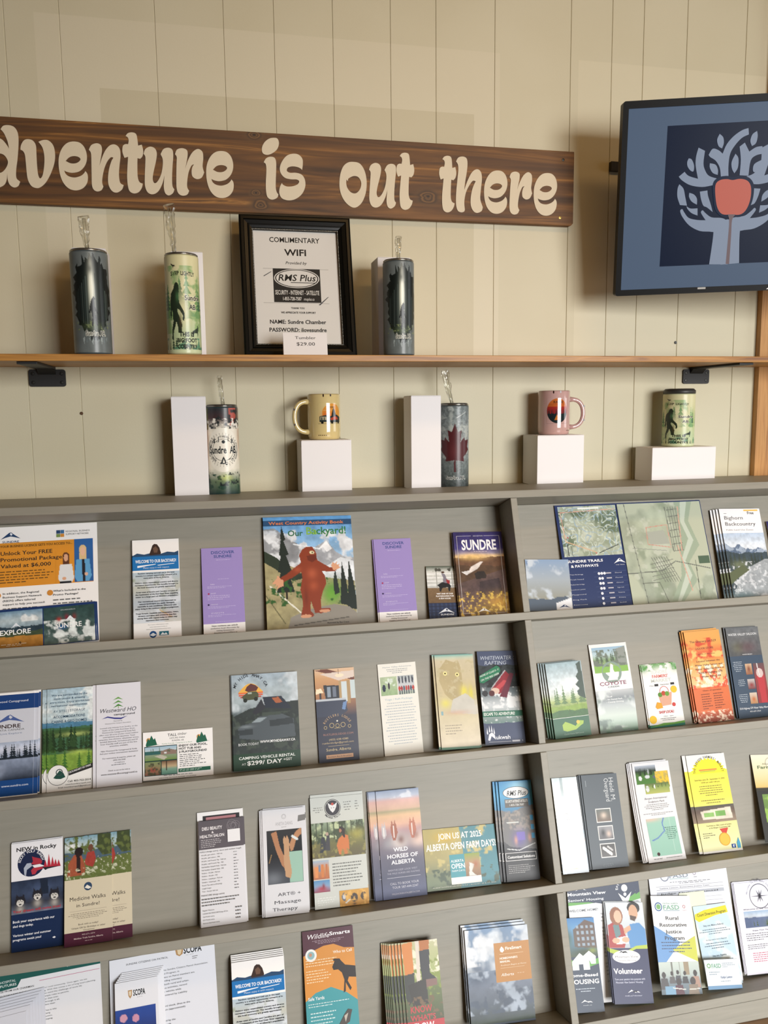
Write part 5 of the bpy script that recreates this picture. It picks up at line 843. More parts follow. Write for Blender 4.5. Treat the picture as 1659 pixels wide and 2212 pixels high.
leaf('postcard', 'wide white and green leisure park card with three small photos, second row', 'card', qd(1024,684, 1523,632, 1530,968, 1026,1010), 2, [
 ('T', 'TALL', .35, .48, .06, .115, '2a2a2a', B), ('T', 'timber', .49, .62, .05, .105, '3a3a3a', {'i': .3}), ('T', 'LEISURE PARK', .38, .6, .14, .17, '2a2a2a'), ('T', 'SUNDRE, AB', .41, .58, .195, .225, '2a2a2a'), ('T', 'Family Friendly Camping at its Best!', .27, .7, .255, .275, '4f8a5c'),
 ('E', .08, .17, .033, 'e2a05c'), ('P', [(.04, .27), (.07, .12), (.09, .17), (.12, .07), (.15, .16), (.17, .13), (.2, .27), (.24, .27), (.05, .3)], '1d6048'), ('E', .8, .17, .033, 'e2a05c'), ('P', [(.76, .27), (.79, .12), (.81, .17), (.84, .07), (.87, .16), (.89, .13), (.92, .27), (.96, .27), (.77, .3)], '1d6048'),
 ('R', .02, .3, .485, .915, '1b3a34'), ('I', .028, .315, .478, .6, [('g', [(0, '9ab8cc'), (.3, 'b9cbd2'), (.5, '8a9a86'), (1, '6f8a44')]), ('q', 0, .3, .55, .58, '2f5f5c'), ('p', [(.5, .35), (.75, .2), (1, .35), (1, .6), (.5, .6)], '8a7468'), ('q', .6, .42, .68, .55, 'd6dadc'), ('p', [(.3, .7), (.5, .6), (.7, .8), (.6, 1)], 'b8b4a4'), ('t', .4, .35, 7, '3f5a3c', 3)], .001),
 ('I', .028, .625, .25, .9, [('g', [(0, '7a8a5c'), (1, '8a5a4a')]), ('b', .5, .6, .3, .2, '9a3a34', 1), ('c', .5, 8, '4a4a34', 3, 0, 1)], .001), ('I', .262, .625, .478, .9, [('g', [(0, '6a4a34'), (.4, 'b8a07c'), (.6, '7aa08c'), (1, '5c8a7c')]), ('q', .3, 0, .36, .7, '3a2a1c')], .001),
 ('T', 'ENJOY OUR POOL,', .51, .92, .31, .352, '222', BB), ('T', 'HOT TUB AND', .51, .83, .375, .417, '222', BB), ('T', '2 PLAYGROUNDS!', .51, .91, .44, .482, '222', BB), ('G', .52, .9, .515, .79, 7, '555', 'l'), ('R', .5, .81, .96, .885, '1d6048'), ('G', .52, .94, .825, .875, 2, 'cfe0d8', 'l'), ('G', .14, .85, .92, .945, 1, '333'), ('T', 'WELCOME TO YOUR SUMMER VACATION!', .22, .75, .965, .985, '555')], t=.0016, gap=.001, m=m_gloss)
leaf('booklet', 'dark grey camping vehicle booklet with a green footer and sunset emblem, second row', 'booklet', qe(152,308, 680,263, 720,1020, 167,1078), 2, [
 ('I', 0, 0, 1, .835, [('g', [(0, '9fb0bd'), (.25, 'a8b5ba'), (.45, '8a979c'), (.5, '5c686c'), (1, '2f3839')]), ('c', .55, 4, 'c0cad0', 5, 0, .5), ('p', [(0, .53), (.25, .44), (.5, .4), (1.1, .36), (1.1, 1.1), (-.1, 1.1)], '2c3534'), ('n', .35, 12, 4), ('c', .55, 14, '3f4a42', 8, .5, 1), ('p', [(.46, .3), (.74, .3), (.86, .42), (.9, .47), (.5, .44)], '242c3a'), ('p', [(.44, .32), (.5, .44), (.35, .52), (.3, .49)], '2a2c34'), ('p', [(.6, .32), (.7, .31), (.76, .38), (.66, .39)], 'a8603c'), ('p', [(.08, .68), (.14, .64), (.28, .62), (.4, .545), (.75, .53), (.92, .6), (.94, .82), (.5, .85), (.1, .8)], '4d565c'), ('p', [(.28, .615), (.38, .56), (.52, .555), (.42, .61)], '8f9ca2'), ('p', [(.55, .6), (.9, .58), (.92, .66), (.56, .68)], '2f373b'), ('p', [(.08, .7), (.3, .69), (.3, .76), (.1, .76)], '30383c'), ('b', .2, .66, .12, .02, '7c878c', .9)], .0013),
 ('R', 0, .83, 1, 1, '23402f'), ('P', [(.1+.37*i/12+.0, .19-.093*math.sin(math.pi*i/12)) for i in range(13)][::-1], 'e8b04a'), ('R', .1, .19, .47, .207, 'e0713c'), ('R', .105, .213, .465, .228, 'd45a3a'), ('R', .13, .234, .44, .248, 'b8483c'),
 ('P', [(.2, .17), (.23, .13), (.29, .1), (.36, .12), (.4, .145), (.37, .18), (.24, .185)], '5c3030'), ('P', [(.15, .235), (.2, .21), (.25, .185), (.37, .185), (.4, .21), (.4, .25), (.36, .27), (.18, .275)], '4d5238'), ('E', .2, .275, .03, '22241c'), ('E', .36, .265, .03, '22241c'), ('R', .24, .192, .3, .21, 'a8b4a8'),
 ('A', 'MY HIDE AWAY.CA', .285, .19, .235, 163, 17, .042, '20242a', {'b': .03}), ('T', 'BOOK TODAY', .08, .38, .72, .745, 'e4e8e8'), ('T', 'WWW.MYHIDEAWAY.CA', .4, .93, .705, .73, 'f0f2f2', BB), ('T', 'CAMPING VEHICLE RENTAL', .08, .92, .86, .888, 'eef2ee', B), ('T', 'AT', .12, .18, .925, .945, 'e4e8e4'), ('T', '$299/ DAY', .2, .72, .908, .948, 'f4f6f4', BB), ('T', '+GST', .74, .87, .905, .93, 'eef2ee', B)], paper='23402f', t=.003, gap=.001, copies=((-.002, 0, 1),), clabel='second camping vehicle booklet tucked behind the front one, second row')
leaf('brochure', 'narrow lodge brochure with a warm interior photo above navy, second row', 'brochure', qe(825,255, 1145,230, 1195,970, 865,1002), 2, [
 ('R', 0, 0, 1, 1, '2e3244'), ('I', 0, 0, 1, .52, [('g', [(0, 'd8b898'), (.2, 'c89a6c'), (.6, 'a47450'), (1, '2e3244')]), ('p', [(0, .02), (1, .28), (1, .2), (.3, 0)], '6a3a2c'), ('p', [(.12, .1), (1, .06), (1, .2), (.6, .26)], 'd8c8bc'), ('e', .62, .15, .11, .04, 'f0dcc0'), ('q', .59, .02, .61, .12, '6a4a34'), ('p', [(.2, .34), (.6, .36), (.6, .64), (.25, .64)], '252a34'), ('q', .3, .38, .38, .6, '8a98a8'), ('q', .43, .38, .52, .6, '6a7484'), ('p', [(.02, .42), (.14, .4), (.2, .5), (0, .52)], 'f0e0c0'), ('q', .1, .5, .14, .66, '3a3030'), ('q', .64, .28, .82, .7, 'c8d4d8'), ('q', .88, .26, 1, .65, 'c2d0d2'), ('q', .6, .26, .66, .72, 'b09468'), ('q', .8, .26, .87, .75, 'a88c60'), ('p', [(0, .66), (.75, .66), (.78, .9), (.6, 1), (0, 1)], '343c50'), ('q', 0, .63, .75, .67, 'b8c0c8'), ('p', [(.68, .72), (.78, .7), (.72, .88), (.64, .86)], '6a8ab8')], .0011),
 ('A', 'RUSTLERS LODGE', .5, .68, .36, 150, 30, .055, 'c0a074', {'b': .02, 'x': .8}), ('O', .36, .615, .06, .012, 'bda878'), ('O', .64, .615, .06, .012, 'bda878'), ('O', .2, .635, .04, .01, 'bda878'), ('O', .8, .635, .04, .01, 'bda878'), ('O', .5, .62, .05, .01, 'bda878'), ('E', .5, .57, .02, 'e8e4d8'), ('R', .42, .645, .58, .649, 'bda878'), ('T', 'RUSTLERSLODGE.COM', .14, .88, .7, .72, 'a87c70'), ('T', '(403) 638-4380', .27, .75, .755, .775, 'c4b08c'), ('T', 'rustlerslodge@gmail.com', .1, .88, .79, .808, 'c4b08c'), ('R', .24, .832, .76, .835, 'c4b08c'), ('T', 'Sundre, Alberta', .19, .8, .856, .885, 'c9b890'), ('R', .18, .925, .85, .965, 'c49a78'), ('T', 'Boutique Bed & Breakfast', .22, .81, .938, .952, '3a3040')], paper='2e3244', t=.0025, gap=.001)
leaf('leaflet', 'pale washed-out adventure leaflet with two tiny group photos, second row', 'leaflet', [(814.9,1436), (896.8,1429), (915,1622), (831.3,1630.6)], 2, [
 ('T', 'Hunter Valley Adventures', .13, .88, .032, .047, '8f9aa4'), ('G', .18, .83, .062, .12, 3, '8d9298'), ('I', .04, .145, .47, .35, [('g', [(0, 'b8c8a8'), (1, '9ab48c')]), ('c', .5, 6, 'd8e4d8', 3, 0, .5), ('e', .2, .6, .1, .2, '3c4454'), ('e', .5, .5, .06, .18, '4a4450'), ('n', .2, 9, 3)], .001), ('I', .49, .145, .92, .35, [('g', [(0, 'a8b0b4'), (.5, 'c8ccd0'), (1, 'a8b4a4')])]+[('e', .1+.2*i, .22, .05, .2, '4a4e58') for i in range(5)]+[('e', .08+.14*i, .68, .06, .14, ['c0504c', 'a8444a', '5c6478'][i % 3]) for i in range(7)]+[('q', .06+.14*i, .78, .11+.14*i, 1, '3c4458') for i in range(7)], .001),
 ('T', 'Yoga / Raft Package', .12, .84, .385, .405, 'a8c0cc'), ('G', .08, .92, .43, .9, 16, 'b9c0c6')], paper='e9e8e0', t=.0008, gap=.001, m=m_matte)
leaf('brochure', 'pale cream wildlife brochure with faint yellow animal eyes, second row near the divider', 'brochure', qf(380,290, 770,258, 860,1225, 462,1265), 2, [
 ('I', 0, 0, 1, 1, [('g', [(0, '8fc0b8'), (.03, 'c4cdb8'), (.06, 'd2c8ac'), (.4, 'cdc09c'), (.55, 'd2c9a8'), (.97, 'dcd2bc'), (.98, '3f7a5c'), (1, '3f7a5c')]), ('p', [(.1, .15), (.3, .05), (.5, .08), (.62, .06), (.68, .14), (.7, .32), (.62, .45), (.4, .5), (.2, .42), (.08, .28)], 'bcae88'), ('c', .6, 12, 'c9bf9c', 4, .06, .45), ('b', .72, .4, .12, .08, 'e6dc5a', .9), ('b', .9, .42, .08, .1, 'e6dc5a', .8), ('b', .2, .52, .16, .06, 'e4dc7a', .9), ('p', [(.4, .48), (.75, .42), (.98, .5), (1, .65), (.3, .62)], 'd0cec4'), ('b', .5, .62, .4, .03, 'd2a890', .6), ('q', .06, .6, .12, .64, '8fb4bc'), ('n', .08, 6, 4)], .0012),
 ('E', .25, .2, .055, 'e8e0a0'), ('E', .57, .215, .055, 'e8e0a0'), ('E', .25, .2, .02, '4a3c28'), ('E', .57, .215, .02, '4a3c28'), ('G', .14, .6, .745, .86, 4, 'a8a090', 'l')], t=.003, gap=.0045, nb=.05, copies=((-.005, .002, 1), (.006, .001, 2)), clabel='brochure from the front in the pale cream wildlife stack', m=m_vgloss, edge='1e2a26')
leaf('brochure', 'slate blue whitewater rafting brochure with a red raft, beside the divider', 'brochure', qf(828,250, 1210,220, 1310,1180, 922,1205), 2, [
 ('R', 0, 0, 1, 1, '4c5670'), ('I', 0, .14, 1, .78, [('g', [(0, '3c4448'), (.3, '2c3234'), (.5, '6f7c82'), (.7, 'c9d0d4'), (.9, '8a9c9a'), (1, '6f8a86')]), ('c', .5, 7, '22282a', 5, 0, .4), ('c', .52, 9, 'e6eaec', 8, .4, .75), ('p', [(.3, .42), (.72, .12), (.85, .2), (.6, .48), (.5, .52)], '8f2c38'), ('p', [(.42, .4), (.66, .28), (.76, .3), (.5, .46)], 'c04a50'), ('l', .3, .42, .72, .12, .012, 'b9bcc0'), ('p', [(.5, .56), (.85, .16), (.95, .18), (.7, .58)], '6a2c3c'), ('e', .4, .46, .12, .05, 'dcc0b0'), ('e', .3, .5, .08, .05, '5c3034'), ('e', .12, .5, .08, .05, '3a3c40'), ('c', .62, 16, 'd9e0e2', 18, .75, 1)], .0012),
 ('P', [(0, .15), (.2, .165), (.4, .14), (.6, .16), (.8, .15), (1, .165), (1, .13), (0, .13)], '4c5670'), ('P', [(0, .77), (.2, .8), (.4, .81), (.6, .77), (.8, .78), (1, .77), (1, .83), (0, .83)], '4c5670'), ('T', 'WHITEWATER', .06, .93, .055, .095, 'b9c2d0', {'b': .01, 'i': .2}), ('T', 'RAFTING', .18, .77, .11, .15, 'b9c2d0', {'b': .01, 'i': .2}),
 ('P', [(0, .27), (.5, .16), (.58, .18), (.6, .22), (.55, .25), (.1, .35), (0, .34)], '2c7a58'), ('T', 'HOME OF CLASS II - V', .03, .55, .265, .285, 'e0ece4', {'b': .02, 's': -.075}), ('T', 'ON THE RED DEER', .04, .55, .31, .33, 'e0ece4', {'b': .02, 's': -.075}),
 ('R', 0, .65, 1, .71, '3a7560'), ('T', 'ESCAPE TO ADVENTURE!', .03, .87, .665, .695, 'f0f4f0', BB), ('P', [(.08, .95), (.12, .89), (.2, .87), (.27, .9), (.29, .95), (.24, .93), (.18, .91), (.13, .96)], 'e4e8f0')]+[('P', [(.06+.06*i, .88-.01*i*(3-i)), (.08+.06*i, .82-.012*i*(3-i)), (.1+.06*i, .88-.01*i*(3-i)), (.085+.06*i, .895-.01*i*(3-i))], 'e4e8f0') for i in range(4)]+[('T', 'ukwah', .3, .68, .905, .945, 'e4e8f0', BB), ('R', .1, .97, .7, .974, 'c8ccd8'), ('R', .72, .96, .93, .978, 'c8ccd8')], paper='4c5670', t=.003, gap=.001, nb=.05, copies=((.0085, 0, 1),), clabel='second rafting brochure showing its right edge beside the divider')
leaf('booklet', 'green golf booklet with a rainbow sky photo, just right of the divider, second row', 'booklet', qg(85,372, 342,355, 413,862, 165,893), 2, [
 ('I', 0, 0, 1, .74, [('g', [(0, '8fa8b0'), (.35, 'c0ccd0'), (.55, 'd0d8d6'), (.7, '9fb06a'), (1, '4f7a34')]), ('b', .6, .4, .3, .12, 'eceeec', .9), ('l', .1, .3, .35, .6, .012, 'cfd8dc'), ('t', .74, .3, 8, '5c7c4a', 3), ('t', .98, .25, 6, '3c5c3c', 8), ('p', [(.85, .05), (.98, .0), (1, .7), (.8, .62), (.78, .55), (.86, .5), (.76, .42), (.86, .36), (.8, .28), (.88, .2)], '2f4438'), ('r', .78, .03, 3, '7f9c40', 5), ('r', .88, .04, 3, '3a6434', 9), ('n', .25, 14, 3)], .0013),
 ('R', 0, .74, 1, 1, '2c6044'), ('R', 0, .735, 1, .74, 'e8e8e4'), ('P', [(.25, .9), (.24, .83), (.33, .79), (.42, .81), (.5, .83), (.6, .86), (.72, .79), (.84, .8), (.82, .84), (.74, .86), (.6, .905), (.35, .92)], '9ab84a'), ('E', .68, .81, .045, 'e6b84a'), ('T', 'Coyote Course Golf Course', .26, .8, .945, .96, 'a8c0b0')], paper='e8e8e4', t=.0045, gap=.001, copies=[(-.004*i, .001*i, i) for i in (1, 2, 3)], clabel='booklet from the front in the thick green golf booklet stack', edge='3a3a36')
leaf('leaflet', 'tall wavy white and green leaflet with a howling coyote emblem, second row', 'leaflet', qg(392,240, 657,218, 742,808, 478,845), 2, [
 ('R', 0, 0, 1, .53, 'e2e2e0'), ('I', .06, .04, .95, .33, [('g', [(0, '8fb0c8'), (.3, 'b4c8cc'), (.5, '7f9c6c'), (1, '9ab06c')]), ('t', .6, .45, 12, '4a5c44', 3), ('p', [(.7, .1), (1, 0), (1, 1), (.75, .8)], '8a908a'), ('c', .5, 10, '6a7468', 4, .1, 1), ('r', .75, .05, 3, '7fae4a', 8)], .0013), ('E', .5, .33, .26, '7f9488'), ('P', [(.36, .42), (.44, .36), (.46, .3), (.5, .23), (.56, .25), (.55, .3), (.6, .36), (.64, .42)], 'e6e6e2'), ('T', 'COYOTE', .14, .84, .435, .475, '7c3c58', BB), ('T', 'CREEK', .34, .66, .487, .503, '5a6a72', BB),
 ('I', 0, .53, 1, 1, [('g', [(0, 'b8bcbe'), (.2, '7c8488'), (.35, 'b0b8ba'), (.6, 'c8d4cc'), (.9, '9ab4a4'), (1, '3f6a54')]), ('c', .5, 3, 'd0d8d6', 6, 0, .9), ('c', .55, 4, '7a8a84', 16, 0, 1)], .002), ('T', '- RV Rental Park', .25, .68, .625, .64, 'eef0f0', B), ('T', '- County Driving', .25, .7, .655, .67, 'eef0f0', B), ('T', '- Golf', .25, .42, .595, .61, 'eef0f0', B)], paper='e2e2e0', t=.0014, gap=.001, bend=.004)
leaf('leaflet', "white farmers' market leaflet with a fruit basket drawing and red lettering, second row", 'leaflet', qg(760,383, 1010,365, 1070,780, 830,805), 2, [
 ('I', 0, 0, 1, .2, [('g', [(0, 'e8e8e4'), (1, 'e8e8e4')]), ('c', .45, 9, '5c9a4c', 5, 0, .5), ('b', .05, .2, .15, .5, '4f9044', .9), ('b', .95, .2, .15, .5, '4f9044', .9), ('b', .5, .6, .3, .5, 'e8e8e4', 1)], .0013), ('T', 'SUNDRE', .25, .72, .1, .15, 'd0d4cc', BB), ('T', "FARMERS'", .27, .72, .17, .215, 'c8564c', BB), ('T', 'MARKET', .22, .8, .235, .285, 'c8ccc4', BB), ('T', 'May', .16, .28, .33, .345, '333'), ('R', .3, .315, .41, .35, '333'), ('T', 'September', .47, .73, .32, .338, '333'), ('R', .76, .31, .87, .345, '333'),
 ('O', .55, .44, .13, .014, 'c8645c'), ('P', [(.36, .47), (.76, .46), (.7, .66), (.42, .67)], 'd4a48c'), ('E', .42, .49, .06, '5c8a3c'), ('E', .52, .47, .06, 'b8503c'), ('E', .62, .48, .06, '6a9a44'), ('P', [(.24, .68), (.3, .6), (.42, .62), (.45, .7), (.28, .71)], 'e0a03c'), ('E', .77, .66, .05, 'c8504c'), ('E', .83, .42, .09, 'e6bc3c'), ('T', 'SHOP LOCAL!', .32, .74, .745, .785, 'c8484c', BB), ('T', '10am - 2pm', .43, .7, .825, .838, '666'), ('G', .3, .8, .86, .91, 2, '666'), ('E', .12, .87, .1, 'e6bc3c'), ('R', 0, .955, 1, 1, '3a7c6c'), ('P', [(.1, .97), (.4, .935), (.7, .94), (1, .925), (1, .96), (0, .985)], '6aa04c')], paper='e8e8e6', t=.0016, gap=.001, m=m_matte, copies=((-.003, .002, 1),), clabel="second farmers' market leaflet behind the front one, second row")
leaf('brochure', 'fiery orange liquor store brochure with dark lettering, second row right bay', 'brochure', qg(1062,150, 1312,130, 1420,755, 1170,778), 2, [
 ('I', 0, 0, 1, 1, [('g', [(0, 'e0a050'), (.15, 'dc9848'), (.25, 'd0582c'), (.35, 'e09a48'), (.6, 'e8c088'), (.63, 'd06a34'), (.88, 'cc6430'), (.9, 'b05028'), (1, '8a3a20')]), ('c', .55, 6, 'c8441f', 5, .08, .3), ('c', .5, 5, 'ecb868', 9, .2, .4), ('c', .5, 11, 'f0e0c8', 15, .38, .62), ('c', .55, 14, 'd04c24', 25, .42, .64), ('c', .5, 16, 'e8d0b8', 33, .88, 1)], .0013),
 ('T', 'The Granary on 529', .12, .87, .105, .128, '3a1c10', B), ('T', 'LIQUOR STORE', .26, .76, .185, .205, '4a2010', B), ('T', '...spirits of the west', .25, .78, .25, .265, '4a2414'), ('T', 'Located between the', .22, .88, .325, .345, '3a1c10', B), ('T', 'Water Valley Saloon and', .16, .93, .368, .388, '3a1c10', B), ('T', 'Water Valley Hardware at', .15, .97, .41, .43, '3a1c10', B), ('T', '5206 B Highway 579', .24, .9, .452, .472, '3a1c10', B), ('T', 'Water Valley, AB', .3, .84, .495, .515, '3a1c10', B), ('T', 'Hours of operation', .27, .78, .648, .664, '6a2c14'), ('G', .2, .48, .69, .87, 7, '6a2c14', 'l'), ('G', .54, .84, .69, .87, 7, '6a2c14', 'l')], paper='b87838', t=.003, gap=.001, copies=((-.004, .004, 1), (-.007, .001, 2)), clabel='brochure from the front in the fiery orange stack', edge='4a2c20')
leaf('brochure', 'dark slate saloon brochure with food photos and a red drink, second row', 'brochure', qg(1350,125, 1592,108, 1680,735, 1463,748), 2, [
 ('R', 0, 0, 1, 1, '34465a'), ('I', 0, 0, 1, .32, [('g', [(0, '6a6c6e'), (1, '4a4c50')]), ('b', .3, .7, .25, .25, '5a5a44', .8), ('b', .6, .7, .3, .25, '5c4448', .8), ('n', .3, 10, 3)], .0015), ('T', 'WATER VALLEY SALOON', .05, .92, .065, .09, 'd8dadc', B), ('G', .32, .78, .3, .318, 1, 'd8dadc'), ('G', .05, .36, .38, .5, 6, 'b0bac4'), ('G', .12, .36, .58, .66, 4, 'b0bac4'), ('G', .08, .38, .74, .84, 5, 'b0bac4'),
 ('I', .42, .41, .62, .53, [('g', [(0, 'c8a888'), (1, '8a5434')]), ('b', .5, .5, .3, .4, '7c3c20', 1)], .0013), ('I', .42, .58, .64, .69, [('g', [(0, 'b8b0ac'), (1, '6a2c2c')]), ('b', .5, .6, .4, .3, '8a2c2c', 1)], .0013), ('I', .42, .73, .64, .85, [('g', [(0, 'c8b8a8'), (1, 'a87c4c')]), ('b', .5, .6, .3, .3, 'b8642c', 1)], .0013), ('I', .66, .41, 1, .85, [('g', [(0, '5c4448'), (.4, '8a3434'), (1, '8a2428')]), ('p', [(.2, .3), (.85, .3), (.8, 1), (.3, 1)], 'b03038'), ('e', .5, .25, .3, .12, 'c8b4b0'), ('l', .35, 0, .45, .3, .04, 'd0d0d0')], .0013), ('T', '5210 Highway 579 Water Valley Alberta', .06, .95, .885, .905, 'dce0e4', B), ('T', '403-637-2764', .35, .68, .925, .94, 'dce0e4', B)], paper='34465a', t=.003, gap=.001, copies=((-.004, .002, 1),), clabel='second dark slate saloon brochure behind the front one, second row', edge='22262a')
# ---- row three
leaf('brochure', 'white and navy wolf ranch brochure with sled dogs, left end of the third row', 'brochure', qh(97,325, 533,285, 545,1185, 97,1245), 3, [
 ('R', 0, 0, 1, .355, 'e6e6ea'), ('R', 0, .355, 1, 1, '14284c'), ('I', 0, .355, 1, .66, [('g', [(0, '2c3850'), (.3, '3c4a66'), (.7, '2c3448'), (.85, '5a6478'), (1, '6c7488')]), ('n', .5, 6, 3), ('p', [(.55, 0), (.7, .05), (.72, .5), (.58, .5)], '1c2638')]+[o_ for cx_, cy_ in ((.17, .62), (.5, .5), (.83, .55)) for o_ in (('b', cx_, cy_+.25, .15, .22, '4c4640', .9), ('b', cx_, cy_+.24, .08, .14, 'b4b0aa', .8), ('e', cx_, cy_, .1, .15, '22222a'), ('e', cx_, cy_+.05, .07, .1, 'cfccc6'), ('p', [(cx_-.09, cy_-.05), (cx_-.07, cy_-.23), (cx_-.02, cy_-.1)], '22222a'), ('p', [(cx_+.09, cy_-.05), (cx_+.07, cy_-.23), (cx_+.02, cy_-.1)], '22222a'), ('p', [(cx_-.015, cy_-.1), (cx_+.015, cy_-.1), (cx_, cy_+.03)], '22222a'), ('e', cx_-.03, cy_+.01, .012, .018, '15151a'), ('e', cx_+.03, cy_+.01, .012, .018, '15151a'), ('e', cx_, cy_+.09, .022, .025, '15151a'))], .0011),
 ('T', 'NEW in Rocky', .1, .88, .045, .08, '16161c', {'b': .05}), ('E', .385, .2, .265, '1a2444'), ('A', 'ROCKY WOLF RANCH', .385, .2, .205, 172, 8, .05, 'e6e6ea', {'b': .02, 'x': .9}), ('P', [(.38, .21), (.42, .19), (.4, .14), (.44, .15), (.56, .17), (.6, .2), (.58, .22), (.45, .22)], 'a83040'), ('P', [(.25, .3), (.24, .24), (.3, .2), (.38, .2), (.4, .23), (.3, .26), (.28, .32)], 'a8b0c0'), ('P', [(.38, .27), (.44, .24), (.6, .25), (.66, .26), (.5, .28), (.46, .31), (.4, .31)], 'b03444'), ('P', [(.4, .225), (.55, .22), (.65, .245), (.45, .25)], 'e6e6ea')]
 +[('P', [(x_-.04, .265), (x_, .265-h_), (x_+.04, .265)], 'b02c3c') for x_, h_ in ((.66, .08), (.73, .13), (.8, .1), (.86, .075), (.92, .065))]+[('P', [(.6, .255), (.97, .262), (.7, .275), (.66, .285)], '26262e'), ('T', 'Your dream will come true!', .03, .95, .622, .645, 'b8303c', {'b': .03}), ('T', 'Book your experience with our', .03, .83, .715, .737, 'e8eaf0', {'b': .03}), ('T', 'sled dogs today.', .03, .42, .757, .777, 'e8eaf0', {'b': .03}), ('T', 'Various winter and summer', .03, .76, .84, .86, 'e8eaf0', {'b': .03}), ('T', 'programs await you!', .03, .57, .88, .9, 'e8eaf0', {'b': .03}), ('P', [(.78, .915), (.82, .905), (.85, .915), (.82, .925)], 'e8eaf0')], paper='14284c', t=.0025, gap=.001, copies=((.0, .002, 1),), clabel='second wolf ranch brochure behind the front one, third row')
MED = [('I', 0, 0, 1, .40, [('g', [(0, '7aa0b0'), (.2, 'a8bcc0'), (.42, '8a9c94'), (.5, '6f7c48'), (1, '6c7a3c')]), ('b', .15, .22, .2, .1, 'e6e6e0', .9), ('r', .35, .08, 3, '4a6070', 5), ('p', [(.7, .0), (.98, 0), (1, .5), (.8, .5), (.68, .3)], '3f4a2c'), ('c', .5, 16, '5c6838', 5, .0, .5), ('r', .55, .04, 8, '5f6c38', 9), ('c', .66, 24, 'd8d8c4', 7, .5, 1), ('p', [(.06, .92), (.08, .62), (.2, .42), (.34, .4), (.44, .75), (.42, .92)], '9c5238'), ('e', .3, .36, .09, .11, '221a1a'), ('p', [(.24, .4), (.32, .4), (.34, .85), (.26, .85)], '2a1c1c'), ('p', [(.42, .62), (.48, .4), (.62, .38), (.66, .55), (.6, .75), (.45, .7)], '9c3c34'), ('e', .55, .3, .055, .09, '6a4434'), ('c', .62, 20, 'c8ccb0', 17, .75, 1), ('n', .2, 20, 2)], .0012),
 ('R', 0, .4, 1, .88, 'cfc5ac'), ('R', 0, .88, 1, 1, '4a1c30'), ('E', .49, .475, .085, '2c4460'), ('P', [(.42, .485), (.47, .46), (.52, .475), (.56, .49), (.5, .5)], 'e4e0d4'), ('T', 'Medicine Walks', .11, .86, .56, .595, '3c3430'), ('T', 'in Sundre!', .25, .73, .625, .655, '3c3430'), ('R', .11, .69, .88, .692, '9a9080'), ('G', .08, .9, .71, .77, 4, '8a8070'), ('T', 'Book with us today!', .29, .7, .805, .82, '5a5048'), ('T', 'Unique Gift for Birthdays or other', .15, .85, .835, .85, '5a5048'), ('T', 'Occasions', .39, .62, .86, .872, '5a5048'), ('T', '403-671-1074', .36, .63, .9, .912, 'c8b4b0'), ('T', 'Mahikan Trails Sundre, Alberta', .2, .8, .93, .943, 'd0bcb8', B), ('G', .38, .64, .96, .975, 1, 'b8a0a0')]
leaf('brochure', 'cream medicine walks brochure with two people kneeling in a meadow, left in the third row', 'brochure', qh(550,280, 955,235, 960,1145, 551,1185), 3, MED, t=.0018, gap=.0035, nb=.058, paper='cfc5ac', copies=((.037, .001, 1),), clabel='second cream medicine walks brochure fanned out to the right, third row')
leaf('card', 'white card with a pink close-up photo behind the grey salon price list', 'card', [(423.6,1757), (526,1745), (533,1990), (434,2004)], 3, [('R', .12, .035, .92, .22, '2c2c2e'), ('I', .19, .05, .84, .5, [('g', [(0, 'b47c80'), (1, 'a86a6c')]), ('b', .4, .2, .3, .1, 'd8a8a0', .9), ('l', .1, .3, .8, .1, .02, '8a4c50')], .0015)], t=.0015, gap=.001)
DIEU = [('R', 0, 0, 1, .275, '5f5a60')]+[('O', .78+.05*math.cos(i), .07+.02*math.sin(i), .1, .006, '8f8a90') for i in range(5)]+[('T', 'DIEU BEAUTY', .08, .53, .06, .09, 'f0ecee', BB), ('T', '&', .29, .34, .105, .125, 'f0ecee', BB), ('T', 'HEALTH SALON', .03, .57, .135, .163, 'f0ecee', BB), ('G', .05, .5, .18, .265, 5, 'c8c4c8', 'l'), ('T', 'NAILS (design extra): short and medium length', .02, .94, .29, .303, '444'), ]
for i, s_ in enumerate(['Acrylic, gel colors - Full set', 'Acrylic, gel colors - Fill', 'Acrylic, nail French Tip - Full set', 'Acrylic, nail French Tip - Fill', 'Gel builder (Liquid Gel) - Full set', 'Gel builder (Liquid Gel) - Fill', 'Ombre - Acrylic - Full set', 'Ombre - Acrylic - Fill', 'Ombre - Liquid gel - Full set', 'Ombre - Liquid gel - Fill', 'French Tips add on (Drawing)', 'Length longer', 'Toe - Acrylic full set']):
    DIEU += [('T', s_, .05, .05+len(s_)*.0155, .322+i*.0285, .333+i*.0285, '555'), ('G', .76, .92, .322+i*.0285, .34+i*.0285, 1, '666', 'l')]
DIEU += [('T', 'MANICURE (design extra)', .03, .53, .70, .713, '444'), ('G', .03, .93, .735, .82, 3, '666', 'l')]+[('T', s_, .05, .05+len(s_)*.0155, .84+i*.029, .851+i*.029, '555') for i, s_ in enumerate(['Regular Manicure', 'LUXURY SPA MANICURE Package, 60 min', 'Gel Polish extra', 'DIY Polish extra', 'Remove Gel Polish extra'])]+[('G', .76, .92, .84, .97, 4, '666', 'l'), ('R', .645, .105, .925, .225, 'e8e8ea')]
leaf('price_list', 'white salon price list with a grey header, third row', 'leaflet', qi(112,318, 518,265, 550,1195, 147,1268), 3, DIEU, t=.0016, nt=.0725, nb=.056, m=m_matte, paper='dcdce0', copies=((.003, .001, 1),), clabel='spare salon price list showing its right edge, third row')
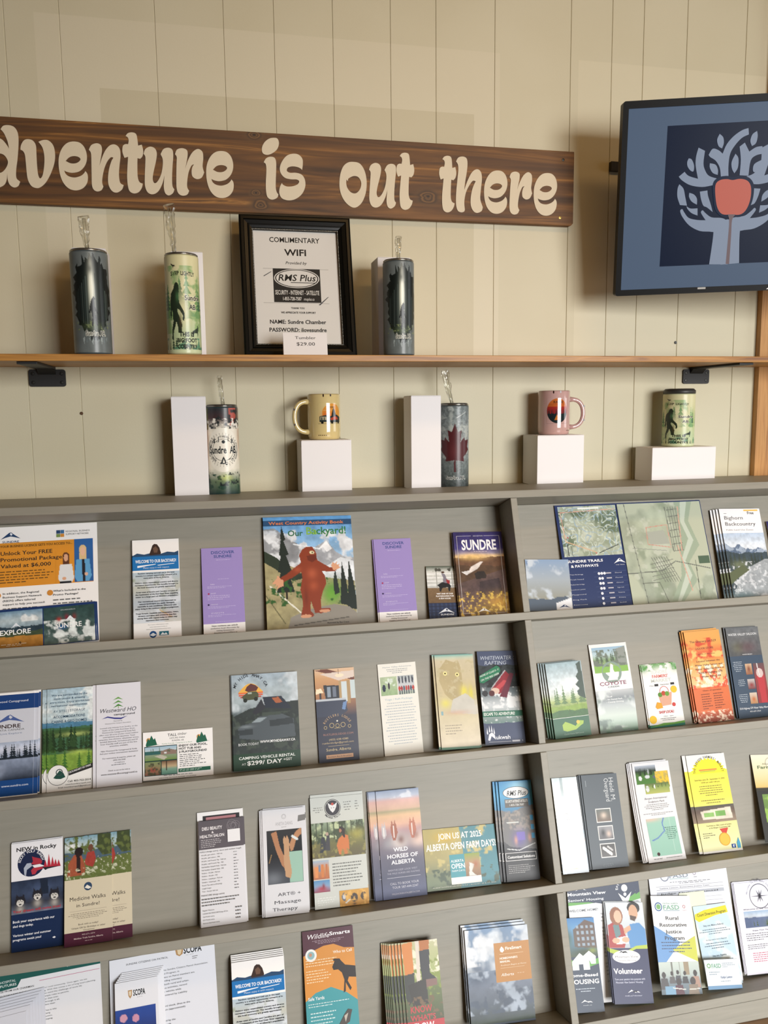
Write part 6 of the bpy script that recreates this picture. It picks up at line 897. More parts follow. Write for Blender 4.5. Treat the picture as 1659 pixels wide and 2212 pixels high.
leaf('brochure', 'white massage therapy brochure with a photo of hands on an arm, third row', 'brochure', qi(683,222, 1073,177, 1108,1105, 722,1163), 3, [
 ('O', .5, .075, .055, .008, 'a8a8ac'), ('O', .5, .072, .035, .006, 'a8a8ac'), ('T', 'ANETA DANG', .3, .7, .125, .157, 'b0b0b4'), ('T', 'RMT', .44, .56, .17, .18, '999'), ('P', [(.84, .075), (1, .07), (1, .125), (.82, .135)], '7c7c7c'),
 ('I', .09, .2, .9, .705, [('g', [(0, '3a3c3e'), (.5, '2c2e32'), (1, '4c5058')]), ('p', [(.55, .42), (1, .42), (1, 1), (.62, 1)], '9cc0b0'), ('b', .15, .9, .3, .15, '7a8088', .8), ('p', [(.12, .05), (.28, .02), (.36, .3), (.5, .55), (.66, .78), (.6, .84), (.4, .66), (.26, .4)], 'b08060'), ('p', [(.46, .18), (.5, .12), (.54, .17), (.58, .11), (.62, .18), (.64, .28), (.62, .5), (.68, .8), (.64, .92), (.5, .88), (.46, .6), (.48, .35)], 'c09a78'), ('p', [(.64, .3), (.7, .18), (.84, .05), (1, -.02), (1, .1), (.84, .2), (.74, .4), (.66, .42)], 'b88a68'), ('l', .73, .14, .86, .2, .035, 'd8e0e0'), ('l', .05, .6, .12, .45, .01, 'a8885c')], .0011),
 ('T', 'ART® +', .3, .82, .79, .82, '4a4a50'), ('T', 'Massage', .22, .82, .86, .89, '4a4a50'), ('T', 'Therapy', .17, .74, .925, .955, '4a4a50')], paper='d9dade', t=.0014, gap=.001, bend=.003, nb=.058, m=m_matte, copies=((-.003, .001, 1), (-.006, -.001, 2), (.002, .003, 3)), clabel='brochure from the front in the loose massage therapy stack')
leaf('brochure', 'pale green trails brochure with a round wolf emblem and a person in orange, third row', 'brochure', qi(1112,112, 1588,62, 1645,1040, 1168,1092), 3, [
 ('R', 0, 0, 1, 1, 'c4c8c2'), ('G', .04, .24, .09, .15, 3, '7a7c78'), ('G', .62, .78, .055, .15, 4, '7a7c78'), ('G', .84, .92, .055, .15, 4, '7a7c78'), ('E', .42, .105, .155, '2c2a30'), ('E', .42, .105, .145, 'c4c8c2'), ('E', .42, .105, .135, '35333a'), ('P', [(.35, .1), (.33, .055), (.38, .075), (.42, .08), (.46, .075), (.51, .055), (.49, .1), (.46, .13), (.42, .15), (.38, .13)], 'e0e0e0'), ('E', .42, .07, .025, 'c05044'), ('P', [(.39, .1), (.41, .105), (.39, .11)], '222'), ('P', [(.45, .1), (.43, .105), (.45, .11)], '222'), ('A', 'Mahikan Trails', .42, .1, .2, 222, 318, .032, '2c2a30', {'b': .03, 'in': 1}),
 ('I', 0, .235, 1, .555, [('g', [(0, '8a9c84'), (.3, '5c6c4c'), (.6, '6c6a3c'), (1, '5c5438')]), ('c', .5, 8, 'b8c49c', 5, 0, .5), ('c', .5, 14, '3c4a30', 9, 0, .6)]+[('q', .08+.11*i, 0, .1+.11*i, .5, '3a4430') for i in range(9)]+[('b', .85, .4, .2, .2, 'a8a048', .8), ('p', [(.14, .85), (.18, .4), (.24, .4), (.28, .85)], '2c3038'), ('p', [(.24, .8), (.28, .36), (.34, .36), (.33, .8)], '3a3a40'), ('e', .29, .33, .03, .05, 'b09888'), ('p', [(.5, .95), (.46, .68), (.5, .5), (.6, .38), (.68, .42), (.7, .65), (.68, .95)], 'c8743c'), ('e', .56, .25, .05, .1, '2c1f1c'), ('p', [(.56, .16), (.63, .22), (.62, .5), (.58, .42)], '2c1f1c'), ('e', .54, .27, .025, .05, 'a87458'), ('c', .6, 16, '8a8448', 25, .6, 1)], .0011),
 ('I', 0, .575, .295, .74, [('g', [(0, '9ab0c4'), (.4, 'c08a5c'), (1, 'a8603c')]), ('q', .1, .3, .3, .9, 'd88a50'), ('q', .5, .2, .65, .9, 'c8783c'), ('q', .8, .2, .9, .95, 'b86c3c'), ('e', .4, .4, .08, .2, '6a7c9a')], .0013), ('I', 0, .75, .295, .855, [('g', [(0, '4f88b8'), (.5, '7aa0c0'), (1, '8a3a4c')]), ('b', .5, .7, .4, .3, 'a83044', 1), ('b', .6, .5, .1, .3, '7c2434', 1)], .0013),
 ('G', .36, .92, .61, .83, 8, '6a6c68', 'l'), ('G', .05, .4, .9, .98, 4, 'e0e2de', 'l'), ('I', .46, .86, 1, 1, [('g', [(0, 'c8963c'), (1, 'b8842c')]), ('e', .16, .4, .09, .25, '5c6068'), ('e', .16, .4, .06, .15, 'c0c4c8'), ('e', .5, .5, .12, .28, '3a2c20'), ('e', .82, .45, .1, .25, '3c2e22'), ('b', .5, .9, .08, .1, '3a2c1c', .9), ('c', .55, 8, 'd8a850', 4, 0, 1), ('l', .2, .8, .35, .6, .02, 'd0d0c8')], .0012)], paper='c4c8c2', t=.0016, gap=.001, nb=.06, copies=((.001, .006, 1),), clabel='second trails brochure standing a little higher behind the pale green one')
leaf('brochure', 'dusky pink and violet wild horses brochure, third row', 'brochure', qj(117,195, 465,155, 540,1020, 182,1070), 3, [
 ('I', 0, 0, 1, 1, [('g', [(0, '8898b4'), (.06, 'b4bccc'), (.1, 'd0a8a0'), (.18, 'c8a890'), (.2, 'a09874'), (.24, 'd8b48c'), (.32, 'd4a890'), (.38, 'a88488'), (.45, '8a7880'), (.6, '5c5a6c'), (.8, '484c64'), (1, '50587a')]), ('c', .55, 4, 'd4d8e0', 4, 0, .08), ('n', .12, 5, 3)]
  +[o_ for cx_, cy_, sc_2, c1, c2 in ((.12, .36, .7, 'b8b4b8', '8a8890'), (.35, .35, 1.0, '9c5c44', 'd8d0cc'), (.78, .34, 1.05, 'b06a50', 'd8c0b4')) for o_ in (('b', cx_+.12*sc_2, cy_+.14, .22*sc_2, .1*sc_2, c2, 1), ('p', [(cx_-.06*sc_2, cy_-.03), (cx_+.06*sc_2, cy_-.035), (cx_+.09*sc_2, cy_+.05), (cx_+.03*sc_2, cy_+.12*sc_2), (cx_-.03*sc_2, cy_+.12*sc_2), (cx_-.07*sc_2, cy_+.04)], c1), ('p', [(cx_-.05*sc_2, cy_-.03), (cx_-.035*sc_2, cy_-.07), (cx_-.01, cy_-.035)], c1), ('p', [(cx_+.05*sc_2, cy_-.03), (cx_+.045*sc_2, cy_-.07), (cx_+.01, cy_-.035)], c1), ('l', cx_, cy_-.01, cx_, cy_+.09*sc_2, .012, 'e4dcd8'))]+[('b', .5, .47, .12, .06, '6a3c34', .9), ('b', .85, .44, .1, .05, '8a5040', .7), ('b', .5, .58, .8, .05, '6a6474', .8)], .0011),
 ('T', 'WILD', .31, .64, .54, .575, 'f0eef2', BB), ('T', 'HORSES OF', .16, .86, .6, .635, 'f0eef2', BB), ('T', 'ALBERTA', .24, .78, .655, .69, 'f0eef2', BB), ('T', 'BREATHE DEEP. LOOK WEST', .16, .82, .735, .75, 'a8a8b8'), ('T', 'THE WILD HORSES ARE WAITING', .13, .87, .765, .78, 'a8a8b8'), ('R', .12, .81, .88, .813, 'c8c8d4'), ('T', 'CALL TO BOOK YOUR', .18, .83, .855, .875, 'c8c8d4'), ('T', 'TOUR 587-444-2247', .22, .81, .89, .91, 'c8c8d4'), ('T', 'WILDHORSESOFALBERTA.COM', .2, .83, .95, .965, 'b8b8c8')], paper='50587a', t=.002, gap=.001, nb=.062, copies=((-.0165, 0, 1), (-.0185, .001, 2)), clabel='wild horses brochure from the front, fanned out to the left')
leaf('postcard', 'wide olive and teal farm days card, third row between the horses and blue brochures', 'card', qj(500,520, 1087,452, 1140,918, 542,1000), 3, [
 ('I', 0, 0, 1, 1, [('g', [(0, 'b0a468'), (.5, 'a49c6c'), (.75, '7a8468'), (1, '6a7a64')]), ('p', [(.5, 0), (1, 0), (1, 1), (.45, 1), (.53, .5)], '4f8894'), ('b', .3, .15, .2, .12, 'c8a83c', .9), ('c', .5, 18, '4c5c4c', 5, .66, .95), ('c', .62, 10, 'c0b478', 9, 0, .7), ('n', .12, 6, 4)], .0013), ('T', 'JOIN US AT 2025', .2, .8, .09, .185, 'f0f0ea', BB), ('T', 'ALBERTA OPEN FARM DAYS!', .03, .985, .255, .36, 'f0f0ea', BB), ('R', .33, .45, .535, .82, '4a98a4'), ('I', .535, .45, .74, .82, [('g', [(0, '8aa04c'), (.4, 'b09070'), (1, '8a6a50')]), ('p', [(.3, .4), (.6, .5), (.4, .8), (.7, 1), (.2, 1)], 'd4d8d4'), ('b', .7, .5, .2, .2, 'a86c4c', .9)], .0013), ('R', .33, .82, .74, .93, 'e8e8e6'), ('T', 'ALBERTA', .345, .52, .535, .575, 'eef4f4', B), ('T', 'OPEN', .345, .53, .6, .675, 'f4f8f8', BB), ('T', 'FARM DAYS', .35, .525, .7, .73, 'eef4f4'), ('T', 'ALBERTAOPENFARMDAYS.CA | AUGUST 16 & 17, 2025', .07, .93, .945, .965, 'd8dccc')], paper='8a8a68', t=.0016, gap=.001, nb=.062)
leaf('brochure', 'blue and black internet company brochure with a white oval, third row by the divider', 'brochure', qj(1110,118, 1390,95, 1450,885, 1197,918), 3, [
 ('I', 0, 0, 1, 1, [('g', [(0, '2c84b8'), (.15, '4a9cc8'), (.3, '3c7ca4'), (.34, '5a5a5c'), (.6, '44464a'), (.7, '1c1e22'), (1, '0e1014')]), ('b', .6, .05, .4, .06, '9accdc', .8), ('p', [(0, .29), (.3, .33), (.6, .28), (1, .25), (1, .7), (.6, .68), (.2, .66), (0, .6)], '6c6c6c'), ('c', .5, 8, '908880', 5, .3, .5), ('b', .5, .58, .25, .1, '5a4c9a', .9), ('q', .42, .52, .66, .6, '6c5cae'), ('b', .38, .6, .06, .05, 'c09080', 1), ('b', .8, .58, .06, .05, 'c09080', 1), ('l', .1, .68, .45, .7, .01, 'd8dcdc'), ('l', .45, .7, .95, .64, .01, 'd8dcdc'), ('l', .15, .42, .5, .42, .015, 'c8ccc8')]+[('q', .86, .36+.09*i, .96, .41+.09*i, '3c98c8') for i in range(3)], .0012),
 ('E', .5, .12, .4, '26282a', .062), ('E', .5, .12, .385, 'e2e4e4', .057), ('T', 'RMS Plus', .22, .8, .1, .15, '2c2e30', {'b': .03, 'i': .2}), ('R', .14, .185, .86, .27, '5a5650'), ('T', 'SECURITY-INTERNET-SATELLITE', .16, .84, .195, .22, 'd8d8d4', BB), ('T', '1-855-728-7587', .28, .72, .236, .255, 'd8d8d4', B), ('R', .02, .72, .95, .8, 'dcdcdc'), ('R', .035, .725, .935, .795, '121418'), ('T', 'Customized Solutions', .08, .9, .75, .775, 'e8e8e8', BB), ('G', .08, .92, .84, .93, 5, 'a8a8a8', 'l')], paper='2c6c94', t=.003, gap=.001, nb=.055, copies=((-.006, .0, 1), (-.012, .001, 2)), clabel='blue internet brochure from the front, fanned out to the left', m=m_gloss, edge='101418')
leaf('brochure', 'glossy pale blue tourist brochure just right of the divider in the third row', 'brochure', qk(72,283, 253,265, 345,935, 155,965), 3, [
 ('I', 0, 0, 1, 1, [('g', [(0, 'c4d4d8'), (.15, 'ccd4cc'), (.35, 'd0ccb0'), (.5, 'a8b4b8'), (.75, '7a9cac'), (.9, '2c5c74'), (1, '1c4a64')]), ('q', .3, 0, .42, .36, '8c9ca0'), ('c', .5, 12, 'c09474', 5, .55, .9), ('c', .5, 12, '3c88a8', 15, .55, .9), ('n', .2, 8, 3)], .0013), ('R', .02, .36, .8, .5, 'e8e8e8'), ('T', 'Out West', .1, .72, .42, .46, '3a3a3a', B), ('P', [(.2, .42), (.4, .37), (.6, .41), (.4, .385)], '555'), ('T', 'MAP ON BACK', .02, .6, .895, .92, 'c8e4c8', B), ('T', 'CALL, PHONE 638 0000', .02, .62, .945, .96, 'dcc85c', B)], t=.002, gap=.001, nb=.055, m=m_vgloss)
leaf('brochure', 'dark slate photographer brochure with sideways script and three white-framed photos, third row', 'brochure', qk(285,264, 548,240, 635,890, 372,930), 3, [
 ('R', 0, 0, 1, 1, '48525a'), ('T', 'Heidi M.', .76, .88, .045, .3, 'c4c8ca', {'r': 1}), ('T', 'Overguard', .62, .74, .05, .3, 'c4c8ca', {'r': 1}), ('G', .1, .13, .04, .25, 1, '8a9298', 'l')]+[c_ for i in range(3) for c_ in (('R', .28+.0*i, .37+.185*i, .7, .52+.185*i, 'd8d8d4'), ('I', .3, .38+.185*i, .68, .51+.185*i, [[('g', [(0, '5c6460'), (1, '6c5c50')]), ('b', .5, .5, .25, .3, 'c8b8a8', 1)], [('g', [(0, '8a8c90'), (1, '5c5c60')]), ('b', .3, .5, .2, .4, '2c2c30', 1), ('b', .7, .6, .2, .3, 'c8b4a8', 1)], [('g', [(0, '3c3c3c'), (1, '5a5a5a')]), ('l', .2, .3, .7, .8, .1, 'd0d0d0'), ('l', .5, .2, .8, .5, .06, 'b8b8b8')]][i], .0011))]+[('G', .3, .68, .95, .985, 3, '707a80', 'l')], paper='48525a', t=.002, gap=.001, nb=.055, copies=((-.004, .001, 1), (-.007, .0, 2)), clabel='dark slate photographer brochure from the front of its stack')
leaf('brochure', 'white sculpture park brochure with garden photos and a mint green map, third row right bay', 'brochure', qk(658,180, 928,140, 1057,855, 790,900), 3, [
 ('I', .06, .03, .62, .22, [('g', [(0, 'b0b8c4'), (.3, '2c3a2c'), (.5, '4a7038'), (1, '4f7c3c')]), ('t', .5, .4, 7, '22301f', 3), ('e', .2, .68, .08, .12, 'd8dcdc'), ('e', .55, .62, .12, .1, 'c8ccd0'), ('e', .9, .65, .1, .08, '5c646c'), ('e', .62, .35, .04, .16, '9aa0a0')], .0012), ('I', .58, .1, .94, .27, [('g', [(0, 'c0a860'), (1, '7a8a3c')]), ('c', .45, 7, 'e0b83c', 5, 0, .9), ('b', .3, .9, .4, .2, '4f7c34', .9)], .0012), ('I', .26, .22, .92, .325, [('g', [(0, '5c6c44'), (.4, '8a9c58'), (1, 'b0b468')]), ('e', .1, .5, .07, .3, 'd0d4d4'), ('e', .4, .35, .03, .2, 'd8dcdc'), ('t', .4, .4, 7, '3c4a2c', 6)], .0012),
 ('T', 'Bergen International', .2, .8, .36, .38, '4a4a50', I_), ('T', 'Sculpture Park', .28, .72, .395, .415, '4a4a50', I_), ('G', .15, .85, .43, .5, 4, '777'), ('G', .1, .9, .52, .55, 2, '777'), ('I', .14, .575, .92, .945, [('g', [(0, '9cc4b4'), (1, '94bcac')]), ('b', .1, .02, .5, .08, 'd8b8a8', .8), ('l', .6, 0, .52, .15, .018, '6a84b8'), ('l', .52, .15, .56, .35, .018, '6a84b8'), ('l', .56, .35, .3, .52, .018, '6a84b8'), ('l', .3, .52, .1, .58, .018, '6a84b8'), ('q', .78, 0, .79, .9, 'b0ccc0')], .0013), ('G', .58, .9, .67, .8, 7, '3c5c54'), ('E', .3, .925, .04, '4a3a3a'), ('T', '403 638 2067', .15, .38, .965, .975, '555'), ('T', 'www.bergensculpturepark.com', .48, .9, .962, .972, '555')], paper='dcdcde', t=.0016, gap=.001, bend=-.004, nb=.05, m=m_matte, copies=((-.005, .003, 1), (-.008, .002, 2), (-.011, .001, 3)), clabel='white sculpture park brochure from the front of its curling stack')
leaf('brochure', "white and yellow farmers' market brochure with a sunburst and gold medal, third row right bay", 'brochure', qk(1055,115, 1335,92, 1475,795, 1188,833), 3, [
 ('I', 0, .17, 1, .98, [('g', [(0, 'e6dc54'), (.35, 'e4dc60'), (.6, 'e0dc90'), (1, 'dcdcb0')])], .004), ('P', [(.52+(.40 if i % 2 else .46)*math.cos(math.pi*i/30), .2-(.40 if i % 2 else .46)*.36*math.sin(math.pi*i/30)) for i in range(31)][::-1], 'e8dc3c'), ('A', "THE BERGEN FARMERS' MARKET", .52, .2, .34, 178, 2, .052, '4a4428', {'b': .03, 'x': .8}), ('R', .28, .155, .74, .17, 'd08a4c'), ('R', .3, .176, .7, .182, '8a9a5c'), ('T', 'Saturdays, June 28 - September 13, 2025', .12, .9, .255, .27, '6a6434', B), ('T', '10:00 am until 1:00 pm', .28, .76, .285, .298, '6a6434', B), ('G', .12, .88, .325, .44, 5, '7a7444'), ('G', .15, .85, .47, .52, 2, '7a7444'),
 ('I', 0, .53, 1, .7, [('g', [(0, '5c5c58'), (.3, '6a5c54'), (1, '9a8a78')]), ('p', [(.12, .3), (.9, .15), (.92, .85), (.15, .8)], 'd8d0c0'), ('q', .2, .4, .45, .65, '8ab46c'), ('q', .5, .35, .75, .65, '7aaa60'), ('n', .2, 8, 3)], .0013), ('T', "You'll find us 10km south of Sundre", .2, .84, .725, .737, '4a4a3c'), ('T', 'at the Bergen Community Hall', .26, .8, .748, .76, '4a4a3c'), ('P', [(.52, .77), (.74, .765), (.66, .83), (.6, .83)], 'c84c44'), ('E', .6, .875, .14, 'd0a040'), ('E', .6, .875, .12, 'e0b850'), ('G', .08, .42, .8, .86, 3, '6a6a5c', 'l'), ('R', .74, .93, .84, .97, '2c4c8c'), ('T', 'f', .77, .81, .937, .963, 'f0f0f4', BB), ('P', [(.88, .92), (.94, .87), (.97, .93), (.96, .975), (.88, .975)], '4a98b8')], paper='e2e2de', t=.0018, gap=.001, bend=-.002, nb=.055, m=m_matte, copies=((-.009, .001, 1),), clabel="second farmers' market brochure showing its left edge, third row right bay")
leaf('brochure', 'cream and black farm brochure cut by the right edge of the photo, third row', 'brochure', [(1622.5,1636.8), (1706,1629), (1742,1812), (1654,1824)], 3, [
 ('I', 0, 0, 1, .42, [('g', [(0, 'e2dcc8'), (.6, 'dccb9c'), (.9, 'd8b46c'), (1, '5c4a2c')]), ('r', .9, .04, 3, '2c2a1c', 3)], .002), ('R', 0, .42, 1, 1, '22221e'), ('E', .45, .1, .12, 'b8b49c'), ('E', .45, .1, .1, 'e2dcc8'), ('T', 'Alberta', .25, .5, .1, .12, '5a6a4c'), ('T', 'Farm Fresh', .12, .9, .13, .165, '4a6a44', BB), ('I', .12, .46, .8, .78, [('g', [(0, '6a8a44'), (1, '4c6c2c')]), ('c', .5, 8, '8ab04c', 4, 0, 1)], .0015), ('T', 'PO', .12, .25, .88, .91, 'f0f0f0', B)], paper='22221e', t=.0018, gap=.001, nb=.055)

# ---- row four
def para(u0_, u1_, v0_, dv, lines, col='444b50', wmax=60): return [('T', s_, u0_, u0_+(u1_-u0_)*min(1, len(s_)/wmax), v0_+i*dv, v0_+i*dv+dv*.45, col) for i, s_ in enumerate(lines) if s_]
CH = ['always brings a great deal of expectation to our rural community. Once again, we see', 'trees, calves in the fields, and crops emerging. With that comes a lot of long hours planning,', 'and praying up, not necessarily, this brings to mind the challenge of work life', 'balance - so many people have dual or even triple roles as parents,', 'teachers and coaches. With the hospital busier than ever,', 'our nurses have a lot on their plates. But through it all,', 'thankfully, our rural staff always seem to plant their', '', 'Thank you to our hearty band of volunteers. That is why', 'we take on more and bigger projects. From raising', 'equipment, to recruitment and retention of doctors,', 'and from building short term housing, to developing', '', 'This is the work of the one that', 'keeps a hospital going year after year']
leaf('newsletter', 'white hospital newsletter page with a dark green header, bottom left of the rack', 'newsletter', [(-22,2104.5), (216,2078.5), (229,2355), (-18,2388)], 4, [
 ('R', 0, 0, 1, .065, '1c5650'), ('T', 'SPRING 2024', .69, .93, .02, .04, 'e4ecea', B), ('P', [(0, .06), (.28, .06), (.24, .115), (0, .13)], '1c5650'), ('T', 'HOSPITAL', .09, .23, .055, .072, 'dfe8e6'), ('T', 'FUTURES', .09, .235, .083, .1, 'dfe8e6', B), ('R', .44, .1, .99, .103, 'b84c78'), ('T', 'MESSAGE FROM OUR CHAIRMAN', .02, .39, .125, .138, '333', B)]+para(.05, .95, .155, .021, CH, wmax=92)+para(.05, .9, .5, .022, CH, wmax=92), t=.0007, gap=.001, nb=.06, m=m_matte, paper='dfe0e4')
leaf('letter', 'white typed letter about a citizens patrol with a badge logo, bottom row', 'letter', [(232.6,2075), (466,2043), (477,2330), (247,2362)], 4, [
 ('T', 'SUNDRE CITIZENS ON PATROL', .155, .55, .045, .058, '3a3e44', B), ('P', [(.62, -.0), (.7, .0), (.69, .045), (.66, .06), (.63, .045)], 'b08a5c'), ('P', [(.64, .005), (.685, .005), (.675, .04), (.66, .05), (.645, .04)], 'd8c8a8'), ('T', 'SCOPA', .7, .875, -.0, .045, '1c2024', {'b': .06}), ('G', .72, .86, .058, .064, 1, '888', 'l'), ('G', .78, .86, .075, .105, 2, '777', 'l')]
 +para(.15, .95, .14, .0275, ['Thank you for your interest in the Sundre Citizens Patrol Association.', 'Members of the Citizens on Patrol Program, in', 'partnership with the Sundre Citizens on Patrol members are', 'assisting the local RCMP by providing voluntary', 'patrols in the detachment area, both rural and urban.', 'They observe and note suspicious activities, record', 'Members drive and use their own vehicles while', 'patrolling, and volunteers are covered by Liability', 'through the patrol group.', '', 'Applicants need a criminal record check, (free at the', 'detachment) and a training program (approximately', 'two hours).', '', 'For more information, be followed by the', 'association meetings once each month'], wmax=72), t=.0007, gap=.001, nb=.062, m=m_matte, paper='dde0e8')
SCB = [('T', 'SCOPA', .42, .7, .085, .135, '1c2024', {'b': .06}), ('P', [(.3, .08), (.4, .08), (.39, .13), (.35, .155), (.31, .13)], 'b08a5c'), ('P', [(.32, .09), (.38, .09), (.37, .125), (.35, .135), (.33, .125)], 'dcd0b8'), ('G', .44, .7, .15, .158, 1, '888'),
 ('I', 0, .24, .93, 1, [('g', [(0, '2c4c9c'), (.3, '26346c'), (.6, '2c2c4c'), (1, '1c1c2c')])]+[o_ for x_, y_, c_ in ((.15, .35, 'd85c5c'), (.4, .3, '9ab4e8'), (.55, .3, 'c06ca8'), (.65, .36, 'e08c5c'), (.25, .55, 'e0a04c'), (.45, .5, 'f0b860'), (.75, .5, 'e8a048'), (.2, .1, 'd09cb0'), (.5, .12, 'c890a8'), (.85, .3, 'd86c64'), (.9, .55, 'd8904c')) for o_ in (('e', x_, y_, .09, .045, c_),)]+[('n', .1, 5, 3)], .0015)]
leaf('brochure', 'white patrol brochure with blurred coloured night lights, stacked in front of the typed letter', 'brochure', [(247,2124.7), (341,2111.5), (349,2338), (254,2352)], 4, SCB, t=.0016, nt=.064, nb=.036, m=m_gloss, paper='e2e4ea', copies=[(.0022*i, .003*i, i) for i in (1, 2, 3, 4, 5)], clabel='patrol brochure from the front of its thick curling stack')
leaf('leaflet', 'top white leaflet of the loose pile at the bottom left corner, before the hospital newsletter', 'leaflet', [(-60,2209), (57,2197), (66,2400), (-52,2412)], 4, [('G', .1, .9, .1, .9, 12, 'b8bcc4')], t=.0012, gap=.022, nb=.03, m=m_matte, paper='cfd2dc', bend=.003, copies=[(.0045*i+.002, .005*i+.004, i) for i in (1, 2, 3, 4, 5, 6)], clabel='leaflet from the front of the loose curling pile, bottom left corner')
leaf('leaflet', 'tall white blue-banner leaflet with a hairy head, on a thick stack in the bottom row', 'leaflet', [(499,2082), (613.4,2063), (625,2305), (508,2324)], 4, WELC, t=.003, gap=.016, nb=.045, m=m_matte, copies=[(-.0002*i, .0028*i, i) for i in (1, 2, 3, 4)], clabel='leaflet from the front of the thick blue-banner stack, bottom row', edge='6a675e')
leaf('brochure', 'maroon, orange and teal wildlife safety brochure with a moose, bottom row', 'brochure', [(650.6,2016.6), (762.8,1996), (780,2283), (670,2305)], 4, [
 ('R', 0, 0, 1, 1, '3c949c'), ('P', [(0, .15), (.2, .155), (.4, .13), (.6, .12), (1, .14), (1, .6), (.8, .53), (.5, .47), (.2, .5), (0, .56)], 'd08a34'), ('P', [(0, 0), (1, 0), (1, .18), (.8, .17), (.6, .13), (.4, .135), (.2, .165), (0, .2)], '4c2030'), ('T', 'Wildlife', .08, .52, .032, .07, 'f0ecec', {'i': .3}), ('T', 'Smarts', .53, .94, .03, .058, 'f4f0f0', BB), ('G', .15, .85, .085, .12, 3, 'b09aa4'), ('E', .15, .2, .11, 'e8e8e4'), ('E', .15, .2, .07, '8ab0b4'), ('E', .14, .195, .03, 'c08a6c'), ('T', 'Who to Call', .58, .95, .185, .208, 'f4ecdc', B), ('G', .04, .85, .235, .3, 3, 'ecd4ac', 'l'), ('G', .04, .55, .32, .43, 5, 'ecd4ac', 'l'),
 ('P', [(.55, .315), (.6, .27), (.56, .26), (.6, .25), (.7, .255), (.72, .27), (.8, .31), (1, .33), (1, .42), (.86, .41), (.83, .44), (.9, .5), (.87, .52), (.79, .45), (.78, .52), (.74, .53), (.77, .43), (.73, .37), (.66, .34), (.57, .34)], '221c1c'), ('T', 'Safe Yards', .05, .36, .53, .555, 'eef4f4', B), ('G', .05, .9, .58, .62, 2, 'c8e0e0', 'l'), ('G', .08, .6, .65, .98, 12, 'c8e0e0', 'l'), ('P', [(.6, .78), (.72, .7), (.8, .66), (.88, .67), (.85, .71), (.82, .76), (.7, .79), (.62, .82)], '4a4440'), ('P', [(.72, .71), (.8, .69), (.74, .76)], 'b8b0a4'), ('l' and 'R', .55, .8, 1, .81, '6a3c44')], paper='3c949c', t=.0018, gap=.001, nb=.06)
leaf('brochure', 'orange-trousered digging safety brochure with red footer, front of a fanned pile in the bottom row', 'brochure', [(866,2044), (943.3,2023), (969,2290), (889,2306)], 4, [
 ('I', 0, 0, 1, .77, [('g', [(0, 'b4b48c'), (.4, '9aa868'), (.6, '5c6c3c'), (1, '3c4428')]), ('c', .5, 6, 'dcd8c0', 5, 0, .5), ('c', .5, 10, '7c8c3c', 8, .2, .7), ('p', [(0, .02), (.3, .0), (.28, .42), (.05, .44)], 'c87c34'), ('p', [(.48, 0), (.78, 0), (.74, .15), (.5, .14)], 'a86428'), ('p', [(.0, .42), (.3, .4), (.26, .72), (.1, .8), (.02, .7)], '2c302c'), ('p', [(.46, .13), (.76, .12), (.72, .42), (.9, .5), (.88, .58), (.5, .56)], '2a2c30'), ('p', [(.54, .5), (.9, .5), (.9, .58), (.6, .6)], '7a5c54'), ('l', .44, 0, .4, .6, .05, 'cfc6b8'), ('p', [(.1, .55), (.6, .48), (.62, .8), (.2, .82)], '26241f'), ('c', .6, 12, '6a5438', 15, .7, 1)], .0012), ('R', 0, .77, 1, 1, 'b0222c'), ('T', 'KNOW', .12, .7, .63, .69, 'b83038', BB), ('T', "WHAT'S", .1, .78, .715, .765, 'b83038', BB), ('T', 'BELOW', .08, .72, .79, .85, 'f4f0f0', BB), ('G', .1, .8, .9, .95, 2, 'e8c8c8', 'l')], paper='7a3c2c', t=.0022, gap=.0215, nb=.03, copies=[(-.0062*i, -.0005*i, i) for i in (1, 2, 3, 4)]+[(-.0245-.0035*i, .0006*i, 4+i) for i in (1, 2, 3, 4)], clabel='digging safety brochure from the front, fanned out to the left', edge='5a4a34')
leaf('booklet', 'smoke-cloud fire safety manual with a tan label, bottom row beside the divider', 'booklet', [(1003,2012.9), (1138.7,2000.5), (1166,2268), (1026,2290)], 4, [
 ('I', 0, 0, 1, .98, [('g', [(0, '6c88a8'), (.3, '7a8ca0'), (.6, '6a7484'), (.8, '55606c'), (.93, '4a5458'), (1, '2c3c2c')]), ('c', .42, 3, 'c4ccd4', 5, 0, .45), ('c', .5, 5, 'dce0e4', 8, 0, .4), ('b', .15, .5, .25, .12, '3c4c60', .9), ('b', .75, .45, .3, .1, '47586e', .8), ('c', .48, 5, '9aa6b4', 14, .45, .9), ('c', .6, 8, '4c5868', 18, .4, .9), ('n', .22, 7, 9)], .0014), ('R', .44, .165, 1, .575, 'b07c3c'), ('P', [(.54, .26), (.53, .235), (.56, .205), (.59, .225), (.6, .25), (.57, .27)], 'f0ece4'), ('T', 'FireSmart', .62, .88, .215, .245, 'f4ece0', BB), ('R', .52, .285, .9, .288, 'dcc4a0'), ('T', "HOMEOWNER'S", .52, .8, .32, .34, 'f4ece0', BB), ('T', 'MANUAL', .52, .68, .355, .375, 'f4ece0', BB), ('T', 'FireSmart Begins at Home', .53, .93, .395, .41, 'e8d8bc'), ('R', .52, .43, .9, .433, 'dcc4a0'), ('T', 'Alberta', .52, .72, .485, .515, 'f4ece0', I_), ('G', .75, .93, .495, .505, 1, 'e8d8bc')], paper='3a4654', t=.0045, gap=.001, nb=.055, copies=((-.003, .005, 1), (-.005, .009, 2)), clabel='manual from the front of the smoke-cloud stack, bottom row')
